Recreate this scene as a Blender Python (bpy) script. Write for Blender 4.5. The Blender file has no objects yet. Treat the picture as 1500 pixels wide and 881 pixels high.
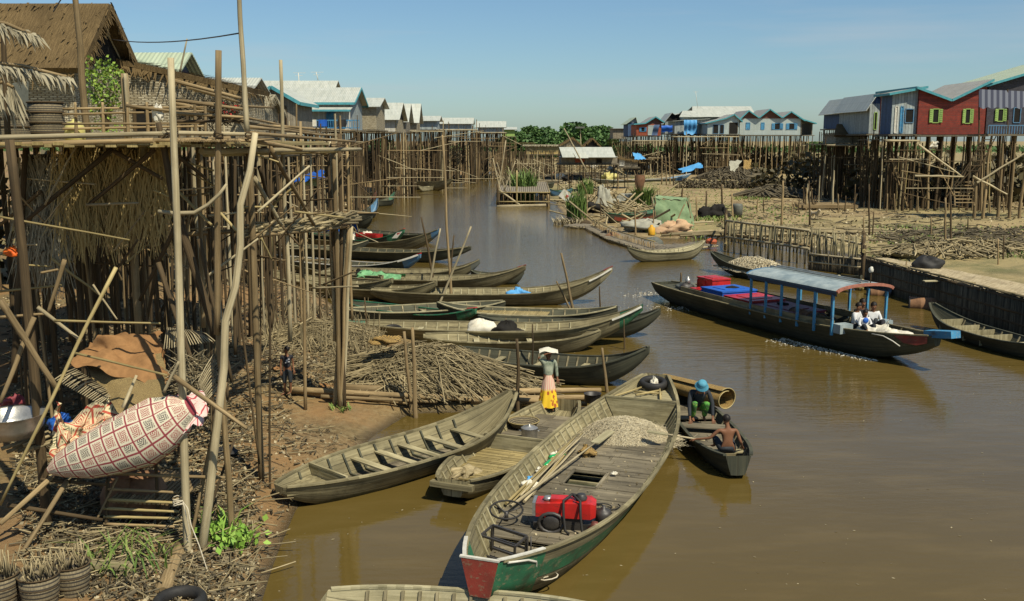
import bpy, math, random
import numpy as np
from mathutils import Vector, Matrix, noise
R = math.radians
rnd = random.Random(7)
U = rnd.uniform
SC = bpy.context.scene
COL = SC.collection

# ---------------------------------------------------------------- camera, sky, sun, exposure
CAMH, PITCH, FPX = 6.5, R(9.2), 1450.0
cd = bpy.data.cameras.new('camera'); cam = bpy.data.objects.new('camera', cd); COL.objects.link(cam)
cam.location = (0, 0, CAMH); cam.rotation_euler = (R(90) - PITCH, 0, 0)
cd.sensor_width = 36; cd.lens = 36 * FPX / 1500; cd.clip_start = 0.1; cd.clip_end = 9000
SC.camera = cam
SUN_EL, SUN_AZ = R(54), R(142)        # azimuth clockwise from +Y: the sun stands behind the camera, to the right
sun_dir = Vector((math.sin(SUN_AZ) * math.cos(SUN_EL), math.cos(SUN_AZ) * math.cos(SUN_EL), math.sin(SUN_EL)))
W = bpy.data.worlds.new('World'); SC.world = W; W.use_nodes = True
wt = W.node_tree; wt.nodes.clear()
wo = wt.nodes.new('ShaderNodeOutputWorld'); bg = wt.nodes.new('ShaderNodeBackground')
sky = wt.nodes.new('ShaderNodeTexSky'); sky.sky_type = 'NISHITA'; sky.sun_disc = False
sky.sun_elevation = SUN_EL; sky.sun_rotation = SUN_AZ
sky.air_density = 1.0; sky.dust_density = 0.6; sky.ozone_density = 2.5; sky.altitude = 0
tc = wt.nodes.new('ShaderNodeTexCoord'); mp = wt.nodes.new('ShaderNodeMapping')
mp.inputs['Scale'].default_value = (1.2, 1.2, 14)
cn = wt.nodes.new('ShaderNodeTexNoise'); cn.inputs['Scale'].default_value = 2.2; cn.inputs['Detail'].default_value = 7
cr = wt.nodes.new('ShaderNodeMapRange'); cr.inputs[1].default_value = .48; cr.inputs[2].default_value = .78; cr.inputs[3].default_value = 0; cr.inputs[4].default_value = .5
cm = wt.nodes.new('ShaderNodeMix'); cm.data_type = 'RGBA'; cm.inputs[7].default_value = (5.5, 6.0, 6.4, 1)
tint = wt.nodes.new('ShaderNodeMix'); tint.data_type = 'RGBA'; tint.blend_type = 'MULTIPLY'; tint.inputs[0].default_value = 1
tint.inputs[7].default_value = (.80, .98, 1.08, 1)
wt.links.new(tc.outputs['Generated'], mp.inputs[0]); wt.links.new(mp.outputs[0], cn.inputs['Vector'])
wt.links.new(cn.outputs[0], cr.inputs[0]); wt.links.new(cr.outputs[0], cm.inputs[0])
wt.links.new(sky.outputs[0], tint.inputs[6]); wt.links.new(tint.outputs[2], cm.inputs[6])
wt.links.new(cm.outputs[2], bg.inputs[0]); bg.inputs[1].default_value = 0.08
wt.links.new(bg.outputs[0], wo.inputs[0])
sl = bpy.data.lights.new('sun', 'SUN'); sl.energy = 5.0; sl.angle = R(.5); sl.color = (1, .92, .74)
so = bpy.data.objects.new('sun', sl); COL.objects.link(so); so.location = (30, -40, 60)
so.rotation_euler = sun_dir.to_track_quat('Z', 'Y').to_euler()
vs = SC.view_settings; vs.view_transform = 'Standard'; vs.look = 'None'; vs.gamma = 1; vs.exposure = 0.2
try: vs.use_curve_mapping = False
except Exception: pass
SC.cycles.max_bounces = 5; SC.cycles.diffuse_bounces = 2; SC.cycles.glossy_bounces = 3
SC.cycles.transmission_bounces = 2; SC.cycles.transparent_max_bounces = 6

# ---------------------------------------------------------------- where a pixel of the photo lies
FW = Vector((0, math.cos(PITCH), -math.sin(PITCH))); UPV = Vector((0, math.sin(PITCH), math.cos(PITCH)))
def ray(px, py): return Vector((1, 0, 0)) * ((px - 750) / FPX) + UPV * ((440.5 - py) / FPX) + FW
def atz(px, py, z=0.0):
    d = ray(px, py); t = (z - CAMH) / d.z
    return Vector((0, 0, CAMH)) + d * t
def aty(px, py, Y):
    d = ray(px, py)
    return Vector((0, 0, CAMH)) + d * (Y / d.y)
# water outline on the ground
shore = [(380, 890), (398, 832), (432, 748), (470, 705), (520, 668), (545, 640), (600, 606), (690, 604), (760, 600),
         (768, 560), (720, 530), (630, 505), (520, 478), (455, 420), (400, 368), (395, 345), (470, 335), (520, 318),
         (548, 300), (562, 284), (600, 277), (655, 268), (680, 261), (700, 256), (722, 251), (732, 252), (742, 264), (778, 281),
         (812, 298), (828, 322), (850, 330), (920, 348), (1000, 352), (1050, 343), (1150, 358), (1262, 378), (1300, 388), (1400, 420),
         (1500, 455), (1700, 530)]
poly = [tuple(atz(*p)[:2]) for p in shore]
poly = [(-4.4, 8), (-5, -8)][::-1] + poly + [(26, 14), (30, -8)]
PA = np.array(poly); PB = np.roll(PA, -1, axis=0)
def sdist(xs, ys):      # >0 on land, <0 over water
    xs = np.asarray(xs, float); ys = np.asarray(ys, float)
    best = np.full(xs.shape, 1e9); inside = np.zeros(xs.shape, bool)
    for (ax, ay), (bx, by) in zip(PA, PB):
        ex, ey = bx - ax, by - ay; L = ex * ex + ey * ey + 1e-12
        t = np.clip(((xs - ax) * ex + (ys - ay) * ey) / L, 0, 1)
        best = np.minimum(best, np.hypot(xs - ax - t * ex, ys - ay - t * ey))
        c = ((ay > ys) != (by > ys)) & (xs < (bx - ax) * (ys - ay) / (by - ay + 1e-12) + ax)
        inside ^= c
    return np.where(inside, -best, best)
def ground_height(xs, ys):
    d = sdist(xs, ys)
    left = np.clip((2 - xs) / 6, 0, 1)
    amp = .35 + left * .75
    land = np.minimum(d * .22, .12) + amp * (1 - np.exp(-np.maximum(d, 0) / 6.5))
    return np.where(d > 0, land, np.maximum(d * .3, -1.6))
def bump(x, y):
    a = min(1, math.hypot(x, y) / 40)
    return .07 * noise.noise((x * .55, y * .55, 3)) + .05 * noise.noise((x * 1.7, y * 1.7, 9)) + .025 * noise.noise((x * 4.2, y * 4.2, 1)) + .25 * a * noise.noise((x * .09, y * .09, 5))
import bisect
ys = [-12.0]
while ys[-1] < 5000: ys.append(ys[-1] + max(.3, abs(ys[-1]) * .013))
ys = np.array(ys); us = np.linspace(-1.15, 1.15, 330)
X = us[None, :] * (np.maximum(ys, 0)[:, None] * .8 + 14); Y = np.repeat(ys[:, None], len(us), 1)
Z = ground_height(X, Y); D = sdist(X, Y)
_ys = ys.tolist(); _D = D.tolist(); _Z = Z.tolist()
def lookup(x, y):
    i = max(0, min(len(_ys) - 2, bisect.bisect_right(_ys, y) - 1)); fy = max(0, min(1, (y - _ys[i]) / (_ys[i + 1] - _ys[i]))); out = [0, 0]
    for k, wy in ((i, 1 - fy), (i + 1, fy)):
        u = (x / (max(_ys[k], 0) * .8 + 14) + 1.15) / 2.3 * 329; j = max(0, min(328, int(u))); fx = max(0, min(1, u - j))
        out[0] += wy * (_D[k][j] * (1 - fx) + _D[k][j + 1] * fx); out[1] += wy * (_Z[k][j] * (1 - fx) + _Z[k][j + 1] * fx)
    return out
def gz(x, y):
    d, h = lookup(x, y)
    return h + bump(x, y) * max(0, min(1, d / 1.5)) if d > 0 else h
def G(px, py, water=True):
    o = Vector((0, 0, CAMH)); d = ray(px, py); Y = 6.0; prev = Y
    while Y < 900:
        p = o + d * (Y / d.y); g = gz(p.x, p.y)
        if water: g = max(g, 0)
        if p.z <= g: break
        prev = Y; Y *= 1.01
    a, b = prev, Y
    for _ in range(10):
        m = (a + b) / 2; p = o + d * (m / d.y); g = gz(p.x, p.y)
        if water: g = max(g, 0)
        if p.z <= g: b = m
        else: a = m
    return o + d * (b / d.y)

# ---------------------------------------------------------------- materials
def newmat(name):
    m = bpy.data.materials.new(name); m.use_nodes = True; nt = m.node_tree
    return m, nt, nt.nodes['Principled BSDF']
def nd(nt, t, **k):
    n = nt.nodes.new(t)
    for a, b in k.items():
        if a.startswith('i_'):
            s = a[2:]; n.inputs[int(s) if s.isdigit() else s].default_value = b
        else: setattr(n, a, b)
    return n
def mix(nt, f, a, b, mode='MIX'):
    n = nt.nodes.new('ShaderNodeMix'); n.data_type = 'RGBA'; n.blend_type = mode
    for i, v in ((0, f), (6, a), (7, b)):
        if isinstance(v, bpy.types.NodeSocket): nt.links.new(v, n.inputs[i])
        elif i == 0: n.inputs[0].default_value = v
        else: n.inputs[i].default_value = (*v, 1)
    return n.outputs[2]
def rng(nt, v, a, b, c=0, d=1):
    n = nt.nodes.new('ShaderNodeMapRange'); nt.links.new(v, n.inputs[0])
    for i, x in enumerate((a, b, c, d)): n.inputs[i + 1].default_value = x
    return n.outputs[0]
def seedvec(nt, across, along):       # UV stretched along the grain, with an offset per stick and per object
    uv = nd(nt, 'ShaderNodeUVMap'); sep = nd(nt, 'ShaderNodeSeparateXYZ'); nt.links.new(uv.outputs[0], sep.inputs[0])
    geo = nd(nt, 'ShaderNodeNewGeometry'); oi = nd(nt, 'ShaderNodeObjectInfo')
    s = nd(nt, 'ShaderNodeMath', operation='ADD'); nt.links.new(geo.outputs['Random Per Island'], s.inputs[0]); nt.links.new(oi.outputs['Random'], s.inputs[1])
    a = nd(nt, 'ShaderNodeMath', operation='MULTIPLY', i_1=across); nt.links.new(sep.outputs[0], a.inputs[0])
    b = nd(nt, 'ShaderNodeMath', operation='MULTIPLY', i_1=along); nt.links.new(sep.outputs[1], b.inputs[0])
    c = nd(nt, 'ShaderNodeMath', operation='MULTIPLY', i_1=37.0); nt.links.new(s.outputs[0], c.inputs[0])
    co = nd(nt, 'ShaderNodeCombineXYZ')
    for i, x in enumerate((a, b, c)): nt.links.new(x.outputs[0], co.inputs[i])
    fr = nd(nt, 'ShaderNodeMath', operation='FRACT'); m2 = nd(nt, 'ShaderNodeMath', operation='MULTIPLY', i_1=7.31)
    nt.links.new(s.outputs[0], m2.inputs[0]); nt.links.new(m2.outputs[0], fr.inputs[0])
    return co.outputs[0], fr.outputs[0]
def wood(name, c1, c2, across=22, along=1.2, rough=.85, var=.35, bmp=.35, stain=(.06, .05, .03), st=.5, spec=.3, seam=0):
    m, nt, p = newmat(name)
    vec, r = seedvec(nt, across, along)
    n1 = nd(nt, 'ShaderNodeTexNoise', i_Scale=1.0, i_Detail=6.0, i_Roughness=.65); nt.links.new(vec, n1.inputs['Vector'])
    tco = nd(nt, 'ShaderNodeTexCoord')
    n2 = nd(nt, 'ShaderNodeTexNoise', i_Scale=2.3, i_Detail=5.0, i_Roughness=.7); nt.links.new(tco.outputs['Object'], n2.inputs['Vector'])
    col = mix(nt, rng(nt, n1.outputs[0], .33, .68), c1, c2)
    col = mix(nt, rng(nt, n2.outputs[0], .52, .78, 0, st), col, stain)
    n5 = nd(nt, 'ShaderNodeTexNoise', i_Scale=.7, i_Detail=4.0, i_Roughness=.6); nt.links.new(tco.outputs['Object'], n5.inputs['Vector'])
    col = mix(nt, rng(nt, n5.outputs[0], .40, .66, 0, .45), col, tuple(x * .55 for x in c1))
    if seam:      # caulked plank seams and a wet, weedy waterline
        uv = nd(nt, 'ShaderNodeUVMap'); sp = nd(nt, 'ShaderNodeSeparateXYZ'); nt.links.new(uv.outputs[0], sp.inputs[0]); q = nd(nt, 'ShaderNodeMath', operation='MULTIPLY', i_1=1 / seam); nt.links.new(sp.outputs[0], q.inputs[0])
        f = nd(nt, 'ShaderNodeMath', operation='FRACT'); nt.links.new(q.outputs[0], f.inputs[0]); col = mix(nt, rng(nt, f.outputs[0], .90, .96, 0, .8), col, (.035, .03, .018))
        g = nd(nt, 'ShaderNodeNewGeometry'); s3 = nd(nt, 'ShaderNodeSeparateXYZ'); nt.links.new(g.outputs['Position'], s3.inputs[0]); zz_ = nd(nt, 'ShaderNodeMath', operation='MULTIPLY_ADD', i_1=-.12); nt.links.new(n2.outputs[0], zz_.inputs[0]); nt.links.new(s3.outputs[2], zz_.inputs[2])
        col = mix(nt, rng(nt, zz_.outputs[0], .03, -.02, 0, .75), col, (.03, .035, .012))
    v = rng(nt, r, 0, 1, 1 - var, 1 + var * .6)
    hs = nd(nt, 'ShaderNodeHueSaturation'); nt.links.new(v, hs.inputs['Value']); nt.links.new(col, hs.inputs['Color'])
    nt.links.new(hs.outputs[0], p.inputs['Base Color'])
    p.inputs['Roughness'].default_value = rough; p.inputs['Specular IOR Level'].default_value = spec
    b = nd(nt, 'ShaderNodeBump', i_Strength=bmp, i_Distance=.02); nt.links.new(n1.outputs[0], b.inputs['Height']); nt.links.new(b.outputs[0], p.inputs['Normal'])
    return m
def cloth(name, c, c2=None, rough=.85, sc=4.0, bmp=.3, spec=.2, alpha=1.0):
    m, nt, p = newmat(name); tco = nd(nt, 'ShaderNodeTexCoord')
    n2 = nd(nt, 'ShaderNodeTexNoise', i_Scale=sc, i_Detail=6.0, i_Roughness=.7); nt.links.new(tco.outputs['Object'], n2.inputs['Vector'])
    c2 = c2 or tuple(x * .6 for x in c)
    nt.links.new(mix(nt, rng(nt, n2.outputs[0], .35, .68), c, c2), p.inputs['Base Color'])
    p.inputs['Roughness'].default_value = rough; p.inputs['Specular IOR Level'].default_value = spec; p.inputs['Alpha'].default_value = alpha
    b = nd(nt, 'ShaderNodeBump', i_Strength=bmp, i_Distance=.03); nt.links.new(n2.outputs[0], b.inputs['Height']); nt.links.new(b.outputs[0], p.inputs['Normal'])
    return m
def paint(name, c, c2, under=(.20, .17, .10), amt=.8, rough=.55):      # worn paint: scratches and bare wood or rust showing through
    m, nt, p = newmat(name); tco = nd(nt, 'ShaderNodeTexCoord'); mp = nd(nt, 'ShaderNodeMapping'); mp.inputs['Scale'].default_value = (2.5, 7, 9); nt.links.new(tco.outputs['Object'], mp.inputs[0])
    n = nd(nt, 'ShaderNodeTexNoise', i_Scale=1.6, i_Detail=8.0, i_Roughness=.75); nt.links.new(mp.outputs[0], n.inputs[0]); n2 = nd(nt, 'ShaderNodeTexNoise', i_Scale=3.0, i_Detail=6.0); nt.links.new(tco.outputs['Object'], n2.inputs[0])
    col = mix(nt, rng(nt, n2.outputs[0], .35, .65), c, c2); col = mix(nt, rng(nt, n.outputs[0], .55, .62, 0, amt), col, under); col = mix(nt, rng(nt, n2.outputs[0], .60, .72, 0, .7), col, (.03, .028, .02))
    nt.links.new(col, p.inputs['Base Color']); p.inputs['Roughness'].default_value = rough; b = nd(nt, 'ShaderNodeBump', i_Strength=.3, i_Distance=.01); nt.links.new(n.outputs[0], b.inputs['Height']); nt.links.new(b.outputs[0], p.inputs['Normal']); return m
def thatch(name, c1, c2, sc=30):
    m, nt, p = newmat(name); uv = nd(nt, 'ShaderNodeUVMap'); mp = nd(nt, 'ShaderNodeMapping'); mp.inputs['Scale'].default_value = (sc, sc * .09, 1)
    nt.links.new(uv.outputs[0], mp.inputs[0])
    n1 = nd(nt, 'ShaderNodeTexNoise', i_Scale=1.0, i_Detail=7.0, i_Roughness=.75); nt.links.new(mp.outputs[0], n1.inputs['Vector'])
    n2 = nd(nt, 'ShaderNodeTexNoise', i_Scale=.9, i_Detail=5.0); nt.links.new(uv.outputs[0], n2.inputs['Vector'])
    col = mix(nt, rng(nt, n1.outputs[0], .34, .68), c1, c2)
    col = mix(nt, rng(nt, n2.outputs[0], .45, .75, 0, .45), col, tuple(x * .45 for x in c1))
    nt.links.new(col, p.inputs['Base Color']); p.inputs['Roughness'].default_value = .95; p.inputs['Specular IOR Level'].default_value = .15
    b = nd(nt, 'ShaderNodeBump', i_Strength=.9, i_Distance=.05); nt.links.new(n1.outputs[0], b.inputs['Height']); nt.links.new(b.outputs[0], p.inputs['Normal'])
    return m
def metal_roof(name, c1, c2, rust=(.16, .09, .05), period=.16, rs=.5):
    m, nt, p = newmat(name); uv = nd(nt, 'ShaderNodeUVMap')
    wv = nd(nt, 'ShaderNodeTexWave', i_Scale=1 / period / 6.283 * 2, i_Distortion=0.0); wv.bands_direction = 'X'; nt.links.new(uv.outputs[0], wv.inputs[0])
    mp = nd(nt, 'ShaderNodeMapping'); mp.inputs['Scale'].default_value = (1.1, .28, 1); nt.links.new(uv.outputs[0], mp.inputs[0])
    br = nd(nt, 'ShaderNodeTexBrick', i_Scale=1.0); br.inputs['Color1'].default_value = (.9, .9, .88, 1); br.inputs['Color2'].default_value = (1, 1, 1, 1)
    br.inputs['Mortar'].default_value = (.8, .8, .78, 1); br.inputs['Mortar Size'].default_value = .008; nt.links.new(mp.outputs[0], br.inputs[0])
    mp2 = nd(nt, 'ShaderNodeMapping'); mp2.inputs['Scale'].default_value = (3, .4, 1); nt.links.new(uv.outputs[0], mp2.inputs[0])
    n = nd(nt, 'ShaderNodeTexNoise', i_Scale=1.0, i_Detail=6.0, i_Roughness=.7); nt.links.new(mp2.outputs[0], n.inputs['Vector'])
    col = mix(nt, rng(nt, n.outputs[0], .35, .65), c1, c2); col = mix(nt, 1.0, col, br.outputs[0], 'MULTIPLY')
    col = mix(nt, rng(nt, n.outputs[0], .56, .72, 0, rs), col, rust)
    nt.links.new(col, p.inputs['Base Color']); p.inputs['Roughness'].default_value = .5; p.inputs['Metallic'].default_value = .15
    b = nd(nt, 'ShaderNodeBump', i_Strength=.6, i_Distance=.03); nt.links.new(wv.outputs[0], b.inputs['Height']); nt.links.new(b.outputs[0], p.inputs['Normal'])
    return m
def board_wall(name, c1, c2, vertical=True, w=.18, gap=(.05, .04, .03)):
    m, nt, p = newmat(name); uv = nd(nt, 'ShaderNodeUVMap'); sep = nd(nt, 'ShaderNodeSeparateXYZ'); nt.links.new(uv.outputs[0], sep.inputs[0])
    a = nd(nt, 'ShaderNodeMath', operation='MULTIPLY', i_1=1 / w); nt.links.new(sep.outputs[0 if vertical else 1], a.inputs[0])
    fl = nd(nt, 'ShaderNodeMath', operation='FLOOR'); fr = nd(nt, 'ShaderNodeMath', operation='FRACT')
    nt.links.new(a.outputs[0], fl.inputs[0]); nt.links.new(a.outputs[0], fr.inputs[0])
    wn = nd(nt, 'ShaderNodeTexWhiteNoise'); wn.noise_dimensions = '1D'; nt.links.new(fl.outputs[0], wn.inputs['W'])
    n = nd(nt, 'ShaderNodeTexNoise', i_Scale=3.0, i_Detail=7.0, i_Roughness=.7); nt.links.new(uv.outputs[0], n.inputs['Vector'])
    col = mix(nt, rng(nt, n.outputs[0], .35, .65), c1, c2)
    hs = nd(nt, 'ShaderNodeHueSaturation'); nt.links.new(rng(nt, wn.outputs[0], 0, 1, .8, 1.15), hs.inputs['Value']); nt.links.new(col, hs.inputs['Color'])
    g = rng(nt, fr.outputs[0], .9, .93)
    nt.links.new(mix(nt, g, hs.outputs[0], gap), p.inputs['Base Color']); p.inputs['Roughness'].default_value = .75
    b = nd(nt, 'ShaderNodeBump', i_Strength=.8, i_Distance=.03, invert=True); nt.links.new(fr.outputs[0], b.inputs['Height']); nt.links.new(b.outputs[0], p.inputs['Normal'])
    return m
def weave(name, c1, c2, sx=14, sy=14, dark=(.06, .04, .02)):
    m, nt, p = newmat(name); uv = nd(nt, 'ShaderNodeUVMap')
    br = nd(nt, 'ShaderNodeTexBrick', i_Scale=1.0); mp = nd(nt, 'ShaderNodeMapping'); mp.inputs['Scale'].default_value = (sx, sy, 1)
    nt.links.new(uv.outputs[0], mp.inputs[0]); nt.links.new(mp.outputs[0], br.inputs[0])
    br.inputs['Color1'].default_value = (*c1, 1); br.inputs['Color2'].default_value = (*c2, 1); br.inputs['Mortar'].default_value = (*dark, 1); br.inputs['Mortar Size'].default_value = .05
    n = nd(nt, 'ShaderNodeTexNoise', i_Scale=3.0, i_Detail=6.0); nt.links.new(uv.outputs[0], n.inputs['Vector'])
    col = mix(nt, rng(nt, n.outputs[0], .5, .75, 0, .6), br.outputs[0], tuple(x * .5 for x in c2))
    nt.links.new(col, p.inputs['Base Color']); p.inputs['Roughness'].default_value = .85
    b = nd(nt, 'ShaderNodeBump', i_Strength=.6, i_Distance=.02, invert=True); nt.links.new(br.outputs['Fac'], b.inputs['Height']); nt.links.new(b.outputs[0], p.inputs['Normal'])
    return m
def leafmat(name, c1, c2):
    m, nt, p = newmat(name); g = nd(nt, 'ShaderNodeNewGeometry')
    nt.links.new(mix(nt, g.outputs['Random Per Island'], c1, c2), p.inputs['Base Color']); p.inputs['Roughness'].default_value = .6
    p.inputs['Transmission Weight'].default_value = 0; p.inputs['Specular IOR Level'].default_value = .3
    return m
M = {}
M['boat'] = wood('weathered_boat_wood', (.13, .108, .055), (.36, .312, .175), 16, .9, var=.2, stain=(.06, .055, .03), st=.8, seam=.21)
M['boat_pale'] = wood('pale_boat_wood', (.26, .23, .125), (.52, .465, .29), 16, .9, var=.18, stain=(.11, .10, .055), st=.65, seam=.21)
M['boat_dark'] = wood('tarred_boat_wood', (.045, .05, .035), (.11, .105, .065), 16, .9, var=.2, stain=(.02, .02, .015), st=.6, seam=.21)
M['boat_inside'] = wood('boat_inside_wood', (.20, .17, .085), (.50, .44, .26), 14, 1.2, var=.2, stain=(.07, .06, .04), st=.5)
M['rib'] = wood('rib_wood', (.13, .11, .06), (.34, .29, .17), 20, 1.5)
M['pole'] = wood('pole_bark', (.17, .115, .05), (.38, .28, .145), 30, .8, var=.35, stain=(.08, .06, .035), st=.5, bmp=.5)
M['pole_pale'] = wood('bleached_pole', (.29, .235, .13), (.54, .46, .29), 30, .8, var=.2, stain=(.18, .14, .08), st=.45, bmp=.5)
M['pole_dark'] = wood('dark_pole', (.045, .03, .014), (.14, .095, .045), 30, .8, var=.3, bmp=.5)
M['bamboo'] = wood('bamboo', (.26, .2, .08), (.48, .38, .17), 30, .7, var=.25, rough=.6, st=.3)
M['stick'] = wood('cut_sticks', (.16, .125, .06), (.44, .36, .205), 40, 1.5, var=.5, st=.2)
M['stick_dark'] = wood('dark_sticks', (.06, .048, .028), (.2, .165, .1), 40, 1.5, var=.5, st=.3)
M['deck'] = wood('deck_planks', (.10, .085, .055), (.26, .22, .145), 14, 1.3, var=.35, stain=(.035, .03, .022), st=.7)
M['thatch'] = thatch('palm_thatch', (.075, .05, .022), (.21, .145, .065))
M['thatch_pale'] = thatch('pale_palm_thatch', (.22, .19, .12), (.48, .43, .30))
def palmgrid(name, c1, c2, line, sx, sy):
    m, nt, p = newmat(name); uv = nd(nt, 'ShaderNodeUVMap'); ns = nd(nt, 'ShaderNodeTexNoise', i_Scale=2.2, i_Detail=3.0); nt.links.new(uv.outputs[0], ns.inputs[0])
    wp_ = nd(nt, 'ShaderNodeVectorMath', operation='MULTIPLY_ADD'); wp_.inputs[1].default_value = (.22, .10, 0); nt.links.new(ns.outputs['Color'], wp_.inputs[0]); nt.links.new(uv.outputs[0], wp_.inputs[2])
    mp = nd(nt, 'ShaderNodeMapping'); mp.inputs['Scale'].default_value = (17, 4, 1); nt.links.new(wp_.outputs[0], mp.inputs[0]); n1 = nd(nt, 'ShaderNodeTexNoise', i_Scale=1.0, i_Detail=7.0, i_Roughness=.75); nt.links.new(mp.outputs[0], n1.inputs[0])
    col = mix(nt, rng(nt, n1.outputs[0], .38, .62), c1, c2); sp = nd(nt, 'ShaderNodeSeparateXYZ'); nt.links.new(wp_.outputs[0], sp.inputs[0])
    for i, s_ in ((0, sx), (1, sy)):
        a = nd(nt, 'ShaderNodeMath', operation='MULTIPLY', i_1=s_); nt.links.new(sp.outputs[i], a.inputs[0]); f = nd(nt, 'ShaderNodeMath', operation='FRACT'); nt.links.new(a.outputs[0], f.inputs[0]); col = mix(nt, rng(nt, f.outputs[0], .86, .93, 0, .85), col, line)
    nt.links.new(col, p.inputs['Base Color']); p.inputs['Roughness'].default_value = .9; b = nd(nt, 'ShaderNodeBump', i_Strength=.8, i_Distance=.04); nt.links.new(n1.outputs[0], b.inputs['Height']); nt.links.new(b.outputs[0], p.inputs['Normal']); return m
M['palmwall'] = palmgrid('palm_leaf_panels', (.17, .14, .085), (.60, .54, .39), (.08, .06, .035), 2.3, 3.6)
M['reed'] = thatch('golden_reed', (.26, .18, .06), (.66, .50, .22), 16)
M['palmwall'] = weave('palm_leaf_wall', (.56, .50, .35), (.30, .25, .15), 2.6, 5.5, dark=(.15, .12, .07))
M['metal'] = metal_roof('zinc_roof', (.42, .44, .38), (.58, .59, .51), rust=(.3, .27, .19), rs=.4)
M['metal_green'] = metal_roof('green_tint_roof', (.38, .45, .31), (.48, .54, .38), rust=(.3, .3, .2), rs=.2)
M['metal_rust'] = metal_roof('rusty_roof', (.30, .29, .25), (.44, .42, .36), rust=(.17, .11, .07), rs=.85)
M['red'] = board_wall('red_clapboard', (.26, .035, .018), (.15, .025, .016), False, .2)
M['orange'] = board_wall('orange_boards', (.40, .09, .03), (.3, .06, .025), False, .2)
M['brownboard'] = board_wall('brown_boards', (.19, .08, .05), (.12, .05, .035), False, .2)
M['bluewall'] = board_wall('blue_boards', (.05, .10, .20), (.035, .065, .13), True, .25)
M['greywall'] = board_wall('grey_blue_boards', (.32, .36, .34), (.22, .25, .25), True, .25)
M['zincwall'] = metal_roof('zinc_wall', (.36, .42, .40), (.44, .49, .46), rust=(.3, .3, .26), rs=.3)
M['whitewall'] = board_wall('white_boards', (.55, .54, .48), (.44, .42, .35), True, .22, gap=(.25, .22, .17))
M['oldboards'] = board_wall('old_boards', (.27, .23, .16), (.14, .115, .075), True, .16)
M['teal'] = cloth('teal_paint', (.09, .33, .36), (.06, .22, .26), .5)
M['skyblue'] = paint('sky_blue_paint', (.05, .25, .43), (.04, .17, .31), (.3, .28, .2), .6)
M['bluepaint'] = paint('worn_blue_paint', (.06, .18, .33), (.09, .17, .24))
M['greenpaint'] = paint('green_paint', (.02, .15, .07), (.02, .09, .045))
M['redpaint'] = paint('dull_red_paint', (.27, .04, .025), (.15, .035, .022))
M['bright_red'] = paint('red_enamel', (.50, .018, .014), (.32, .016, .012), (.10, .03, .02), .6, .4)
M['whitepaint'] = cloth('white_paint', (.62, .60, .52), (.42, .40, .33), .6)
M['limegreen'] = cloth('pale_green_shutter', (.30, .42, .12), (.20, .32, .09), .6)
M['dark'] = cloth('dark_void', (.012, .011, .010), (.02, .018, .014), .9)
M['black'] = cloth('black_rubber', (.02, .02, .02), (.035, .033, .03), .6)
M['iron'] = cloth('oily_iron', (.05, .045, .04), (.02, .018, .016), .5, spec=.5)
M['steel'] = cloth('aluminium', (.5, .49, .45), (.3, .29, .26), .35, spec=.6); M['steel'].node_tree.nodes['Principled BSDF'].inputs['Metallic'].default_value = .7
M['bluetarp'] = cloth('blue_tarp', (.02, .12, .48), (.02, .08, .33), .5, sc=2.5, bmp=.6)
M['paleblue'] = cloth('pale_blue_tarp', (.10, .34, .62), (.07, .25, .50), .5, sc=2.5, bmp=.6)
M['greytarp'] = cloth('grey_tarp', (.14, .145, .12), (.08, .085, .07), .6, sc=2.5, bmp=.6)
M['greentarp'] = cloth('green_tarp', (.20, .42, .20), (.08, .22, .10), .6, sc=5)
M['whitesack'] = cloth('white_sack', (.68, .65, .54), (.55, .5, .38), .8, sc=7, bmp=.5)
M['rope'] = cloth('pale_rope', (.55, .5, .38), (.4, .34, .24), .9)
M['brownmat'] = cloth('brown_sacking', (.30, .16, .065), (.19, .10, .04), .9, sc=5, bmp=.6)
M['weave'] = weave('woven_mat', (.42, .31, .12), (.30, .21, .08), 24, 24)
M['weave_gold'] = weave('gold_weave', (.50, .33, .09), (.36, .22, .06), 20, 14)
M['basket'] = weave('creel_weave', (.26, .21, .12), (.16, .13, .075), 40, 9, dark=(.03, .025, .018))
M['stripe'] = None
M['leaf'] = leafmat('leaf_green', (.05, .10, .02), (.12, .22, .04))
M['leaf_bright'] = leafmat('leaf_lime', (.13, .26, .03), (.26, .40, .07))
M['tree'] = leafmat('tree_leaf', (.03, .075, .018), (.10, .18, .05))
M['reedleaf'] = leafmat('reed_leaf', (.06, .11, .025), (.15, .22, .05))
M['litter'] = leafmat('dry_litter', (.10, .075, .035), (.46, .39, .24))
M['grass'] = leafmat('grass_blade', (.06, .12, .02), (.20, .25, .06))
M['skin'] = cloth('brown_skin', (.20, .095, .05), (.16, .07, .035), .55, bmp=0)
M['hair'] = cloth('black_hair', (.012, .010, .009), (.02, .016, .014), .5)
M['foam'] = cloth('foam', (.75, .72, .6), (.6, .56, .45), .7)

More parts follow.
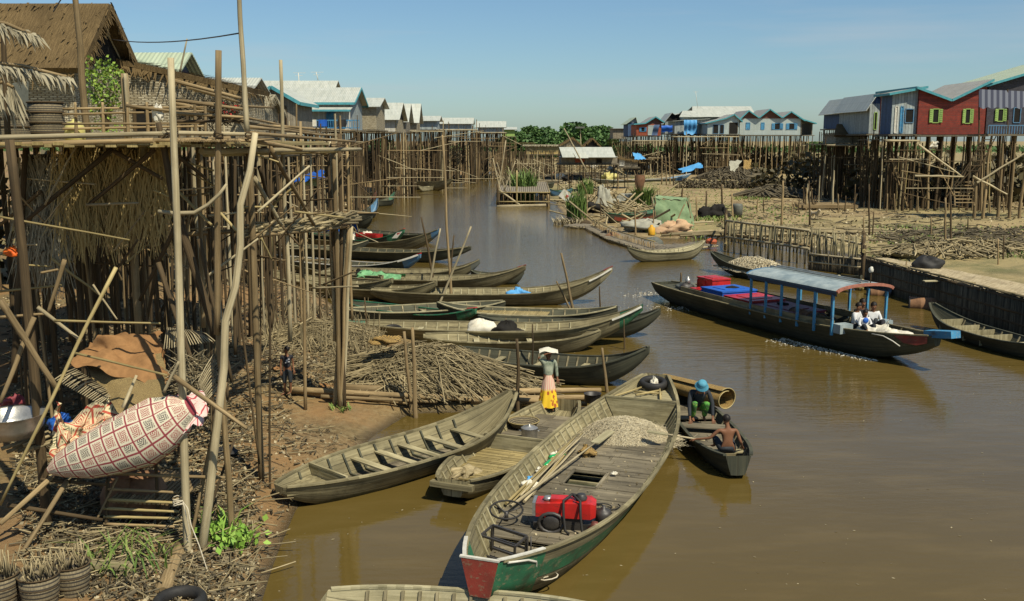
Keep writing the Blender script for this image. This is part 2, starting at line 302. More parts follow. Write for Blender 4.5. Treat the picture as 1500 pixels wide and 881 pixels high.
# ---------------------------------------------------------------- mesh building
class MB:
    def __init__(s): s.v = []; s.f = []; s.uv = []; s.sm = []
    def face(s, pts, uvs=None, smooth=False):
        b = len(s.v); s.v += [tuple(p) for p in pts]; s.f.append(tuple(range(b, b + len(pts))))
        s.uv += uvs or [(0, 0)] * len(pts); s.sm.append(smooth)
    def grid(s, P, UVf=None, smooth=True, closed=False):      # rows of points
        b = len(s.v); n = len(P); m = len(P[0])
        for r in P: s.v += [tuple(p) for p in r]
        for i in range(n - 1):
            for j in range(m if closed else m - 1):
                k = (j + 1) % m
                s.f.append((b + i * m + j, b + i * m + k, b + (i + 1) * m + k, b + (i + 1) * m + j))
                if UVf: s.uv += [UVf(i, j), UVf(i, j + 1), UVf(i + 1, j + 1), UVf(i + 1, j)]
                else: s.uv += [(j / m, i / n), ((j + 1) / m, i / n), ((j + 1) / m, (i + 1) / n), (j / m, (i + 1) / n)]
                s.sm.append(smooth)
    def tube(s, pts, r, n=6, cap=True, smooth=True):
        pts = [Vector(p) for p in pts]; N = len(pts)
        rr = r if isinstance(r, (list, tuple)) else [r] * N
        d0 = (pts[1] - pts[0]).normalized(); ref = Vector((0, 0, 1)) if abs(d0.z) < .9 else Vector((1, 0, 0))
        a = d0.cross(ref).normalized(); b0 = len(s.v); L = 0; uo = rnd.random() * 9; Ls = []
        for i, p in enumerate(pts):
            d = (pts[min(i + 1, N - 1)] - pts[max(i - 1, 0)]).normalized()
            a = (a - d * a.dot(d)).normalized(); c = d.cross(a)
            if i: L += (p - pts[i - 1]).length
            Ls.append(L)
            for k in range(n):
                t = 2 * math.pi * k / n; q = p + (a * math.cos(t) + c * math.sin(t)) * rr[i]
                s.v.append(tuple(q))
        for i in range(N - 1):
            w = 2 * math.pi * max(rr[i], .004)
            for k in range(n):
                k2 = (k + 1) % n
                s.f.append((b0 + i * n + k, b0 + i * n + k2, b0 + (i + 1) * n + k2, b0 + (i + 1) * n + k))
                s.uv += [(k / n * w, Ls[i] + uo), ((k + 1) / n * w, Ls[i] + uo), ((k + 1) / n * w, Ls[i + 1] + uo), (k / n * w, Ls[i + 1] + uo)]; s.sm.append(smooth)
        if cap:
            for i, rev in ((0, 1), (N - 1, 0)):
                ids = [b0 + i * n + k for k in range(n)]
                if rev: ids.reverse()
                s.f.append(tuple(ids)); s.uv += [(0, 0)] * n; s.sm.append(False)
    def beam(s, p0, p1, w, h, up=(0, 0, 1)):
        p0 = Vector(p0); p1 = Vector(p1); d = p1 - p0; L = d.length; d.normalize(); up = Vector(up)
        if abs(d.dot(up)) > .98: up = Vector((1, 0, 0))
        a = d.cross(up).normalized() * (w / 2); c = a.cross(d).normalized() * (h / 2)
        q = [p0 - a - c, p0 + a - c, p0 + a + c, p0 - a + c, p1 - a - c, p1 + a - c, p1 + a + c, p1 - a + c]
        b = len(s.v); s.v += [tuple(x) for x in q]; o = rnd.random() * 9
        for ids, ww in (((0, 1, 5, 4), w), ((1, 2, 6, 5), h), ((2, 3, 7, 6), w), ((3, 0, 4, 7), h)):
            s.f.append(tuple(b + i for i in ids)); s.uv += [(0, o), (ww, o), (ww, o + L), (0, o + L)]; s.sm.append(False)
        for ids in ((3, 2, 1, 0), (4, 5, 6, 7)):
            s.f.append(tuple(b + i for i in ids)); s.uv += [(0, 0), (w, 0), (w, h), (0, h)]; s.sm.append(False)
    def slab(s, pts, t, nrm):                                # polygon with thickness t along nrm, uv from its own plane
        pts = [Vector(p) for p in pts]; nrm = Vector(nrm).normalized(); u = (pts[1] - pts[0]).normalized(); v = nrm.cross(u)
        uvs = [((p - pts[0]).dot(u), (p - pts[0]).dot(v)) for p in pts]
        s.face(pts, uvs); q = [p + nrm * t for p in pts]; s.face(q[::-1], uvs[::-1])
        for i in range(len(pts)):
            j = (i + 1) % len(pts); L = (pts[j] - pts[i]).length
            s.face([pts[j], pts[i], q[i], q[j]], [(0, 0), (L, 0), (L, t), (0, t)])
    def box(s, c, sx, sy, sz, M3=None):
        c = Vector(c); M3 = M3 or Matrix.Identity(3)
        s.beam(c - M3 @ Vector((sx / 2, 0, 0)), c + M3 @ Vector((sx / 2, 0, 0)), sy, sz, M3 @ Vector((0, 0, 1)))
    def ellipsoid(s, c, rx, ry, rz, n=12, m=8, jit=0, M3=None, zmin=-1):
        c = Vector(c); P = []; M3 = M3 or Matrix.Identity(3)
        for i in range(m + 1):
            ph = -math.pi / 2 + math.pi * i / m; row = []
            for j in range(n):
                th = 2 * math.pi * j / n; k = 1 + (jit * (noise.noise((math.cos(th) * 1.3 + c.x, math.sin(th) * 1.3 + c.y, ph * 1.2)) + .45 * abs(noise.noise((math.cos(th) * 3.1 * math.cos(ph) + c.y, math.sin(th) * 3.1 * math.cos(ph) + c.x, ph * 3.3))) - .1 + .14 * noise.noise((math.cos(th) * 8 * math.cos(ph), math.sin(th) * 8 * math.cos(ph), ph * 8 + c.x))) if jit else 0)
                z = max(math.sin(ph), zmin)
                row.append(c + M3 @ Vector((rx * k * math.cos(ph) * math.cos(th), ry * k * math.cos(ph) * math.sin(th), rz * k * z)))
            P.append(row)
        s.grid(P, lambda i, j: (j / n * 6 * rx, i / m * 3 * rz), True, True)
    def lathe(s, c, prof, n=16):
        c = Vector(c); P = [[c + Vector((r * math.cos(2 * math.pi * j / n), r * math.sin(2 * math.pi * j / n), z)) for j in range(n)] for r, z in prof]
        rm = max(r for r, z in prof)
        s.grid(P, lambda i, j: (j / n * 6.28 * rm, i * .1), True, True)
    def build(s, name, mat, parent=None, local=False, loc=None):
        off = Vector((0, 0, 0))
        if parent is not None and not local: off = parent.matrix_basis.translation if parent.parent is None else parent['_o']
        if loc is not None: off = Vector(loc)
        me = bpy.data.meshes.new(name); o3 = Vector(off)
        me.from_pydata([(x - o3[0], y - o3[1], z - o3[2]) for x, y, z in s.v], [], s.f)
        uvl = me.uv_layers.new(name='UVMap'); uvl.data.foreach_set('uv', [c for p in s.uv for c in p])
        me.polygons.foreach_set('use_smooth', s.sm); me.materials.append(mat); me.update()
        o = bpy.data.objects.new(name, me); COL.objects.link(o)
        if parent is not None: o.parent = parent
        if loc is not None: o.location = loc
        if not local and parent is not None: OFF[o.name] = off
        return o
OFF = {}
_b = MB.build
def build(s, name, mat, parent=None, local=False, loc=None):
    if parent is not None and parent.parent is not None and not local:      # sub-part of a part whose own origin is the thing's
        o = _b(s, name, mat, parent.parent); o.parent = parent; return o
    return _b(s, name, mat, parent, local, loc)
MB.build = build
def tag(o, label=None, cat=None, group=None, kind=None):
    for k, v in (('label', label), ('category', cat), ('group', group), ('kind', kind)):
        if v: o[k] = v
    return o
def thing(name, label, cat, loc=(0, 0, 0), rz=0, group=None):
    o = bpy.data.objects.new(name, None); COL.objects.link(o); o.location = Vector(loc); o.rotation_euler = (0, 0, rz); o.empty_display_size = .3
    return tag(o, label, cat, group)
def single(mb, name, mat, label, cat, loc, group=None, kind=None):
    return tag(mb.build(name, mat, None, loc=Vector(loc)), label, cat, group, kind)
def inst(me, name, parent, loc, scale=(1, 1, 1), rot=None):
    o = bpy.data.objects.new(name, me); COL.objects.link(o); o.parent = parent
    if parent is not None and parent.rotation_euler.z == 0: loc = Vector(loc) - parent.location
    o.location = loc; o.scale = scale
    if rot is not None: o.rotation_mode = 'QUATERNION'; o.rotation_quaternion = rot
    return o
def crook(p0, p1, n, amt):
    p0 = Vector(p0); p1 = Vector(p1); L = (p1 - p0).length; s = rnd.random() * 90; out = []
    for i in range(n + 1):
        t = i / n; k = math.sin(math.pi * t) * amt * L if amt else 0; f = .6 * L
        out.append(p0.lerp(p1, t) + Vector((noise.noise((t * 2.2, s, 0)), noise.noise((t * 2.2, s, 7)), noise.noise((t * 2.2, s, 14)) * .3)) * (k + amt * .25 * L * noise.noise((t * 9, s, 3)) * (1 if 0 < i < n else 0)))
    return out
# unit crooked poles, z 0..1, radius 1 (scaled per instance)
POLES = {}
for key in ('pole', 'pole_pale', 'pole_dark', 'bamboo', 'stick'):
    L = []
    for k in range(6):
        mb = MB(); s = U(0, 99); am = U(.3, 1.3); rows = []
        for i in range(10):
            cx = noise.noise((i / 9 * 3, s, 1)) * am; cy = noise.noise((i / 9 * 3, s, 5)) * am; rr = 1 - .35 * i / 9 + .12 * noise.noise((i * .9, s, 2))
            rows.append([(cx + rr * math.cos(6.2832 * j / 7), cy + rr * math.sin(6.2832 * j / 7), i / 9) for j in range(7)])
        mb.grid(rows, lambda i, j: (j / 7 * .5, i / 9 * 5 + k * 9), True, True); mb.face(rows[-1], [(0, 0)] * 7)
        o = mb.build('pole', M[key]); L.append(o.data); bpy.data.objects.remove(o)
    POLES[key] = L
def stickobj(name, parent, p0, p1, r, key='pole'):
    p0 = Vector(p0); p1 = Vector(p1); d = p1 - p0
    q = d.to_track_quat('Z', 'Y')
    return inst(rnd.choice(POLES[key]), name, parent, p0, (r, r, d.length), q)
def bpole(name, parent, p0, p1, r, key='pole', crk=.02, n=9, taper=.35, sides=9):
    mb = MB(); pts = crook(p0, p1, n, crk); s = U(0, 99)
    mb.tube(pts, [r * (1 - taper * i / n) * (1 + .09 * noise.noise((i * 1.3, s, 2))) for i in range(n + 1)], sides)
    return mb.build(name, M[key], parent)
# ---------------------------------------------------------------- ground
def ground_mat():
    m, nt, p = newmat('mud_bank'); tco = nd(nt, 'ShaderNodeTexCoord')
    n1 = nd(nt, 'ShaderNodeTexNoise', i_Scale=.35, i_Detail=8.0, i_Roughness=.7); n2 = nd(nt, 'ShaderNodeTexNoise', i_Scale=6.0, i_Detail=9.0, i_Roughness=.75)
    n3 = nd(nt, 'ShaderNodeTexVoronoi', i_Scale=9.0); n4 = nd(nt, 'ShaderNodeTexNoise', i_Scale=.06, i_Detail=5.0)
    for n in (n1, n2, n3, n4): nt.links.new(tco.outputs['Object'], n.inputs['Vector'])
    c = mix(nt, rng(nt, n1.outputs[0], .35, .65), (.15, .092, .035), (.27, .195, .09))
    c = mix(nt, rng(nt, n2.outputs[0], .45, .7, 0, .75), c, (.36, .29, .16))
    c = mix(nt, rng(nt, n2.outputs[0], .50, .34, 0, .6), c, (.06, .042, .02))
    c = mix(nt, rng(nt, n4.outputs[0], .47, .58, 0, .7), c, (.13, .14, .045)); n7 = nd(nt, 'ShaderNodeTexNoise', i_Scale=.18, i_Detail=7.0, i_Roughness=.7); nt.links.new(tco.outputs['Object'], n7.inputs['Vector']); c = mix(nt, rng(nt, n7.outputs[0], .52, .66, 0, .65), c, (.10, .075, .035))
    geo = nd(nt, 'ShaderNodeNewGeometry'); sp = nd(nt, 'ShaderNodeSeparateXYZ'); nt.links.new(geo.outputs['Position'], sp.inputs[0])
    lf = nd(nt, 'ShaderNodeMath', operation='MULTIPLY'); nt.links.new(rng(nt, sp.outputs[0], -1, -4, 0, .75), lf.inputs[0]); nt.links.new(rng(nt, n1.outputs[0], .38, .58), lf.inputs[1]); c = mix(nt, lf.outputs[0], c, (.27, .145, .05)); rt2 = nd(nt, 'ShaderNodeMath', operation='MULTIPLY'); nt.links.new(rng(nt, sp.outputs[0], 3, 8, 0, .7), rt2.inputs[0]); nt.links.new(rng(nt, n1.outputs[0], .40, .56), rt2.inputs[1]); c = mix(nt, rt2.outputs[0], c, (.36, .275, .125))
    c = mix(nt, rng(nt, sp.outputs[2], .10, .0), c, (.07, .05, .022))
    nt.links.new(c, p.inputs['Base Color']); nt.links.new(rng(nt, sp.outputs[2], .02, .14, .35, .95), p.inputs['Roughness'])
    b = nd(nt, 'ShaderNodeBump', i_Strength=.9, i_Distance=.09); nt.links.new(n2.outputs[0], b.inputs['Height']); nt.links.new(b.outputs[0], p.inputs['Normal'])
    return m
nr, nc = X.shape; vv = []
for i in range(nr):
    for j in range(nc):
        d = D[i, j]; x = X[i, j]; y = Y[i, j]
        vv.append((x, y, Z[i, j] + (bump(x, y) * min(1, max(0, d / 1.5)) if d > 0 and y < 700 else 0)))
me = bpy.data.meshes.new('ground')
me.from_pydata(vv, [], [(i * nc + j, i * nc + j + 1, (i + 1) * nc + j + 1, (i + 1) * nc + j) for i in range(nr - 1) for j in range(nc - 1)])
me.polygons.foreach_set('use_smooth', [True] * len(me.polygons)); me.materials.append(ground_mat())
go = bpy.data.objects.new('ground', me); COL.objects.link(go); tag(go, kind='structure')

def water_mat():
    m, nt, p = newmat('silty_river'); tco = nd(nt, 'ShaderNodeTexCoord')
    def nz(sc, map_s, det=4.0):
        mp = nd(nt, 'ShaderNodeMapping'); mp.inputs['Scale'].default_value = map_s; mp.inputs['Rotation'].default_value = (0, 0, R(-18)); nt.links.new(tco.outputs['Object'], mp.inputs[0])
        n = nd(nt, 'ShaderNodeTexNoise', i_Scale=sc, i_Detail=det, i_Roughness=.6); nt.links.new(mp.outputs[0], n.inputs['Vector']); return n.outputs[0]
    big = nz(.08, (1, 1, 1)); c = mix(nt, rng(nt, big, .35, .65), (.086, .059, .014), (.106, .074, .020)); silt = nz(.45, (1, 3.2, 1), 7.0); c = mix(nt, rng(nt, silt, .48, .70, 0, .6), c, (.130, .091, .028))
    nt.links.new(c, p.inputs['Base Color']); p.inputs['Roughness'].default_value = .04; p.inputs['IOR'].default_value = 1.33
    fine = nz(3.2, (.5, 1.5, 1)); mid = nz(.8, (.5, 1.6, 1), 3.0)
    sp = nd(nt, 'ShaderNodeSeparateXYZ'); nt.links.new(tco.outputs['Object'], sp.inputs[0])
    far = rng(nt, sp.outputs[1], 16, 60, .10, 1.1)
    a = nd(nt, 'ShaderNodeMath', operation='MULTIPLY'); nt.links.new(fine, a.inputs[0]); nt.links.new(far, a.inputs[1])
    k = nd(nt, 'ShaderNodeMath', operation='MULTIPLY', i_1=.35); nt.links.new(mid, k.inputs[0])
    k2 = nd(nt, 'ShaderNodeMath', operation='MULTIPLY'); nt.links.new(k.outputs[0], k2.inputs[0]); nt.links.new(far, k2.inputs[1])
    s = nd(nt, 'ShaderNodeMath', operation='ADD'); nt.links.new(a.outputs[0], s.inputs[0]); nt.links.new(k2.outputs[0], s.inputs[1])
    # wake: ripples fanning out behind the motor boat
    wk = nd(nt, 'ShaderNodeTexNoise', i_Scale=1.0, i_Detail=5.0, i_Roughness=.6)
    mw = nd(nt, 'ShaderNodeMapping'); mw.inputs['Rotation'].default_value = (0, 0, WAKE_ROT); mw.inputs['Scale'].default_value = (.5, 2.2, 1); nt.links.new(tco.outputs['Object'], mw.inputs[0]); nt.links.new(mw.outputs[0], wk.inputs['Vector'])
    vd = nd(nt, 'ShaderNodeVectorMath', operation='DISTANCE'); vd.inputs[1].default_value = WAKE_C; nt.links.new(tco.outputs['Object'], vd.inputs[0])
    wm = rng(nt, vd.outputs['Value'], 2, 15, 1.1, 0)
    w2 = nd(nt, 'ShaderNodeMath', operation='MULTIPLY'); nt.links.new(wk.outputs[0], w2.inputs[0]); nt.links.new(wm, w2.inputs[1])
    s2 = nd(nt, 'ShaderNodeMath', operation='ADD'); nt.links.new(s.outputs[0], s2.inputs[0]); nt.links.new(w2.outputs[0], s2.inputs[1])
    b = nd(nt, 'ShaderNodeBump', i_Strength=.55, i_Distance=.07); nt.links.new(s2.outputs[0], b.inputs['Height']); nt.links.new(b.outputs[0], p.inputs['Normal'])
    return m
_c = atz(1010, 470); WAKE_C = tuple(_c); WAKE_ROT = R(30)
mb = MB(); mb.face([(-60, -10, 0), (90, -10, 0), (90, 400, 0), (-60, 400, 0)], [(0, 0), (1, 0), (1, 1), (0, 1)])
tag(mb.build('water', water_mat()), kind='structure')

# ---------------------------------------------------------------- foliage helpers
def leaf_quad(mb, c, s, el=1.6):
    a = Vector((U(-1, 1), U(-1, 1), U(-1, 1))).normalized(); b = a.cross(Vector((U(-1, 1), U(-1, 1), U(-1, 1)))).normalized()
    c = Vector(c); mb.face([c - a * s, c - b * s * el * .5, c + a * s, c + b * s * el * .5])
def crown_mesh(clumps, n, s):
    mb = MB(); tot = sum(r ** 2 for *_, r in clumps)
    for x, y, z, r in clumps:
        for _ in range(int(n * r * r / tot)):
            d = Vector((U(-1, 1), U(-1, 1), U(-1, 1)))
            if d.length > 1: d.normalize()
            d = d.normalized() * (d.length ** .35) * r * (1 + .25 * noise.noise(d * 3 + Vector((x, y, z))))
            leaf_quad(mb, (x + d.x, y + d.y, z + d.z * .8), s * U(.6, 1.3))
    return mb
TREES = []
for k in range(4):
    cl = []
    for i in range(11):
        a = U(0, 6.28); rr = U(0, 3.2); cl.append((math.cos(a) * rr, math.sin(a) * rr, U(2.2, 6.4) - rr * .35, U(1.1, 2.0)))
    c = crown_mesh(cl, 2600, .30); co = c.build('crown', M['tree']); t = MB()
    t.tube(crook((0, 0, 0), (.2, 0, 4.5), 5, .04), [.35, .3, .26, .2, .16, .1], 7)
    for i in range(5): t.tube(crook((.1, 0, U(1.5, 3)), cl[i][:3], 4, .06), [.13, .1, .08, .05, .03], 5)
    to = t.build('trunk', M['pole_dark']); TREES.append((co.data, to.data)); bpy.data.objects.remove(co); bpy.data.objects.remove(to)
# far line of trees on the horizon
tl = [(762, 300, 1.15), (776, 330, 1.25), (790, 300, .95), (806, 340, 1.35), (820, 330, 1.2), (834, 300, 1.1), (846, 290, 1.5), (858, 290, 1.25), (872, 320, 1.15), (884, 350, 1.3), (897, 330, 1.0), (1208, 420, .8), (1193, 430, .7), (748, 420, 1.2), (1216, 390, .75),
      (560, 460, .9), (800, 420, 1.3), (870, 420, 1.4)]
LBL = {6: 'tallest round green tree of the horizon tree line', 0: 'low tree at the left end of the horizon tree line', 12: 'small green tree seen between the far porch and the thatched hut on the right', 11: 'small dark tree just left of the thatched hut roof on the right'}
for i, (px, Yd, s) in enumerate(tl):
    x = aty(px, 205, Yd).x; z = .6
    t = thing('tree', LBL.get(i, 'dense dark green tree in the far tree line'), 'tree', (x, Yd, z), 0, 'trees along the horizon')
    co, tr = TREES[i % 4]; rot = Matrix.Rotation(U(0, 6.28), 3, 'Z').to_quaternion()
    for me_, nm in ((co, 'crown'), (tr, 'trunk')): inst(me_, nm, t, (x, Yd, z), (s * 1.45, s * 1.35, s * 1.12), rot)
# low scrub strips far away behind the village: one mass nobody could count
mb = MB()
for _ in range(14000):
    Yd = U(470, 640); x = U(-.62, .62) * Yd * .95; leaf_quad(mb, (x, Yd, .6 + abs(rnd.gauss(0, 1.2)) * (1 + .6 * noise.noise((x * .02, Yd * .02, 1)))), U(.5, 1.0))
single(mb, 'scrub', M['tree'], 'low dark scrub along the far horizon behind the village', 'scrub', (0, 400, 0), kind='stuff')

def brush(label, spots, n, h, s, mat='stick_dark'):
    mb = MB(); c0 = None
    for _ in range(n):
        (x0, y0), (x1, y1), dep = rnd.choice(spots); f = U(0, 1); x, y = x0 + (x1 - x0) * f + U(-.5, .5), y0 + (y1 - y0) * f + U(0, dep); z = max(gz(x, y), 0); c0 = c0 or (x, y, z); leaf_quad(mb, (x, y, z + U(0, 1) ** 1.3 * h * (.75 + .5 * noise.noise((x * .2, y * .2, 2)))), U(.5, 1) * s)
    return single(mb, 'brush', M[mat], label, 'brush', c0, kind='stuff')
M['backdrop_leaf'] = leafmat('dark_backdrop', (.035, .03, .014), (.09, .075, .03))  # near-black leaves for brush added to darken the view between the stilts
brush('dark brush added as a shade backdrop behind the stilts of the left bank houses', [((-30, 34), (-20, 36), 4), ((-24, 46), (-17, 60), 6), ((-26, 70), (-20, 96), 6), ((-28, 110), (-20, 150), 8), ((-26, 160), (-8, 235), 10)], 9000, 5.2, .42, 'backdrop_leaf')
brush('dark brush added as a shade backdrop behind the stilts of the right bank houses', [((34, 99), (62, 97), 3), ((30, 122), (60, 112), 4), ((24, 204), (60, 196), 6), ((44, 190), (66, 150), 5)], 7000, 5.0, .5, 'backdrop_leaf')
def blades(px, py, n, h, spread, mat, label, name='reed_tuft', cat='plant', lean=.35, group=None, wd=.02, z0=None):
    c = G(px, py); mb = MB()
    for _ in range(n):
        a = U(0, 6.28); r = spread * math.sqrt(U(0, 1)); b = c + Vector((math.cos(a) * r, math.sin(a) * r, 0)); b.z = max(gz(b.x, b.y), 0) - .02 if z0 is None else z0
        d = Vector((U(-1, 1), U(-1, 1), 0)) * lean; hh = h * U(.5, 1.1); sd = Vector((-d.y, d.x, 0)).normalized() * wd
        m1 = b + d * .35 * hh + Vector((0, 0, hh * .6)); m2 = b + d * hh + Vector((0, 0, hh * U(.65, 1)))
        mb.face([b - sd * .6, b + sd * .6, m1 + sd, m1 - sd]); mb.face([m1 - sd, m1 + sd, m2])
    return single(mb, name, M[mat], label, cat, c, group)

# ---------------------------------------------------------------- stilt houses
def prof_z(prof, s):
    for (a, za), (b, zb) in zip(prof, prof[1:]):
        if a <= s <= b: return za + (zb - za) * (s - a) / (b - a)
    return prof[0][1] if s < prof[0][0] else prof[-1][1]
def house(name, label, cat, x, y, yaw, Wd, Dp, zf, prof, wall='oldboards', roof='metal', feats=(), gable=None, ov=.5, trim=None, side=None, stilts=(5, 3), r=.12, group=None, base=None, braces=4, backwall=True, extra=0, rt=.06, front_open=False, pkey='pole_dark'):
    """local x runs along the facade, y away from it; prof = roof line over the facade as (s, height over the floor)"""
    t = thing(name, label, cat, (x, y, 0), 0, group); Rz = Matrix.Rotation(yaw, 4, 'Z')
    def w(a, b, c): return Vector((x, y, zf)) + (Rz @ Vector((a, b, c)))
    T = .1; inner = [(s, z) for s, z in prof if 0 < s < Wd]; el = prof_z(prof, 0); er = prof_z(prof, Wd)
    side = side or wall
    def wl(pts, nrm, mat):
        mb = MB(); mb.slab([w(*p) for p in pts], T, Rz.to_3x3() @ Vector(nrm)); return mb.build('wall', M[mat], t)
    emin = min(el, er, *[z for s, z in prof]) if gable else None
    if not front_open:
        if gable:
            wl([(0, 0, 0), (Wd, 0, 0), (Wd, 0, min(er, emin)), (0, 0, min(el, emin))], (0, 1, 0), wall)
            mb = MB(); mb.slab([w(0, -.012, emin), w(Wd, -.012, emin), w(Wd, -.012, er)] + [w(s, -.012, z) for s, z in inner[::-1]] + [w(0, -.012, el)] if True else [], T, Rz.to_3x3() @ Vector((0, 1, 0))); mb.build('gable', M[gable], t)  # a gable in 'dark' is a near-black sheet standing for the shade inside
        else: wl([(0, 0, 0), (Wd, 0, 0), (Wd, 0, er)] + [(s, 0, z) for s, z in inner[::-1]] + [(0, 0, el)], (0, 1, 0), wall)
    if backwall: wl([(Wd, Dp, 0), (0, Dp, 0), (0, Dp, el)] + [(s, Dp, z) for s, z in inner] + [(Wd, Dp, er)], (0, -1, 0), wall)
    wl([(0, Dp - T, 0), (0, T, 0), (0, T, el), (0, Dp - T, el)], (1, 0, 0), side); wl([(Wd, T, 0), (Wd, Dp - T, 0), (Wd, Dp - T, er), (Wd, T, er)], (-1, 0, 0), side)
    # roof sheets follow the profile, with eaves
    P = list(prof)
    for i, ((a, za), (b, zb)) in enumerate(zip(P, P[1:])):
        k = (zb - za) / (b - a)
        if i == 0: za -= k * ov; a -= ov
        if i == len(P) - 2: zb += k * ov; b += ov
        g = .012 * (i % 2)
        mb = MB(); up = Rz.to_3x3() @ Vector((-k, 0, 1)).normalized()
        mb.slab([w(a, -ov, za + .03 + g), w(a, Dp + ov, za + .03 + g), w(b, Dp + ov, zb + .03 + g), w(b, -ov, zb + .03 + g)][::-1], -rt, -up if False else up * -1)
        if roof.startswith('thatch'):      # ragged straw hanging off the eaves
            for _ in range(int(26 * (Dp + 2 * ov))):
                f = U(0, 1); e = rnd.choice([0, 1]); s0, z0 = (a, za) if e == 0 else (b, zb)
                lo = (za < zb) == (e == 0)
                if not lo and i: continue
                q = w(s0, -ov + f * (Dp + 2 * ov), z0 + .05); q2 = q + Rz.to_3x3() @ Vector(((-1 if e == 0 else 1) * U(.02, .2), U(-.1, .1), -U(.1, .45))); sd = Rz.to_3x3() @ Vector((0, .03, 0))
                mb.face([q - sd, q + sd, q2 + sd * .3, q2 - sd * .3])
            sl_ = math.hypot(b - a, zb - za); ntf = int(min(2600, 34 * sl_ * (Dp + 2 * ov)))
            for _ in range(ntf):
                f, g_ = U(0, 1), U(0, 1); q = w(a + (b - a) * f, -ov + g_ * (Dp + 2 * ov), za + (zb - za) * f + .05 + rt * .9); dn = (1 if zb < za else -1); q2 = q + Rz.to_3x3() @ Vector((dn * U(.12, .4) * (b - a) / sl_, U(-.1, .1), -U(.12, .4) * abs(zb - za) / sl_ + U(.03, .09))); sd = Rz.to_3x3() @ Vector((0, U(.01, .04), 0))
                mb.face([q - sd, q + sd, q2 + sd * .4, q2 - sd * .4])
            for _ in range(int(30 * math.hypot(b - a, zb - za))):
                f = U(0, 1); q = w(a + (b - a) * f, -ov, za + (zb - za) * f + .02); q2 = q + Rz.to_3x3() @ Vector((U(-.15, .15), -U(.02, .15), -U(.1, .3))); sd = Rz.to_3x3() @ Vector((.03, 0, 0))
                mb.face([q - sd, q + sd, q2 + sd * .3, q2 - sd * .3])
        mb.build('roof', M[roof], t)
        if trim:
            mb = MB(); mb.beam(w(a, -ov - .03, za), w(b, -ov - .03, zb), .05, .2); mb.build('trim', M[trim], t)
    if trim:
        for sx, zz in ((P[0][0] - ov - .03, prof_z(prof, 0) - (P[1][1] - P[0][1]) / (P[1][0] - P[0][0]) * ov), (P[-1][0] + ov + .03, P[-1][1] + (P[-1][1] - P[-2][1]) / (P[-1][0] - P[-2][0]) * ov)):
            mb = MB(); mb.beam(w(sx, -ov, zz), w(sx, Dp + ov, zz), .05, .2); mb.build('trim', M[trim], t)
    mb = MB(); mb.slab([w(-.3, -.3, -.16), w(Wd + .3, -.3, -.16), w(Wd + .3, Dp + .3, -.16), w(-.3, Dp + .3, -.16)][::-1], -.13, (0, 0, -1)); mb.build('floor', M['deck'], t)
    for ft in feats:
        face, s0, s1, z0, z1, kind, *rest = ft; col = rest[0] if rest else 'skyblue'
        if face == 'F': f = lambda s, o, z: w(s, -o, z); rt_ = Rz.to_3x3() @ Vector((1, 0, 0))
        elif face == 'L': f = lambda s, o, z: w(-o, Dp - s, z)          # s counts from the back
        else: f = lambda s, o, z: w(Wd + o, s, z)
        fr = MB()
        for a, b in (((s0, z0), (s1, z0)), ((s0, z1), (s1, z1))): fr.beam(f(a[0], .03, a[1]), f(b[0], .03, b[1]), .07, .07)
        for s in (s0 + .002, s1 - .002): fr.beam(f(s, .031, z0 + .035), f(s, .031, z1 - .035), .07, .07)
        frame = fr.build('window' if kind != 'door' else 'door', M[col], t)
        pn = MB(); c = [f(s0 + .03, .012, z0 + .03), f(s1 - .03, .012, z0 + .03), f(s1 - .03, .012, z1 - .03), f(s0 + .03, .012, z1 - .03)]; pn.face(c, [(0, 0), (s1 - s0, 0), (s1 - s0, z1 - z0), (0, z1 - z0)])
        pn.build('pane', M[col if kind in ('door', 'shut') else 'dark'], frame)  # open windows get a near-black panel painted as the shade indoors
        if kind == 'shutters':
            wd = (s1 - s0) * .5
            for sgn, s in ((-1, s0), (1, s1)):
                sh = MB(); a0 = f(s + sgn * .03, .05, (z0 + z1) / 2); a1 = f(s + sgn * (.03 + wd), .09, (z0 + z1) / 2); sh.beam(a0, a1, .04, z1 - z0)
                for q in range(7):
                    zz = z0 + (z1 - z0) * (q + .5) / 7; sh.beam(f(s + sgn * .06, .085, zz), f(s + sgn * (wd), .115, zz), .02, (z1 - z0) / 12)
                sh.build('shutter', M[col], frame)
    nx, ny = stilts
    for i in range(nx):
        for j in range(ny):
            q = w(Wd * i / (nx - 1) + U(-.1, .1), Dp * j / (ny - 1) + U(-.1, .1), -.16) if nx > 1 and ny > 1 else w(0, 0, 0)
            bz = (gz(q.x, q.y) if base is None else base) - .3
            stickobj('stilt', t, (q.x + U(-.25, .25), q.y + U(-.25, .25), bz), q, r * U(.5, .9), 'pole_dark' if j else (pkey if rnd.random() < .6 else 'pole'))  # rear stilts in dark wood: shade under the floor put into the colour
    for k in range(braces):
        a = U(0, Wd); b = min(Wd, max(0, a + rnd.choice([-1, 1]) * U(1.5, 4))); yy = rnd.choice([0, Dp * .5, 0]); g0 = gz(*w(a, yy, 0)[:2]) if base is None else base
        stickobj('brace', t, (*w(a, yy - .1, 0)[:2], g0 + U(.2, 2.4)), w(b, yy - .1, -U(.3, 3)), r * .4, rnd.choice(['pole', 'pole_dark']))
    for k in range(extra):
        ye = U(-.5, .8) if rnd.random() < .25 else U(Dp * .35, Dp); q = w(U(0, Wd), ye, 0); g0 = gz(q.x, q.y) if base is None else base
        stickobj('post', t, (q.x + U(-.2, .2), q.y, g0 - .2), (q.x + U(-.2, .2), q.y, zf - U(.1, 2.5) if rnd.random() < .4 else zf - .1), r * U(.22, .5), 'pole_dark' if ye > 1 else rnd.choice(['pole', 'pole_dark', 'pole', 'bamboo']))  # rear posts added in dark wood to make the space below look shaded
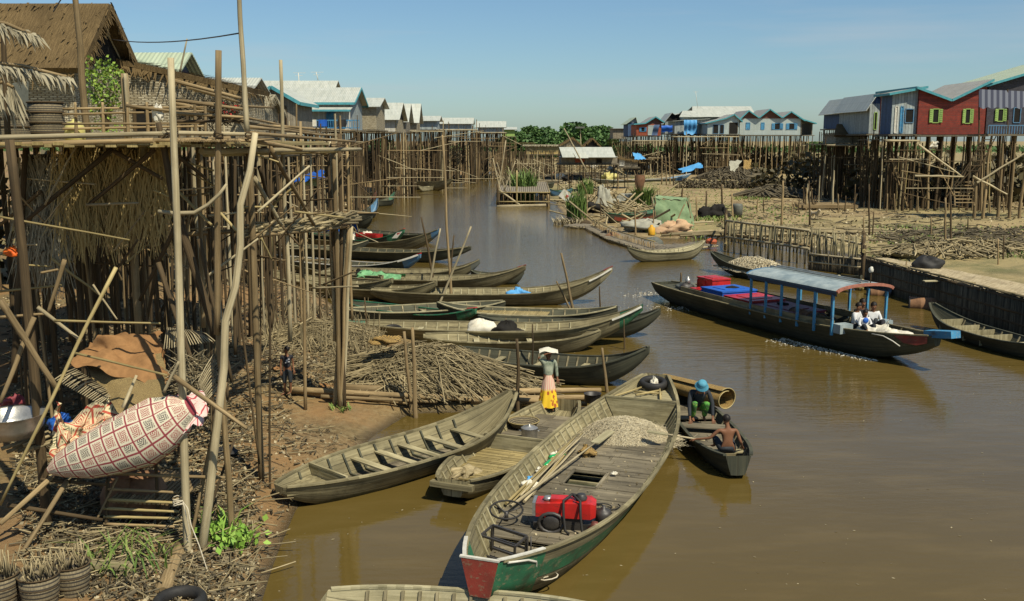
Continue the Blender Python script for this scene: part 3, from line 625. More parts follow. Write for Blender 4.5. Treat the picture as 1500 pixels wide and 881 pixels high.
    t['_w'] = 1; del t['_w']
    return t, w
def zpx(py, Yd): return CAMH + (205.5 - py) / FPX * Yd * 1.0
def xpx(px, Yd): return (px - 750) / FPX * Yd / math.cos(PITCH) * 1.0 if False else aty(px, 205, Yd).x
def zz(px, py, Yd): return aty(px, py, Yd).z

def gable_house(name, label, cat, px_right, py_ridge, Yc, Dp, py_eave, py_floor, length, **k):
    """house on the left bank: ridge parallel to the picture, gable end facing the river (+x)"""
    x = aty(px_right, py_ridge, Yc).x; zr = aty(px_right, py_ridge, Yc).z; ze = aty(px_right, py_eave, Yc - Dp / 2).z; zf = aty(px_right, py_floor, Yc - Dp / 2).z
    return house(name, label, cat, x, Yc - Dp / 2, R(90), Dp, length, zf, [(0, ze - zf), (Dp / 2, zr - zf), (Dp, ze - zf)], **k)

# -- left bank, near to far
HL = 'stilt houses along the left bank'
th, thw = gable_house('thatched_house', 'big brown thatched stilt house with open gable at the top left', 'house', 143, 15, 26.3, 3.3, 92, 196, 9.5, wall='palmwall', roof='thatch', gable='dark', stilts=(4, 7), r=.11, group=HL, front_open=False, ov=.35, rt=.16, braces=6,
    feats=[('L', 1.2, 2.3, .1, 1.5, 'open', 'pole_dark'), ('L', 6.4, 7.2, .1, 1.4, 'open', 'pole_dark')])
for k in range(6):
    stickobj('rafter', th, aty(143 + k * 3, 20 + k * 4, 26.2), aty(176 - k * 6, 88, 27.6), .035, 'pole_pale')
# lower wing of the thatched house to the right, with its own sloping thatch eave
wing, ww = house('thatched_lean_to', 'low palm-leaf wall wing with sloping thatch eave right of the big thatched house', 'house', aty(118, 195, 27).x, 27.4, 0, 4.1, 3.2, aty(118, 197, 27.4).z, [(0, 2.05), (4.1, 1.15)], wall='palmwall', roof='thatch', stilts=(5, 3), r=.09, group=HL, ov=.12, rt=.14,
    feats=[('F', 1.35, 1.85, .05, .75, 'open', 'pole_dark'), ('F', 2.55, 2.95, .05, .8, 'open', 'pole_dark')])
gable_house('green_roofed_house', 'stilt house with plain pale green tin roof behind the thatched house', 'house', 263, 81, 37, 4.5, 128, 197, 7, wall='oldboards', roof='metal_green', gable='bluewall', stilts=(4, 5), group=HL, ov=.45, extra=20)
gable_house('tin_roofed_house', 'grey tin roofed stilt house with reddish plank gable beside the crooked pole', 'house', 369, 117, 52, 5.0, 142, 192, 9, wall='oldboards', roof='metal', gable='brownboard', stilts=(4, 6), group=HL, extra=30)
gable_house('thatched_shack', 'small grey thatched shack with pale walls below the teal trimmed roof', 'shack', 394, 142, 45, 3.2, 160, 192, 2.6, wall='palmwall', roof='thatch_pale', stilts=(3, 3), group=HL, ov=.3, extra=16)
x0 = aty(372, 170, 62).x
house('verandah_house', 'stilt house with low teal edged gable facing the camera left of the white balcony house', 'house', x0, 62, 0, 2.6, 5, aty(0, 190, 62).z, [(0, 1.85), (1.2, 2.55), (2.6, 1.75)], wall='oldboards', roof='metal', trim='teal', stilts=(4, 4), group=HL, ov=.35, extra=22,
      feats=[('F', .5, .95, .5, 1.3, 'open', 'teal'), ('F', 1.5, 2.0, .0, 1.4, 'open', 'pole_dark')])
gable_house('long_roofed_house', 'long pale zinc roof rising highest behind the white balcony house', 'house', 488, 120, 96, 9, 150, 190, 12, wall='whitewall', roof='metal', gable='oldboards', stilts=(5, 5), group=HL, extra=20)
# the white house with the blue balcony
bh, bw = gable_house('balcony_house', 'white stilt house with blue door and blue balcony railing under a green edged zinc roof', 'house', 521, 130, 90, 7, 149, 190, 6.2, wall='greywall', side='whitewall', roof='metal', trim='teal', stilts=(5, 4), group=HL, extra=30,
    feats=[('L', 1.9, 2.7, .25, 1.45, 'open', 'bluepaint'), ('L', 4.2, 4.9, .02, 1.45, 'door', 'skyblue')])
# verandah: shed roof, deck, railing (towards the camera = local -x)
def wv(a, b, c): return bw(-a, 6.2 - b, c)       # a: out from the wall, b: along it from the left, c: height
zf_b = 0
mb = MB(); mb.slab([wv(0.02, -.4, 1.95), wv(0.02, 6.5, 1.95), wv(1.7, 6.5, 1.62), wv(1.7, -.4, 1.62)], -.05, (0, 0, 1)); mb.build('verandah_roof', M['metal'], bh)
mb = MB(); mb.beam(wv(1.72, -.4, 1.56), wv(1.72, 6.5, 1.56), .05, .16); mb.build('trim', M['teal'], bh)
mb = MB(); mb.slab([wv(.33, -.3, -.1), wv(.33, 7.4, -.1), wv(1.6, 7.4, -.1), wv(1.6, -.3, -.1)], -.1, (0, 0, 1)); mb.build('balcony_floor', M['deck'], bh)
mb = MB(); mb.beam(wv(1.55, -1.8, .75), wv(1.55, 7.2, .75), .08, .08); mb.beam(wv(1.55, -1.8, .12), wv(1.55, 7.2, .12), .08, .08)
for i in range(46): mb.beam(wv(1.55, -1.8 + i * .2, .12), wv(1.55, -1.8 + i * .2, .75), .05, .04)
mb.build('railing', M['skyblue'], bh)
for b in (-.3, 3, 6.4):
    mb = MB(); mb.beam(wv(1.5, b, -.1), wv(1.5, b, 1.6), .1, .1); mb.build('verandah_post', M['whitepaint'], bh)
for i, (b, mt) in enumerate(((1.5, 'whitesack'), (2.9, 'whitesack'), (3.8, 'bluetarp'), (5.4, 'black'))):
    mb = MB(); P = [[wv(1.66 + .03 * math.sin(j), b + j * .12, .8 - k * .14) for j in range(7)] for k in range(5)]; mb.grid(P)
    single(mb, 'hanging_laundry', M[mt], ['white cloth drying at the left of the blue balcony railing', 'pale cloth drying beside the blue door', 'blue cloth drying on the balcony railing', 'dark cloth drying at the right end of the blue railing'][i], 'laundry', wv(1.66, b, .8), 'laundry on the blue railing')
gable_house('pale_roofed_house', 'pale zinc roofed stilt house just right of the white balcony house', 'house', 557, 145, 108, 7, 156, 190, 7, wall='palmwall', roof='metal', stilts=(4, 4), group=HL, extra=20)
gable_house('broad_roofed_house', 'wide pale roof with beige wall and open shed beneath', 'house', 585, 152, 118, 8, 174, 193, 8, wall='palmwall', side='whitewall', roof='metal', gable='dark', stilts=(5, 4), group=HL, extra=30)
gable_house('twin_gabled_house', 'narrow pale roof with pointed gable between two lower roofs', 'house', 597, 153, 136, 6, 176, 194, 6, wall='oldboards', roof='metal', gable='dark', stilts=(4, 3), group=HL, extra=20)
gable_house('end_gabled_house', 'last steep pale gable at the right end of the left bank row', 'house', 612, 153, 146, 6, 177, 194, 8, wall='palmwall', roof='metal', gable='dark', stilts=(4, 4), group=HL, extra=30)
for i, (pl, pr, pt, pe, pf, Yd, lb) in enumerate(((612, 640, 171, 177, 190, 152, 'low dark walled house beside the last steep gable'), (643, 690, 173.5, 181, 190, 190, 'far house with long flat zinc roof left of the gap'), (700, 738, 178.5, 186, 195, 205, 'far house with low pale green roof near the tree line'), (735, 754, 187, 190, 200, 215, 'smallest far house with green wall next to the tree line'))):
    xl = aty(pl, 200, Yd).x; xr = aty(pr, 200, Yd).x; zf = aty(0, pf, Yd).z; ze = aty(0, pe, Yd).z; zr = aty(0, pt, Yd + 3).z
    t, w = house('far_house', lb, 'house', xr, Yd, R(90), 6, xr - xl, zf, [(0, ze - zf), (3, zr - zf), (6, ze - zf)], wall='greywall' if i != 3 else 'limegreen', roof='metal', stilts=(3, 4), group=HL, extra=30)

# -- right bank
M['darkwall'] = board_wall('dark_boards', (.06, .06, .075), (.035, .03, .04), False, .2)
HR = 'stilt houses along the right bank'
def facade(name, label, cat, pxl, pxr, Yd, Dp, py_floor, prof_px, **k):
    """house on the right bank: facade parallel to the picture; prof_px = roof line pixels over the facade"""
    xl = aty(pxl, 200, Yd).x; xr = aty(pxr, 200, Yd).x; zf = aty(0, py_floor, Yd).z; Wd = xr - xl
    prof = [(aty(a, b, Yd).x - xl, aty(a, b, Yd).z - zf) for a, b in prof_px]; prof[0] = (0, prof[0][1]); prof[-1] = (Wd, prof[-1][1])
    pf = lambda px: aty(px, 200, Yd).x - xl
    fe = []
    for f in k.pop('fpx', ()):
        a, b, zt, zb, kind, *c = f; fe.append(('F', pf(a), pf(b), aty(0, zb, Yd).z - zf, aty(0, zt, Yd).z - zf, kind, *c))
    return house(name, label, cat, xl, Yd, 0, Wd, Dp, zf, prof, feats=fe, group=HR, **k)
facade('red_house', 'red clapboard stilt house with pale green shutters and teal roof edge', 'house', 1343, 1441, 86, 9, 197.5, [(1343, 131), (1392, 147.5), (1441, 121)], wall='red', side='red', roof='metal_rust', trim='teal', stilts=(6, 4), r=.16, extra=26, braces=6, ov=.35,
       fpx=[(1364, 1373, 160, 180, 'shutters', 'limegreen'), (1411.5, 1419, 160, 181, 'shutters', 'limegreen')], pkey='pole_dark')
facade('blue_front_house', 'grey and blue plank house front joined to the red house, with a flat porch roof', 'house', 1304.5, 1342.4, 86.3, 2.6, 196.5, [(1304.5, 137), (1342.4, 130)], wall='greywall', side='bluewall', roof='metal_rust', trim='teal', stilts=(4, 3), r=.15, extra=16,
       fpx=[(1324, 1336, 160, 180, 'open', 'bluepaint'), (1309, 1313, 156, 195, 'shut', 'whitepaint'), (1317, 1321, 156, 195, 'shut', 'skyblue')])
facade('awning_house', 'stilt house at the right edge with green tin roof and striped awning over its porch', 'house', 1443, 1560, 86.3, 9, 196, [(1443, 124), (1560, 88)], wall='darkwall', side='red', roof='metal_green', trim='teal', stilts=(6, 4), r=.16, extra=24, ov=.5,
       fpx=[(1459, 1467, 160, 178, 'shutters', 'limegreen'), (1482, 1492, 158, 180, 'open', 'bluepaint')])
# awning with blue stripes, porch rail and steps at the right edge
def stripes():
    m, nt, p = newmat('striped_canvas'); uv = nd(nt, 'ShaderNodeUVMap'); sp = nd(nt, 'ShaderNodeSeparateXYZ'); nt.links.new(uv.outputs[0], sp.inputs[0])
    a = nd(nt, 'ShaderNodeMath', operation='MULTIPLY', i_1=2.2); nt.links.new(sp.outputs[0], a.inputs[0]); b = nd(nt, 'ShaderNodeMath', operation='FRACT'); nt.links.new(a.outputs[0], b.inputs[0])
    nt.links.new(mix(nt, rng(nt, b.outputs[0], .48, .52), (.02, .025, .05), (.11, .12, .15)), p.inputs['Base Color']); p.inputs['Roughness'].default_value = .8; return m
M['stripe'] = stripes()
aw = thing('porch_awning', 'blue and white striped canvas awning hanging over the porch at the right edge', 'awning', aty(1470, 196, 77))
mb = MB(); P = [[aty(1434 + j * 6.6, 131 + 0.3 * j * (1 - i / 5) + i * 5.2 + (3 if j % 2 else 0) * i / 5, 77 - i * .12 + .08 * (j % 2)) for j in range(17)] for i in range(6)]
mb.grid(P, lambda i, j: (j * .35, i * .3)); mb.build('canvas', M['stripe'], aw)
for px in (1434, 1476, 1530): stickobj('post', aw, aty(px, 196, 77), aty(px, 131, 77), .07, 'pole_dark')
pr = thing('porch_deck', 'dark porch deck with blue railing in front of the awning house', 'porch', aty(1480, 197, 77))
mb = MB(); mb.beam(aty(1432, 198, 77.5), aty(1560, 198, 77.5), 3.4, .14); mb.build('floor', M['deck'], pr)
mb = MB(); a, b = aty(1448, 184, 75.9), aty(1560, 184, 75.9); mb.beam(a, b, .07, .07)
for i in range(30): q = a.lerp(b, i / 29); mb.beam(q, q - Vector((0, 0, .65)), .05, .05)
mb.build('railing', M['bluepaint'], pr)
for px in (1434, 1452, 1470, 1488, 1506, 1540):
    q = aty(px, 198, 76.2); stickobj('stilt', pr, (q.x + U(-.3, .3), q.y, gz(q.x, q.y) - .2), q, .13, 'pole')
for a, b in (((1431, 268), (1500, 225)), ((1345, 212), (1408, 258)), ((1425, 258), (1475, 285)), ((1340, 258), (1412, 259))):
    stickobj('brace', pr, aty(*a, 76), aty(*b, 76), .09, 'pole_pale')
for nm, a, b, wd, mt, lb in (('stair', (1404, 265), (1436, 300), 1.5, 'pole', 'pale wooden steps leaning under the red house'), ('ladder', (1455, 198), (1418, 262), .9, 'pole_dark', 'long dark ladder slanting up to the porch right of the red house')):
    p0, p1 = (aty(1413, 302, 76), aty(1411, 262, 77.5)) if nm == 'stair' else (aty(1420, 258, 76), aty(1452, 197, 76))
    st = thing(nm, lb, nm, p0)
    for s in (-.5, .5): stickobj('rail', st, p0 + Vector((s * wd, 0, 0)), p1 + Vector((s * wd, 0, 0)), .06, mt)
    n = 8
    for i in range(1, n):
        q = p0.lerp(p1, i / n); mb = MB(); mb.beam(q - Vector((wd / 2, 0, 0)), q + Vector((wd / 2, 0, 0)), .2, .06); mb.build('rung', M[mt], st)
facade('row_house', 'dark blue house with double pale gable left of the blue front house', 'house', 1272, 1303, 98, 9, 196, [(1268, 152), (1284, 138.5), (1296, 151), (1300, 141), (1303, 150)], wall='greywall', roof='metal', gable='bluewall', stilts=(4, 3), r=.14, extra=20, fpx=[(1279, 1283, 165, 190, 'open', 'limegreen'), (1290, 1294, 165, 190, 'shut', 'whitepaint')])
facade('corner_house', 'small dark blue house with pale gable at the left end of the right hand row', 'house', 1238, 1270, 112, 8, 188, [(1238, 158), (1251, 144), (1270, 160)], wall='bluewall', roof='metal', gable='bluewall', stilts=(4, 3), r=.14, extra=20, fpx=[(1243, 1250, 165, 180, 'open', 'bluepaint')])
facade('thatched_hut', 'squat thatched hut on stilts in front of the dark blue house', 'hut', 1224, 1270, 104, 4, 210, [(1224, 197), (1270, 197)], wall='palmwall', roof='thatch', stilts=(6, 3), r=.1, extra=40, ov=.1)
mb = MB(); a, b, c, d = aty(1222, 198, 103.6), aty(1272, 198, 103.6), aty(1268, 182, 106), aty(1226, 182, 106)
mb.slab([a, b, c, d], .25, (0, .7, -.7)); a2, b2 = aty(1222, 198, 108.6), aty(1272, 198, 108.6); mb.slab([c, b2 + Vector((0, 0, .3)), a2 + Vector((0, 0, .3)), d], .25, (0, -.7, -.7))
hut_roof = mb
hut = [o for o in COL.objects if o.get('category') == 'hut'][0]; hut_roof.build('roof', M['thatch'], hut)
facade('gabled_long_house', 'long pale grey stilt house with three gables and blue windows', 'house', 1083, 1172, 180, 9, 198, [(1083, 174), (1096, 162.5), (1111, 173), (1127, 160.5), (1145, 173), (1158, 164), (1172, 174)], wall='zincwall', roof='metal_rust', gable='brownboard', trim='teal', stilts=(12, 4), r=.15, extra=26, ov=.6,
       fpx=[(1092, 1098, 180, 190, 'shut', 'skyblue'), (1114, 1119, 180, 190, 'shut', 'skyblue'), (1134, 1142, 181, 190, 'shutters', 'skyblue'), (1155, 1163, 181, 190, 'shutters', 'skyblue')], pkey='pole')
facade('open_porch', 'open sided porch with thin roof at the right end of the three gabled house', 'porch', 1173, 1190, 180, 7, 198, [(1173, 175), (1190, 180)], roof='metal_rust', stilts=(4, 3), r=.14, extra=8, front_open=True, backwall=False, wall='oldboards', trim='teal')
facade('long_zinc_house', 'long house with the biggest pale zinc roof behind the three gabled house', 'house', 1000, 1100, 192, 14, 197, [(1000, 170), (1100, 170)], wall='zincwall', roof='metal', stilts=(10, 3), r=.15, extra=10, ov=.1)
lz = [o for o in COL.objects if o.get('label', '').startswith('long house with the biggest')][0]
def hip(root, pl, pr, prl, prr, pe, pt, Yd, dy, mat):
    mb = MB(); mb.slab([aty(pl, pe, Yd), aty(pr, pe, Yd), aty(prr, pt, Yd + dy), aty(prl, pt, Yd + dy)], .08, (0, -.6, .8)); mb.slab([aty(prl, pt, Yd + dy), aty(prr, pt, Yd + dy), aty(pr, pe, Yd) + Vector((0, 2 * dy, 0)), aty(pl, pe, Yd) + Vector((0, 2 * dy, 0))], .08, (0, .6, .8)); mb.build('roof', M[mat], root)
hip(lz, 995, 1088, 1000, 1088, 172, 163, 190.5, 4, 'metal'); hip(lz, 1014, 1105, 1014, 1100, 166, 156.5, 193.5, 5, 'metal')
facade('open_front_house', 'open fronted house with rusty low roof between the blue sheet and the three gabled house', 'house', 1036, 1082, 178, 7, 197, [(1036, 180), (1062, 174), (1075, 168), (1082, 175)], wall='zincwall', roof='metal_rust', trim='teal', stilts=(7, 3), r=.15, extra=30, fpx=[(1044, 1052, 183, 196, 'open', 'bluepaint'), (1054, 1060, 183, 196, 'open', 'bluepaint'), (1068, 1080, 180, 196, 'open', 'pole_dark')])
facade('blue_sheet_house', 'house hung with a big blue plastic sheet on its front', 'house', 988, 1035, 184, 8, 196, [(988, 178), (1035, 175)], wall='greywall', roof='metal', stilts=(6, 3), r=.15, extra=30)
mb = MB(); P = [[aty(1002 + j * 1.9, 176 + i * 3 + (1.2 * math.sin(j * 1.3) * i / 7), 182.8 - .25 * math.sin(i * .9) + .1 * math.sin(j * 2)) for j in range(11)] for i in range(8)]; mb.grid(P)
single(mb, 'blue_sheet', M['paleblue'], 'bright blue plastic sheet hanging on the front of a far right bank house', 'tarp', aty(1012, 185, 183))
mb = MB(); P = [[aty(969 + j * 1.6, 184 + i * 1.9 + math.sin(j) * .5, 176.8 - .2 * math.sin(i)) for j in range(11)] for i in range(6)]; mb.grid(P)
single(mb, 'hanging_sheet', M['bluetarp'], 'darker blue sheet hanging left of the bright blue plastic sheet', 'tarp', aty(975, 190, 177))
mb = MB(); P = [[aty(958 + j * 1.4 + i * -.6, 183 + i * 2.6, 176.6 - .2 * math.sin(i)) for j in range(7)] for i in range(7)]; mb.grid(P)
single(mb, 'draped_cloth', M['bluewall'], 'narrow navy cloth draped from the orange house porch', 'cloth', aty(962, 190, 177))
facade('orange_house', 'orange and blue house with rusty gabled roof on the right bank', 'house', 932, 968, 178, 8, 199, [(932, 182), (945, 181), (960, 171.5), (968, 177)], wall='orange', roof='metal_rust', gable='brownboard', trim='teal', stilts=(6, 3), r=.15, extra=24, fpx=[(939, 944, 187, 193, 'shutters', 'skyblue'), (949, 960, 184, 198, 'shut', 'zincwall')])
facade('narrow_blue_house', 'narrow blue house with steep zinc gable left of the orange house', 'house', 920, 932, 188, 8, 200, [(920, 180), (931, 172.5), (937, 178)], wall='bluewall', roof='metal_green', gable='greywall', stilts=(3, 3), r=.15, extra=12)
facade('weathered_house', 'small brown weathered hut at the left end of the right bank row', 'house', 898, 917, 215, 7, 203, [(898, 189), (917, 189)], wall='oldboards', roof='metal_rust', stilts=(4, 3), r=.14, extra=16)
# houses between: hidden roofs in the row
facade('pointed_roof_house', 'pointed pale gable standing between the orange house and the long zinc roof', 'house', 974, 997, 196, 8, 196, [(974, 178), (984, 166), (988, 169), (997, 166.5)], wall='greywall', roof='metal', gable='dark', stilts=(4, 3), r=.14, extra=10)
# low floating house in the middle with a long grey roof, and two huts behind
facade('shore_house', 'low house with long grey zinc roof standing among the boats in the middle', 'house', 822, 905, 122, 5, 240, [(822, 231), (905, 231)], wall='oldboards', roof='metal', stilts=(6, 2), r=.08, ov=.05, braces=0, fpx=[(843, 856, 232, 238, 'shut', 'orange'), (874, 882, 233, 239, 'open', 'pole_dark')])
sh = [o for o in COL.objects if o.get('label', '').startswith('low house with long grey')][0]; hip(sh, 824, 902, 819, 896, 231.5, 216.5, 121, 3, 'metal'); hip(sh, 844, 862, 840, 858, 232.5, 225, 119.5, .8, 'metal')
facade('brown_hut', 'brown gabled hut behind the long grey roof', 'hut', 824, 853, 150, 4, 217, [(824, 211), (839, 202), (853, 214)], wall='palmwall', roof='thatch', stilts=(3, 2), r=.08, ov=.4)
facade('broken_hut', 'half collapsed hut with white sheet behind the right end of the long grey roof', 'hut', 858, 878, 150, 4, 217, [(858, 212), (868, 203), (878, 213)], wall='dark', roof='thatch', stilts=(3, 2), r=.08, ov=.3)
facade('reed_shed', 'long reed walled shed on the shore left of the long grey roof', 'shed', 770, 828, 165, 5, 226, [(770, 213), (828, 213)], wall='reed', roof='thatch_pale', stilts=(8, 2), r=.09, ov=.5, extra=30)
# scattered antennas
for px, pyt, pyb, Yd, lb in ((437, 107, 148, 96, 'television aerial on the long pale roof left of the white balcony house'), (1019, 134, 158, 190, 'thin television mast over the long zinc roof on the right bank'), (463, 106, 118, 96, 'short thin rod on the ridge of the long pale roof')):
    p0, p1 = aty(px + 3, pyb, Yd), aty(px, pyt, Yd); t = thing('aerial', lb, 'aerial', p0); mb = MB(); mb.tube([p0, p1], .04, 5); mb.build('mast', M['whitepaint'], t)
    mb = MB(); mb.beam(p1 - Vector((.5, 0, 0)), p1 + Vector((.7, 0, 0)), .03, .03); mb.beam(p1 - Vector((.3, 0, .25)), p1 + Vector((.4, 0, -.25)), .03, .03); mb.build('crossbar', M['whitepaint'], t)
# ---------------------------------------------------------------- boats
def boat(name, label, stern, bow, B=1.2, free=.42, rb=.7, rs=.25, mat='boat', inmat='boat_inside', bowmat=None, sternmat=None, tip=.16, stip=None, nrib=9, thw=(.2, .38, .55, .72), floor=.04, pw=2.6,
         cat='boat', group=None, floormat='deck', tiph=.2, stiph=None, bowlen=.12, sternlen=.08, gunmat=None, stripe=None, draft=.1, bs=.5, bulk=(), ribmat='rib', curve=3.0, edge=None):
    """stern, bow: pixels of the two tips; returns root and helpers"""
    s3 = atz(stern[0], stern[1], free + rs); b3 = atz(bow[0], bow[1], free + rb)
    d = (b3 - s3); d.z = 0; L = d.length; rz = math.atan2(d.y, d.x); mid = (s3 + b3) / 2; mid.z = 0
    root = thing(name, label, cat, mid, rz, group); stip = tip if stip is None else stip; stiph = tiph if stiph is None else stiph
    gun = lambda t: free + (rb * ((t - .5) * 2) ** curve if t > .5 else rs * ((.5 - t) * 2) ** curve)
    def hb(t):
        s = abs(2 * t - 1); e = (tip if t > .5 else stip) / B
        return B / 2 * ((1 - s ** pw) * (1 - e) + e)
    def keel(t):
        s = abs(2 * t - 1); end = (free + rb - tiph) if t > .5 else (free + rs - stiph)
        return -draft + (end + draft) * s ** (4.2 if (rb if t > .5 else rs) > .3 else 5)
    th = .035
    def half(t):
        b = hb(t); k = keel(t); g = gun(t)
        return [(0, k), (b * bs, k + .01), (b * (bs * .62 + .38), k + (g - k) * .36), (b * (bs * .25 + .75), k + (g - k) * .72), (b, g)]
    def inw(t, z):                                   # inside half width at height z
        h = half(t)
        for (y0, z0), (y1, z1) in zip(h[1:], h[2:]):
            if z <= z1: return max(0, y0 + (y1 - y0) * max(0, (z - z0)) / max(.001, z1 - z0) - th)
        return hb(t) - th
    N = 30
    def shell(t0, t1, n, nm, m_, off=0, cap0=False, cap1=False, lo=0, hi=4, inner=True):
        mb = MB(); out = []; inn = []; xs = []
        for i in range(n + 1):
            t = t0 + (t1 - t0) * i / n; x = (t - .5) * L; xs.append(x); h = half(t)[lo:hi + 1]
            if off: h = [(y + off, z - (off if z < .1 else 0)) for y, z in h]
            if lo == 0: row = [(x, -y, z) for y, z in h[::-1]] + [(x, y, z) for y, z in h[1:]]
            out.append(row if lo == 0 else [(x, y, z) for y, z in h])
            if inner and lo == 0:
                hh = half(t); q = [(max(0, y - th), max(z, hh[0][1] + th)) for y, z in hh]
                q[-1] = (max(0, hh[-1][0] - th), hh[-1][1])
                inn.append([(x, -y, z) for y, z in q[::-1]] + [(x, y, z) for y, z in q[1:]])
        vv_ = [0]
        for j in range(1, len(out[0])):
            a = Vector(out[n // 2][j]); b = Vector(out[n // 2][j - 1]); vv_.append(vv_[-1] + (a - b).length)
        uf = lambda i, j: (vv_[min(j, len(vv_) - 1)], xs[min(i, n)])
        mb.grid(out, uf, True)
        if lo: mb.grid([[(x, -y, z) for x, y, z in r][::-1] for r in out], uf, True)
        if inn:
            mb.grid([r[::-1] for r in inn], uf, True)
            for e in (0, -1): mb.grid([[r[e] for r in out], [r[e] for r in inn]], lambda i, j: (i * .04, xs[min(j, n)]), False)
            for c, i in ((cap0, 0), (cap1, n)):
                if c: mb.face(out[i] if i == 0 else out[i][::-1], [(p[1], p[2]) for p in (out[i] if i == 0 else out[i][::-1])])
        return mb.build(nm, M[m_], root, local=True)
    t0 = sternlen if sternmat else 0; t1 = 1 - bowlen if bowmat else 1
    hull = shell(t0, t1, N, 'hull', mat, 0, not sternmat, not bowmat)
    if bowmat: shell(t1, 1, 8, 'bow', bowmat, 0, False, True)
    if sternmat: shell(0, t0, 6, 'stern', sternmat, 0, True, False)
    if stripe: shell(*stripe[1], 24, 'side_stripe', stripe[0], .007, lo=stripe[2] if len(stripe) > 2 else 3, hi=stripe[3] if len(stripe) > 3 else 4, inner=False)
    # gunwale rails
    for sg in (-1, 1):
        mb = MB(); P = [];
        for i in range(N + 1):
            t = .01 + .98 * i / N; P.append(((t - .5) * L, sg * (hb(t) - .012), gun(t) + .012))
        for a, b in zip(P, P[1:]): mb.beam(a, b, .07, .035)
        mb.build('gunwale', M[gunmat or mat], root, local=True)
    # floor boards
    fz = max(floor, .035); f0 = next((i / 100 for i in range(2, 60) if keel(i / 100) < fz - .02), .1); f1 = next((1 - i / 100 for i in range(2, 60) if keel(1 - i / 100) < fz - .02), .9)
    mb = MB(); nb = max(3, int(B / .16))
    n = 14
    for i in range(n):
        ta, tb = f0 + (f1 - f0) * i / n, f0 + (f1 - f0) * (i + 1) / n
        wa, wb = inw(ta, fz) + .03, inw(tb, fz) + .03; xa, xb = (ta - .5) * L, (tb - .5) * L
        for j in range(nb):
            u0, u1 = -1 + 2 * j / nb, -1 + 2 * (j + 1) / nb; g = .006 * (j % 2)
            mb.face([(xa, wa * u0, fz + g), (xa, wa * u1, fz + g), (xb, wb * u1, fz + g), (xb, wb * u0, fz + g)][::-1], [(u0 * B / 2, xa), (u1 * B / 2, xa), (u1 * B / 2, xb), (u0 * B / 2, xb)][::-1])
    mb.build('floor', M[floormat], root, local=True)
    for i in range(nrib):
        t = f0 + .02 + (f1 - f0 - .04) * i / max(1, nrib - 1); x = (t - .5) * L; g = gun(t); k = max(keel(t), fz)
        zs = [g - .02, fz + (g - fz) * .72, fz + (g - fz) * .35, fz + .02]
        pts = [(x, -inw(t, z) + .012, z) for z in zs] + [(x, inw(t, z) - .012, z) for z in zs[::-1]]
        mb = MB()
        for a, b in zip(pts, pts[1:]): mb.beam(a, b, .055, .04, (1, 0, 0))
        mb.build('rib', M[ribmat], root, local=True)
    for t in thw:
        x = (t - .5) * L; z = fz + (gun(t) - fz) * .62; w_ = inw(t, z); mb = MB(); mb.beam((x, -w_, z), (x, w_, z), .17, .035); mb.build('thwart', M[inmat], root, local=True)
    for t in bulk:
        x = (t - .5) * L; g = gun(t); mb = MB(); w1, w0 = inw(t, g - .03), inw(t, fz)
        for dx, fl in ((-.02, 0), (.02, 1)):
            q = [(x + dx, -w0, fz), (x + dx, w0, fz), (x + dx, w1, g + .03), (x + dx, -w1, g + .03)]; q = q if fl else q[::-1]
            mb.face(q, [(p[2], p[1]) for p in q])
        mb.beam((x, -w1, g + .04), (x, w1, g + .04), .05, .04); mb.build('bulkhead', M[inmat], root, local=True)
    root['_b'] = 0; del root['_b']
    Rz = Matrix.Rotation(rz, 3, 'Z')
    def w(t, y, z=0.0): return mid + Rz @ Vector(((t - .5) * L, y, z))
    def loc(t, y, z=0.0): return Vector(((t - .5) * L, y, z))
    return dict(root=root, w=w, loc=loc, L=L, hb=hb, gun=gun, inw=inw, fz=fz, rz=rz, R=Rz, keel=keel)
def decking(b, t0, t1, z, wboard=.22, mat='deck', name='deck_boards', along=False, inset=0.0, hole=None, gap=.015):
    mb = MB(); L = b['L']; n = max(1, int((t1 - t0) * L / wboard))
    if not along:
        for i in range(n):
            t = t0 + (t1 - t0) * (i + .5) / n; x = (t - .5) * L; w_ = b['inw'](t, z) - inset; zz_ = z + rnd.uniform(-.006, .006)
            segs = [(-w_, w_)]
            if hole and hole[0] < t < hole[1]: segs = [(-w_, hole[2]), (hole[3], w_)]
            else:
                c = U(-.3, .3) * w_; segs = [(-w_, c - .006), (c + .006, w_)]
            for a, c in segs:
                if c - a > .04: mb.beam((x, a, zz_), (x, c, zz_), (t1 - t0) * L / n - gap, .025)
    else:
        m = max(3, int(2 * b['inw'](.5, z) / wboard))
        for j in range(m):
            u = -1 + 2 * (j + .5) / m; pts = [((t0 + (t1 - t0) * i / 6 - .5) * L, u * (b['inw'](t0 + (t1 - t0) * i / 6, z) - inset), z + rnd.uniform(-.004, .004)) for i in range(7)]
            for a, c in zip(pts, pts[1:]): mb.beam(a, c, wboard - gap, .025)
    return mb.build(name, M[mat], b['root'], local=True)
def lump(name, mat, label, cat, c, rx, ry, rz_, yaw=0, jit=.35, group=None, zmin=-.6, n=36, m=20):
    mb = MB(); mb.ellipsoid(c, rx, ry, rz_, n, m, jit, Matrix.Rotation(yaw, 3, 'Z'), zmin); return single(mb, name, M[mat], label, cat, c, group)

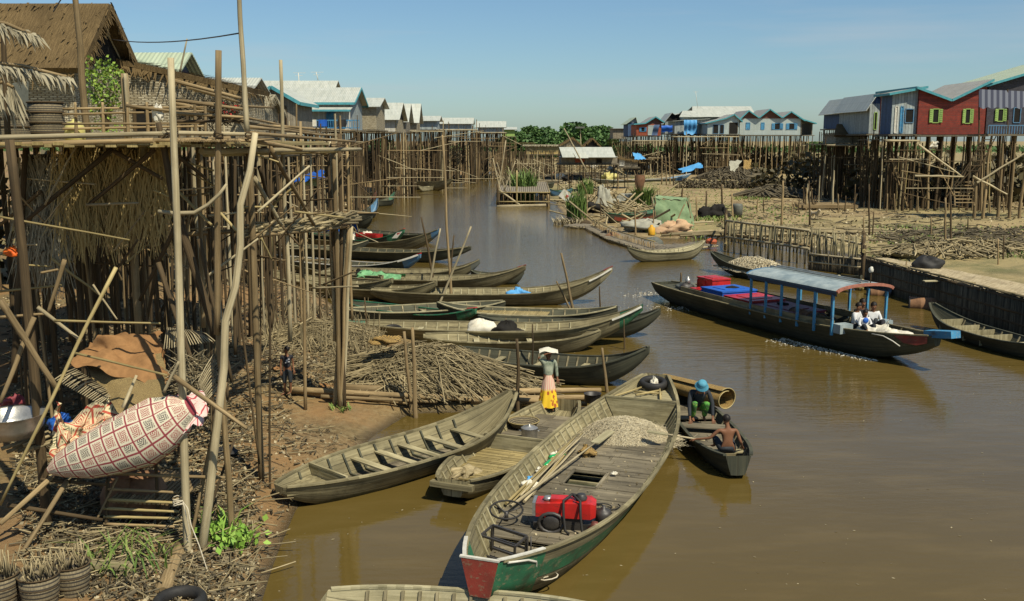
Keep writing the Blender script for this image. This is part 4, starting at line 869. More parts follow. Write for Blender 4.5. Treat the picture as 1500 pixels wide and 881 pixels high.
# --- the big motor boat in the foreground
C = boat('motor_boat', 'large decked wooden motor boat with red and green bow in the foreground', (962, 548), (704, 822), B=2.5, free=.55, rb=.42, rs=.35, tip=.46, stip=.55, tiph=.47, stiph=.2, mat='boat', nrib=26, thw=(), floor=.06, pw=2.5, bs=.62, bulk=(.155,), bowlen=.085, bowmat='greenpaint',
         stripe=('greenpaint', (.55, .915), 2, 3), curve=2.6, group=None, draft=.15, floormat='boat_dark', ribmat='boat_pale')
decking(C, .30, .80, .30, .26, 'deck', hole=(.50, .575, -.38, .28))
decking(C, .80, .93, .22, .3, 'deck', 'bow_deck', inset=.03)
decking(C, .17, .30, .14, .25, 'deck', 'stern_deck')
decking(C, .02, .14, .62, .22, 'boat_inside', 'tail_deck')
r = C['root']
mb = MB()      # hatch frame
for a, c in (((.50, -.38), (.575, -.38)), ((.50, .28), (.575, .28)), ((.50, -.38), (.50, .28)), ((.575, -.38), (.575, .28))):
    mb.beam(C['loc'](a[0], a[1], .32), C['loc'](c[0], c[1], .32), .06, .03)
mb.build('hatch_frame', M['deck'], r, local=True)
mb = MB(); g = C['gun'](1); w_ = C['hb'](1); k = C['keel'](1); x = .5 * C['L'] + .006
q = [(x, w_ + .03, g + .03), (x, -w_ - .03, g + .03), (x, -w_ * .6, k - .02), (x, w_ * .6, k - .02)]; mb.slab(q, .05, (1, 0, 0)); mb.build('bow_board', M['redpaint'], r, local=True)
mb = MB(); mb.beam((x + .03, w_ + .05, g + .05), (x + .03, -w_ - .05, g + .05), .05, .025)
for sg in (-1, 1):
    a = [C['loc'](t, sg * (C['hb'](t) + .0), C['gun'](t) + .045) for t in (.998, .975, .95, .92)]
    for p, q in zip(a, a[1:]): mb.beam(p, q, .055, .02)
mb.build('bow_edge', M['whitepaint'], r, local=True)
mb = MB(); 
for sg in (-1, 1):
    P = [C['loc'](t, sg * (C['hb'](t) * (.42 + .58 * f) + .03), C['keel'](t) + (C['gun'](t) - C['keel'](t)) * f) for t, f in ((.985, .97), (.95, .9), (.93, .78), (.922, .6), (.92, .42))]
    mb = MB(); mb.tube(P, .018, 5); mb.build('bow_line', M['whitepaint'], r, local=True)
# engine with red cowling
ec = C['w'](.735, .25, .32); yaw = R(-8)
E = thing('boat_engine', 'red boat engine with black hoses bolted on the foreground deck', 'engine', ec, yaw)
mb = MB(); mb.beam((-.5, 0, .05), (.55, 0, .05), .34, .1); mb.beam((-.4, -.1, .16), (.3, -.1, .16), .12, .14); mb.build('base', M['iron'], E, local=True)
mb = MB(); P = [[(-.46, -.17, .2), (-.46, .17, .2), (-.46, .17, .42), (-.46, -.17, .42)], [(.42, -.2, .2), (.42, .2, .2), (.42, .2, .46), (.42, -.2, .46)], [(.5, -.14, .22), (.5, .14, .22), (.5, .14, .42), (.5, -.14, .42)]]
mb.grid(P, None, False, True); mb.face(P[0]); mb.face(P[-1][::-1]); mb.box((-.05, 0, .46), .36, .2, .05); mb.build('cowling', M['bright_red'], E, local=True)
mb = MB(); mb.box((-.49, 0, .32), .05, .34, .22); mb.build('radiator', M['steel'], E, local=True)
mb = MB(); mb.lathe((-.28, 0, .44), [(0.07, 0), (.075, .03), (.05, .05), (0, .055)], 12); mb.build('filler_cap', M['steel'], E, local=True)
mb = MB(); mb.lathe((.26, 0, .46), [(.09, 0), (.1, .04), (.07, .07), (.07, .09), (0, .09)], 12); mb.build('air_cap', M['iron'], E, local=True)
for y in (-.05, .22):
    mb = MB(); mb.tube([(.2, .06, .5), (.12, -.05, .56), (.04 + y, -.2, .5), (.05 + y, -.3, .3), (.08 + y, -.34, .06), (.15 + y, -.36, .0)], .022, 7); mb.build('hose', M['black'], E, local=True)
mb = MB(); P = [(-.2 + .2 * math.cos(a), -.26, .14 + .16 * math.sin(a)) for a in [i * .4488 for i in range(15)]]; mb.tube(P, .03, 6); mb.ellipsoid((-.2, -.25, .14), .15, .03, .13, 12, 6); mb.build('flywheel', M['iron'], E, local=True)
mb = MB(); mb.lathe((.62, .08, .0), [(.0, 0), (.13, .0), (.14, .22), (.11, .27), (.03, .3), (.03, .34), (0, .34)], 14); mb.build('air_filter', M['iron'], E, local=True)
mb = MB(); mb.lathe((.5, -.28, .0), [(.0, 0), (.12, .0), (.12, .1), (.07, .14), (.05, .2), (0, .2)], 12); mb.build('pump', M['redpaint'], E, local=True)
# steering wheel lying at the side, black folding frame, loose things
sw_c = C['w'](.745, -.72, .42); S = thing('steering_wheel', 'black steering wheel leaning at the left side of the foreground deck', 'wheel', sw_c, 0)
Mx = Matrix.Rotation(R(12), 3, 'X')
mb = MB(); mb.tube([Mx @ Vector((.27 * math.cos(a), .27 * math.sin(a), .1)) for a in [i * .2618 for i in range(25)]], .017, 7); mb.build('rim', M['black'], S, local=True)
mb = MB()
for a in (0.3, 2.4, 4.5): mb.tube([Mx @ Vector((.27 * math.cos(a), .27 * math.sin(a), .1)), (0, 0, .04)], .012, 5)
mb.tube([(0, 0, -.1), (0, 0, .06)], .035, 8); mb.build('hub', M['iron'], S, local=True)
fr_c = C['w'](.835, -.30, .24); Fm = thing('metal_frame', 'black rectangular metal frame standing near the bow of the foreground boat', 'frame', fr_c, C['rz'] + R(70))
mb = MB(); q = [(-.34, 0, 0), (.34, 0, 0), (.34, .02, .36), (-.34, .02, .36)]
for a, b in zip(q, q[1:] + q[:1]): mb.beam(a, b, .04, .04)
mb.beam((-.34, .01, .17), (.34, .01, .17), .03, .03)
mb.build('panel', M['iron'], Fm, local=True)
mb = MB(); q2 = [(x, y - .28, z * .8) for x, y, z in q]
for a, b in zip(q2, q2[1:] + q2[:1]): mb.beam(a, b, .03, .03)
for a, b in zip(q[2:], q2[2:]): mb.beam(a, b, .03, .03)
mb.build('leg_frame', M['iron'], Fm, local=True)
t_ = thing('gear_lever', 'thin black gear lever rising from the foreground deck below the engine', 'lever', C['w'](.85, .12, .23)); p = C['w'](.85, .12, .22)
mb = MB(); mb.tube([p, p + Vector((0, 0, .42))], .012, 6); mb.build('rod', M['iron'], t_); mb = MB(); mb.box(p + Vector((0, 0, .02)), .14, .1, .05); mb.build('base', M['iron'], t_)
# poles, planks and rubbish along the left side of the deck
for i in range(9):
    a = C['w'](.70 - U(0, .1), -1.0 + U(0, .4), .36 + i * .012); b_ = C['w'](.36 + U(-.03, .06), -.75 + U(-.15, .3), .42 + i * .012)
    t_ = thing('long_pole', ['long pale pole', 'thin bamboo pole', 'flat pale pole', 'brown stick'][i % 4] + ' lying lengthwise along the left side of the foreground deck', 'pole', a, 0, 'poles lying on the foreground deck'); bpole('shaft', t_, a, b_, U(.014, .03), 'bamboo' if i % 2 else 'pole_pale', .008, 6)
a = C['w'](.72, -.75, .46); b_ = C['w'](.40, -.30, .50); t_ = thing('long_oar', 'long pale oar with flat blade lying along the foreground deck', 'oar', a)
bpole('shaft', t_, a, b_, .026, 'pole_pale', .0, 5); mb = MB(); d = (b_ - a).normalized(); mb.beam(b_, b_ + d * .9, .17, .03); mb.build('blade', M['boat_pale'], t_)
for i, (t, y, mt, lb) in enumerate(((.47, -.83, 'greenbottle', 'green plastic bottle nearer the net on the foreground boat'), (.51, -.86, 'greenbottle', 'green plastic bottle farther from the net on the foreground boat'))):
    if 'greenbottle' not in M: M['greenbottle'] = cloth('green_plastic', (.02, .35, .10), (.015, .25, .07), .2, spec=.7, bmp=0)
    c = C['w'](t, y, .42); mb = MB(); Mr = Matrix.Rotation(R(40 + 30 * i), 3, 'Z') @ Matrix.Rotation(R(90), 3, 'Y')
    prof = [(0, -.2), (.055, -.2), (.06, -.1), (.055, 0), (.06, .05), (.05, .1), (.02, .16), (.02, .2), (0, .2)]
    mb.grid([[c + Mr @ Vector((r_ * math.cos(6.283 * j / 12), r_ * math.sin(6.283 * j / 12), z)) for j in range(12)] for r_, z in prof], None, True, True); single(mb, 'bottle', M[mt], lb, 'bottle', c)
for i, (t, y, mt, s, lb) in enumerate(((.61, -.85, 'whitesack', .13, 'crumpled white plastic bag among the poles on the foreground deck'), (.585, -.93, 'paleblue', .09, 'small pale blue bag at the left side of the foreground deck'), (.535, -.95, 'whitesack', .08, 'small white rag at the left side of the foreground deck'), (.45, -.95, 'whitesack', .08, 'small white rag next to the green bottles'), (.72, -1.0, 'dark', .09, 'small dark tin beside the steering wheel'), (.42, -.38, 'weave_gold', .17, 'small broken basket beside the fishing net'), (.51, .42, 'whitesack', .05, 'tiny white scrap right of the hatch'))):
    lump('bag' if 'bag' in lb else 'scrap', mt, lb, 'bag' if 'bag' in lb else 'scrap', C['w'](t, y, .37), s, s * .8, s * .6, i, .8)
# heap of pale fishing net
def netheap(label, c, rx, ry, h, n, yaw, mat='net', under='netbody', r=.006):
    if 'net' not in M: M['net'] = wood('fishing_net', (.52, .44, .28), (.78, .70, .50), 10, 2, var=.25, st=.05); M['netbody'] = cloth('net_heap', (.50, .42, .26), (.36, .29, .17), .95, sc=14, bmp=1)
    t = thing('fishing_net', label, 'net', c, yaw)
    mb = MB(); rows = []
    for i in range(11):
        f = i / 10; rows.append([(rx * f * math.cos(a) * (1 + .18 * noise.noise((a, f, 3))), ry * f * math.sin(a) * (1 + .18 * noise.noise((a, f, 7))), max(0, h * (1 - f ** 2) * (.75 + .5 * noise.noise((math.cos(a) * f * 3, math.sin(a) * f * 3, 1))))) for a in [j * 6.2832 / 28 for j in range(28)]])
    mb.grid(rows, None, True, True); mb.build('heap', M[under], t, local=True)
    mb = MB()
    for _ in range(n):
        a = U(0, 6.28); f = math.sqrt(U(0, 1)) * (1.02 + .25 * (rnd.random() < .12)); x, y = rx * f * math.cos(a), ry * f * math.sin(a); z = h * (1 - f * f) * U(.8, 1.15) + .02; th_ = U(0, 6.28); l = U(.15, .45); P = []
        for k in range(4):
            P.append((x, y, max(.01, z))); th_ += U(-1.2, 1.2); x += math.cos(th_) * l / 3; y += math.sin(th_) * l / 3; ff = (x / rx) ** 2 + (y / ry) ** 2; z = h * max(0, 1 - ff) * U(.9, 1.2) + U(0, .05)
        mb.tube(P, r, 3, False)
    o = mb.build('strands', M[mat], t, local=True); o['kind'] = 'stuff'; return t
netheap('heap of pale tangled fishing net on the stern of the foreground boat', C['w'](.275, -.03, .22), 1.0, 1.02, .34, 4200, C['rz'], r=.0035)
# tyre on the tail deck with scraps inside
def tyre(label, c, ro, ri, tilt=0, yaw=0, h=.09):
    t = thing('tyre', label, 'tyre', c, yaw); mb = MB(); mid_, rr = (ro + ri) / 2, (ro - ri) / 2; Mx = Matrix.Rotation(tilt, 3, 'X'); P = []
    for i in range(28):
        a = i * 6.2832 / 28; P.append([Mx @ Vector(((mid_ + rr * math.cos(b)) * math.cos(a), (mid_ + rr * math.cos(b)) * math.sin(a), h * math.sin(b) * 1.0 + h)) for b in [j * .6283 for j in range(10)]])
    P.append(P[0]); mb.grid(P, None, True, True); mb.build('casing', M['black'], t, local=True); return t
tyre('black tyre lying on the raised tail of the foreground boat', C['w'](.035, 0, .68), .34, .2, R(8), 0, .09)
lump('paper_scraps', 'whitesack', 'white and orange scraps lying inside the tyre on the boat tail', 'scrap', C['w'](.035, .02, .74), .1, .12, .13, 0, .9)
# cross struts of the tail
for a, b_ in (((.05, -.2), (.15, -.5)), ((.06, .2), (.12, .3)), ((.10, -.28), (.10, .28))): stickobj('strut', None, (0, 0, 0), (0, 0, 1), .03, 'bamboo') if False else None
for i, (a, b_) in enumerate((((.045, -.18, .7), (.15, -.62, .72)), ((.045, .18, .7), (.15, .45, .72)), ((.09, -.32, .69), (.09, .34, .69)), ((.12, -.2, .7), (.07, .25, .71)))):
    mb = MB(); mb.tube([C['loc'](*a), C['loc'](*b_)], .025, 6); mb.build('strut', M['bamboo'], r, local=True)

# --- grey boat A and the little boat B beside it
A = boat('empty_boat', 'long empty grey wooden boat with open thwarts beside the mud bank', (408, 712), (753, 572), B=1.7, free=.45, rb=.62, rs=.02, tip=.22, stip=.30, tiph=.14, stiph=.16, mat='boat', nrib=11, thw=(.36, .46, .56, .67, .78), pw=2.6, bs=.5, bulk=(.175,), floor=.05, inmat='boat_inside', draft=.12, ribmat='boat_dark')
decking(A, .02, .165, .30, .2, 'boat', 'stern_deck', along=True, inset=.05)
Bt = boat('small_boat', 'small worn boat with bamboo deck between the grey boat and the motor boat', (828, 585), (662, 703), B=1.55, free=.35, rb=.12, rs=.1, tip=.62, stip=.7, tiph=.32, mat='boat', nrib=13, thw=(), pw=3.2, bs=.55, floor=.05, bulk=(.5,), draft=.12, ribmat='boat_inside')
decking(Bt, .54, .86, .16, .075, 'bamboo', 'bamboo_deck', gap=.02)
decking(Bt, .10, .47, .20, .3, 'deck', 'rear_deck')
bl = MB(); bl.beam(Bt['loc'](1.0, -.42, .36), Bt['loc'](1.0, .42, .36), .12, .1); bl.build('bow_block', M['boat'], Bt['root'], local=True)
mb = MB(); c = Bt['w'](.42, .1, .22)
def pot(name, label, cat, c, r_, h, mat='steel', lid=True, handles=True):
    t = thing(name, label, cat, c); mb = MB(); mb.lathe(c, [(0, 0), (r_ * .95, 0), (r_, .02), (r_, h), (r_ * 1.08, h + .01), (r_ * .93, h), (r_ * .9, .03), (0, .03)], 20); mb.build('body', M[mat], t)
    if lid: mb = MB(); mb.lathe(c + Vector((0, 0, h + .012)), [(r_ * 1.05, 0), (r_ * .8, .03), (.02, .05), (.02, .08), (0, .08)], 20); mb.build('lid', M[mat], t)
    if handles:
        for sg in (-1, 1):
            mb = MB(); mb.tube([c + Vector((sg * r_, -.06, h * .8)), c + Vector((sg * (r_ + .05), 0, h * .8)), c + Vector((sg * r_, .06, h * .8))], .01, 5); mb.build('handle', M[mat], t)
    return t
pot('cooking_pot', 'aluminium cooking pot with lid standing in the small boat', 'pot', c, .17, .24)
c = Bt['w'](.29, -.35, .2); t_ = thing('basket', 'shallow round wicker basket behind the aluminium pot', 'basket', c); mb = MB(); mb.lathe(c, [(0, 0), (.22, 0), (.34, .14), (.35, .17), (.31, .15), (.2, .03), (0, .03)], 22); mb.build('bowl', M['basket'], t_)
mb = MB(); mb.tube([c + Vector((.345 * math.cos(a * .2618), .345 * math.sin(a * .2618), .165)) for a in range(25)], .016, 5); mb.build('rim', M['bamboo'], t_)
tag(decking.__globals__['lump']('scrap_heap', 'stick', 'heap of shells and scraps on the bow of the small boat', 'scrap', Bt['w'](.82, -.3, .19), .3, .2, .1, 1, .9))
c = atz(868, 583, .35); pot('black_pot', 'dark round pot with bluish rim beside the logs behind the motor boat', 'pot', c - Vector((0, 0, .1)), .2, .2, 'iron', False, False)
# --- log boom lying along the shore
for i, (a, b_, r_) in enumerate((((418, 577), (600, 596), .09), ((430, 580), (690, 594), .08), ((500, 574), (760, 583), .10), ((540, 590), (745, 590), .07), ((690, 592), (862, 588), .10), ((745, 582), (880, 580), .09), ((600, 582), (860, 598), .08), ((470, 590), (640, 598), .05))):
    pa, pb = G(*a) + Vector((0, 0, .10 + .05 * (i % 2))), G(*b_) + Vector((0, 0, .10 + .05 * (i % 2))); t_ = thing('floating_log', 'long round log in the floating walkway between the mud bank and the boats', 'log', pa, 0, 'logs laid as a walkway at the shore'); bpole('trunk', t_, pa, pb, r_, 'pole', .006, 9, .3)
# --- canoe with the woman and the boy
D_ = boat('paddle_boat', 'small dark canoe carrying a woman and a shirtless boy', (1000, 573), (1082, 668), B=1.15, free=.36, rb=.12, rs=.16, tip=.50, stip=.3, tiph=.4, mat='boat_dark', nrib=9, thw=(.80,), floor=.05, pw=2.8, bs=.55, draft=.12)
decking(D_, .30, .72, .17, .24, 'deck', 'grid_deck'); decking(D_, .05, .30, .24, .2, 'deck', 'rear_deck')
# large rolled mat lying across its far end
ca, cb_ = atz(972, 560, .62), atz(1064, 585, .62); ax = (cb_ - ca).normalized(); Lr = (cb_ - ca).length
t_ = thing('rolled_mat', 'big golden rolled bamboo mat lying across the dark canoe', 'mat', ca); sd = ax.cross(Vector((0, 0, 1))); up = Vector((0, 0, 1)); mb = MB(); P = []
for i in range(12):
    f = i / 11; rr = .27 + .06 * f
    P.append([ca + ax * (Lr * f) + (sd * math.cos(a) + up * math.sin(a) * .8) * (rr * (1 - .35 * k / 30)) for k, a in enumerate([1.0 + k * 8.6 / 30 for k in range(31)])])
mb.grid(P, lambda i, j: (j * .07, i * .13), True); mb.build('roll', M['weave_gold'], t_)
mb = MB(); mb.tube(P[-1][:26], .013, 5); mb.build('edge', M['bamboo'], t_)

# --- long boats moored in rows at the left bank: (stern px, bow px, ...)
GM = 'long wooden boats moored in rows at the left bank'
K = {}
K[1] = boat('moored_boat', 'dark grey long boat with slanting raised prow, nearest of the moored row', (636, 508), (951, 508), B=1.69, free=.5, rb=.62, rs=.1, mat='boat_dark', nrib=15, thw=(.3, .5, .7, .84), group=GM, draft=.12, stip=.3)
K[2] = boat('moored_boat', 'long grey boat with green painted prow carrying a pale sack and a dark sack', (506, 470), (942, 446), B=1.76, free=.5, rb=.85, rs=.12, mat='boat', nrib=17, thw=(.25, .6, .8), group=GM, bowmat='greenpaint', bowlen=.075, stip=.3, inmat='boat_pale', ribmat='boat_pale', sternmat='greenpaint', sternlen=.06)
K[3] = boat('moored_boat', 'long dark boat whose thin prow points out behind the green prowed boat', (700, 462), (968, 452), B=1.43, free=.42, rb=.55, rs=.2, mat='boat_dark', nrib=11, thw=(.5,), group=GM)
K[4] = boat('moored_boat', 'boat covered with bamboo slat decking behind the sack carrying boat', (640, 442), (905, 449), B=1.62, free=.42, rb=.3, rs=.3, mat='boat_dark', nrib=11, thw=(), group=GM, gunmat='boat_pale')
decking(K[4], .18, .62, .33, .07, 'bamboo', 'bamboo_deck', gap=.02)
K[5] = boat('moored_boat', 'low boat with dark green prow and red tip left of the bamboo decked boat', (505, 440), (697, 452), B=1.43, free=.35, rb=.35, rs=.1, mat='boat_dark', nrib=9, thw=(), group=GM, bowmat='greenpaint', bowlen=.1, gunmat='greenpaint')
decking(K[5], .15, .75, .22, .3, 'deck')
K[6] = boat('moored_boat', 'longest pale boat with square ribs and a high white tipped prow', (543, 424), (897, 391), B=1.76, free=.5, rb=1.0, rs=.1, mat='boat', nrib=20, thw=(.75, .88), group=GM, inmat='boat_pale', ribmat='boat_pale', bowmat='boat_pale', bowlen=.05, stip=.5)
K[7] = boat('moored_boat', 'long grey boat with brown prow just behind the longest pale boat', (460, 399), (770, 389), B=1.76, free=.5, rb=.65, rs=.15, mat='boat', nrib=20, thw=(.3, .6), group=GM, stip=.35)
K[8] = boat('moored_boat', 'short dark boat tucked behind the brown prow at the water side', (690, 396), (768, 394), B=1.30, free=.4, rb=.3, rs=.2, mat='boat_dark', nrib=6, thw=(.5,), group=GM)
K[9] = boat('moored_boat', 'boat with a faded green prow tip showing behind the brown prowed boat', (500, 392), (703, 380), B=1.56, free=.45, rb=.6, rs=.15, mat='boat', nrib=12, thw=(.4, .7), group=GM, bowmat='greytarp', bowlen=.06)
K[10] = boat('moored_boat', 'dark boat with blue white and red prow behind the green tarpaulin', (383, 372), (616, 372), B=1.69, free=.45, rb=.75, rs=.15, mat='boat_dark', nrib=14, thw=(.3, .5, .7), group=GM, bowmat='bluepaint', bowlen=.08, gunmat='whitepaint')
K[11] = boat('moored_boat', 'long dark boat with wide open hull and plain thin prow pointing at midstream', (384, 352), (690, 361), B=1.76, free=.5, rb=.45, rs=.3, mat='boat_dark', nrib=16, thw=(.4, .55, .7, .85), group=GM, gunmat='boat')
K[12] = boat('moored_boat', 'broad grey boat with pointed blue tipped prow behind the leaning sticks', (400, 338), (645, 335), B=1.82, free=.55, rb=1.0, rs=.3, mat='boat', nrib=12, thw=(.6, .75), group=GM, bowmat='bluepaint', bowlen=.04)
K[13] = boat('moored_boat', 'boat with red and white diamond painted dark green prow', (440, 340), (592, 336), B=1.56, free=.5, rb=.8, rs=.2, mat='boat_dark', nrib=10, thw=(.7,), group=GM, bowmat='greenpaint', bowlen=.12, gunmat='greenpaint')
K[14] = boat('moored_boat', 'dark boat with low prow farthest out behind the red diamond prow', (500, 332), (640, 341), B=1.56, free=.4, rb=.3, rs=.2, mat='boat_dark', nrib=8, thw=(.6, .8), group=GM)
K[15] = boat('moored_boat', 'pale sterned boat lying half on the mud below the grey canopy', (375, 362), (560, 405), B=1.69, free=.45, rb=.2, rs=.3, mat='boat', nrib=10, thw=(.3, .6), group=GM, inmat='boat_pale')
K[16] = boat('moored_boat', 'half hidden boat with pale slatted inside under the longest pale boat', (500, 452), (740, 441), B=1.69, free=.45, rb=.1, rs=.15, mat='boat_dark', nrib=10, thw=(.3, .5), group=GM, gunmat='boat_pale')
K[17] = boat('moored_boat', 'pale open boat behind the stick heap with upright ribs', (620, 492), (880, 483), B=1.76, free=.45, rb=.2, rs=.1, mat='boat', nrib=13, thw=(.3, .6), group=GM, inmat='boat_pale', ribmat='boat_pale', stip=.6)
K[18] = boat('moored_boat', 'pale boat lying deepest in the row on the mud behind the pole bundle', (376, 392), (575, 408), B=1.7, free=.5, rb=.4, rs=.3, mat='boat', nrib=12, thw=(.3, .6, .75), group=GM, inmat='boat_pale', ribmat='boat_pale')
K[19] = boat('moored_boat', 'dark boat with raised stern pressed against the bank under the stick shelf', (366, 350), (540, 352), B=1.6, free=.5, rb=.4, rs=.5, mat='boat_dark', nrib=10, thw=(.3, .6), group=GM, gunmat='boat_pale')
K[20] = boat('moored_boat', 'grey boat squeezed between the longest pale boat and its neighbour behind', (440, 410), (640, 412), B=1.5, free=.45, rb=.4, rs=.2, mat='boat', nrib=12, thw=(.4, .7), group=GM, inmat='boat_pale', ribmat='boat_pale')
# painted diamond on one prow and red tips
def prow_patch(b, mat, t0=.93, t1=.992, f0=.35, f1=.9, name='prow_mark', sides=(-1, 1)):
    mb = MB()
    for sg in sides:
        g = lambda t, f: b['loc'](t, sg * (b['hb'](t) * (.97 if f > .6 else .93) + .02), b['keel'](t) + (b['gun'](t) - b['keel'](t)) * f)
        tm = (t0 + t1) / 2; mb.face([g(t0, (f0 + f1) / 2), g(tm, f0), g(t1, (f0 + f1) / 2), g(tm, f1)][::sg])
    mb.build(name, M[mat], b['root'], local=True)
prow_patch(K[13], 'whitepaint', .92, .995, .1, .98); prow_patch(K[13], 'bright_red', .935, .985, .3, .85, 'prow_diamond')
for k_, mt in ((10, 'bright_red'), (5, 'bright_red'), (6, 'redpaint'), (13, 'bright_red'), (7, 'redpaint')):
    b = K[k_]; mb = MB(); x = b['L'] / 2; mb.beam((x - .35, 0, b['gun'](.97) + .03), (x + .02, 0, b['gun'](1) + .03), b['hb'](1) * 2 - .02, .03); mb.build('prow_tip', M[mt], b['root'], local=True)
for k_ in (2, 10, 6):
    b = K[k_]; mb = MB(); P = [b['loc'](t, -b['hb'](t) - .03, b['gun'](t) - .03) for t in (.9, .93, .96, .995)]
    for p, q in zip(P, P[1:]): mb.beam(p, q, .03, .06)
    mb.build('prow_line', M['whitepaint'], b['root'], local=True)
# cargo in the row
lump('sack', 'net2' if 'net2' in M else 'whitesack', 'round pale yellow sack in the green prowed grey boat', 'sack', K[2]['w'](.465, .1, .38), .52, .42, .36, .2, .25)
lump('sack', 'dark', 'dark plastic sack beside the pale yellow sack', 'sack', K[2]['w'](.55, .1, .35), .48, .38, .30, .1, .5)
tyre('old black tyre in the stern of the green prowed grey boat', K[2]['w'](.16, .1, .25), .34, .2, R(20), 0, .07)
lump('bundle', 'paleblue', 'pale blue cloth bundle in the longest pale boat', 'bundle', K[6]['w'](.61, .1, .32), .42, .3, .28, 0, .8)
lump('bundle', 'dark', 'dark bundle in the stern of the moored boat near the mud', 'bundle', K[15]['w'](.85, .1, .3), .4, .3, .3, 0, .8)
def sheet(name, label, cat, mat, P, cnt=None, uv=None, group=None, th=None):
    mb = MB(); mb.grid(P, uv); c = P[len(P) // 2][len(P[0]) // 2]; return single(mb, name, M[mat], label, cat, c, group)
def drape(p0, p1, p2, p3, n=10, m=12, amp=.06, sag=.1):       # bilinear sheet with folds, corners p0 p1 (top) p3 p2 (bottom)
    p0, p1, p2, p3 = map(Vector, (p0, p1, p2, p3)); s = U(0, 50); out = []
    for i in range(n + 1):
        v = i / n; row = []
        for j in range(m + 1):
            u = j / m; q = p0.lerp(p1, u).lerp(p3.lerp(p2, u), v); q = q + Vector((noise.noise((u * 4, v * 4, s)), noise.noise((u * 4, v * 4, s + 9)), noise.noise((u * 5, v * 5, s + 20)))) * amp
            q.z -= sag * 4 * u * (1 - u) * 4 * v * (1 - v) * .25; row.append(q)
        out.append(row)
    return out
w7 = K[7]['w']
sheet('tarpaulin', 'crumpled green and white tarpaulin over the stern of a moored boat', 'tarp', 'greentarp', drape(w7(.22, -.5, .55), w7(.22, .5, .6), w7(.42, .5, .5), w7(.42, -.5, .45), amp=.35))
# canopies over the boats farther up
w11 = K[11]['w']; w12 = K[12]['w']
def canopy(label, w, t0, t1, hw, z0, z1, mat, edge=None):
    t = thing('boat_canopy', label, 'canopy', w((t0 + t1) / 2, 0, 0)); mb = MB(); P = []
    for i in range(9):
        tt = t0 + (t1 - t0) * i / 8; P.append([w(tt, -hw * math.cos(math.pi * j / 10), z0 + (z1 - z0) * math.sin(math.pi * j / 10) + .04 * noise.noise((i, j, 3))) for j in range(11)])
    mb.grid(P); mb.build('cover', M[mat], t)
    for tt in (t0, (t0 + t1) / 2, t1):
        mb = MB(); mb.tube([w(tt, -(hw - .02) * math.cos(math.pi * j / 10), z0 - .03 + (z1 - z0) * math.sin(math.pi * j / 10)) for j in range(11)], .02, 5); mb.build('hoop', M['bamboo'], t)
        for sg in (-1, 1): mb = MB(); mb.tube([w(tt, sg * (hw - .02), .2), w(tt, sg * (hw - .02), z0)], .02, 5); mb.build('post', M['bamboo'], t)
    if edge: mb = MB(); mb.grid([[p + Vector((0, -.02, .02)) for p in P[i][1:4]] for i in range(9)]); mb.build('edge_strip', M[edge], t)
    return t
canopy('long low grey canopy with blue edge over a moored boat behind the pole bundle', w12, .05, .48, .72, .95, 1.45, 'greytarp', 'bluetarp')
canopy('steep black and blue tent canopy on a boat right of the pole bundle', K[13]['w'], .38, .50, .75, .7, 1.9, 'bluetarp')
sheet('hanging_cloth', 'white cloth hanging at the mouth of the tent canopy', 'cloth', 'whitesack', drape(K[13]['w'](.54, -.6, 1.4), K[13]['w'](.55, -.35, 1.4), K[13]['w'](.60, -.4, .5), K[13]['w'](.57, -.7, .5), 6, 5, .1, 0))
c = K[13]['w'](.70, -.2, .62); t_ = thing('red_crate', 'flat bright red crate on the boat beside the tent canopy', 'crate', c, K[13]['rz']); mb = MB(); mb.box((0, 0, .1), 1.6, .6, .06); mb.build('base', M['bright_red'], t_, local=True)
for y in (-.3, .3): mb = MB(); mb.box((0, y, .2), 1.6, .04, .2); mb.build('side', M['bright_red'], t_, local=True)
for x_ in (-.8, .8): mb = MB(); mb.box((x_, 0, .2), .04, .56, .2); mb.build('end', M['bright_red'], t_, local=True)
lump('sack', 'whitesack', 'small cream sack behind the red crate', 'sack', K[13]['w'](.62, .35, .75), .35, .25, .2, 0, .6)
# --- boats farther up the left bank
far = [((510, 312), (553, 291), 1.3, 'boat_dark', 'bluepaint', 'dark teal boat with pale tipped prow nose out from the far left bank', 1.0),
       ((505, 292), (552, 279), 1.3, 'boat_dark', 'redpaint', 'dark boat with red prow touching the far left shore', 1.0),
       ((545, 292), (578, 281), 1.3, 'boat_dark', 'greenpaint', 'black boat with orange tipped prow beside the red prowed boat', .8),
       ((530, 282), (575, 273), 1.3, 'boat_dark', None, 'low boat behind the orange tipped prow', .4),
       ((545, 272), (582, 268), 1.4, 'boat_pale', None, 'short grey boat with red cloth at its prow', .5),
       ((573, 262), (663, 262), 1.8, 'boat', None, 'large dark green hulled boat moored across the far left shore', .5),
       ((620, 255), (655, 255), 1.3, 'boat_dark', None, 'dark boat lying behind the large dark green hull', .4),
       ((676, 257), (700, 253), 1.3, 'boat_dark', None, 'tiny dark boat at the far shore under the stilts', .3),
       ((700, 257), (722, 254), 1.3, 'boat_dark', None, 'tiny dark boat at the head of the far channel', .3),
       ((614, 273), (640, 271), .7, 'boat_pale', None, 'tiny tan canoe drifting in front of the large dark green hull', .1)]
for s, b_, Bm, mt, bm, lb, rb in far:
    boat('moored_boat' if 'canoe' not in lb else 'canoe', lb, s, b_, B=Bm, free=.55 if Bm < 1.7 else 1.1, rb=rb, rs=.2, mat=mt, bowmat=bm, nrib=6, thw=(.4, .6), group='boats along the far left shore', bowlen=.15)
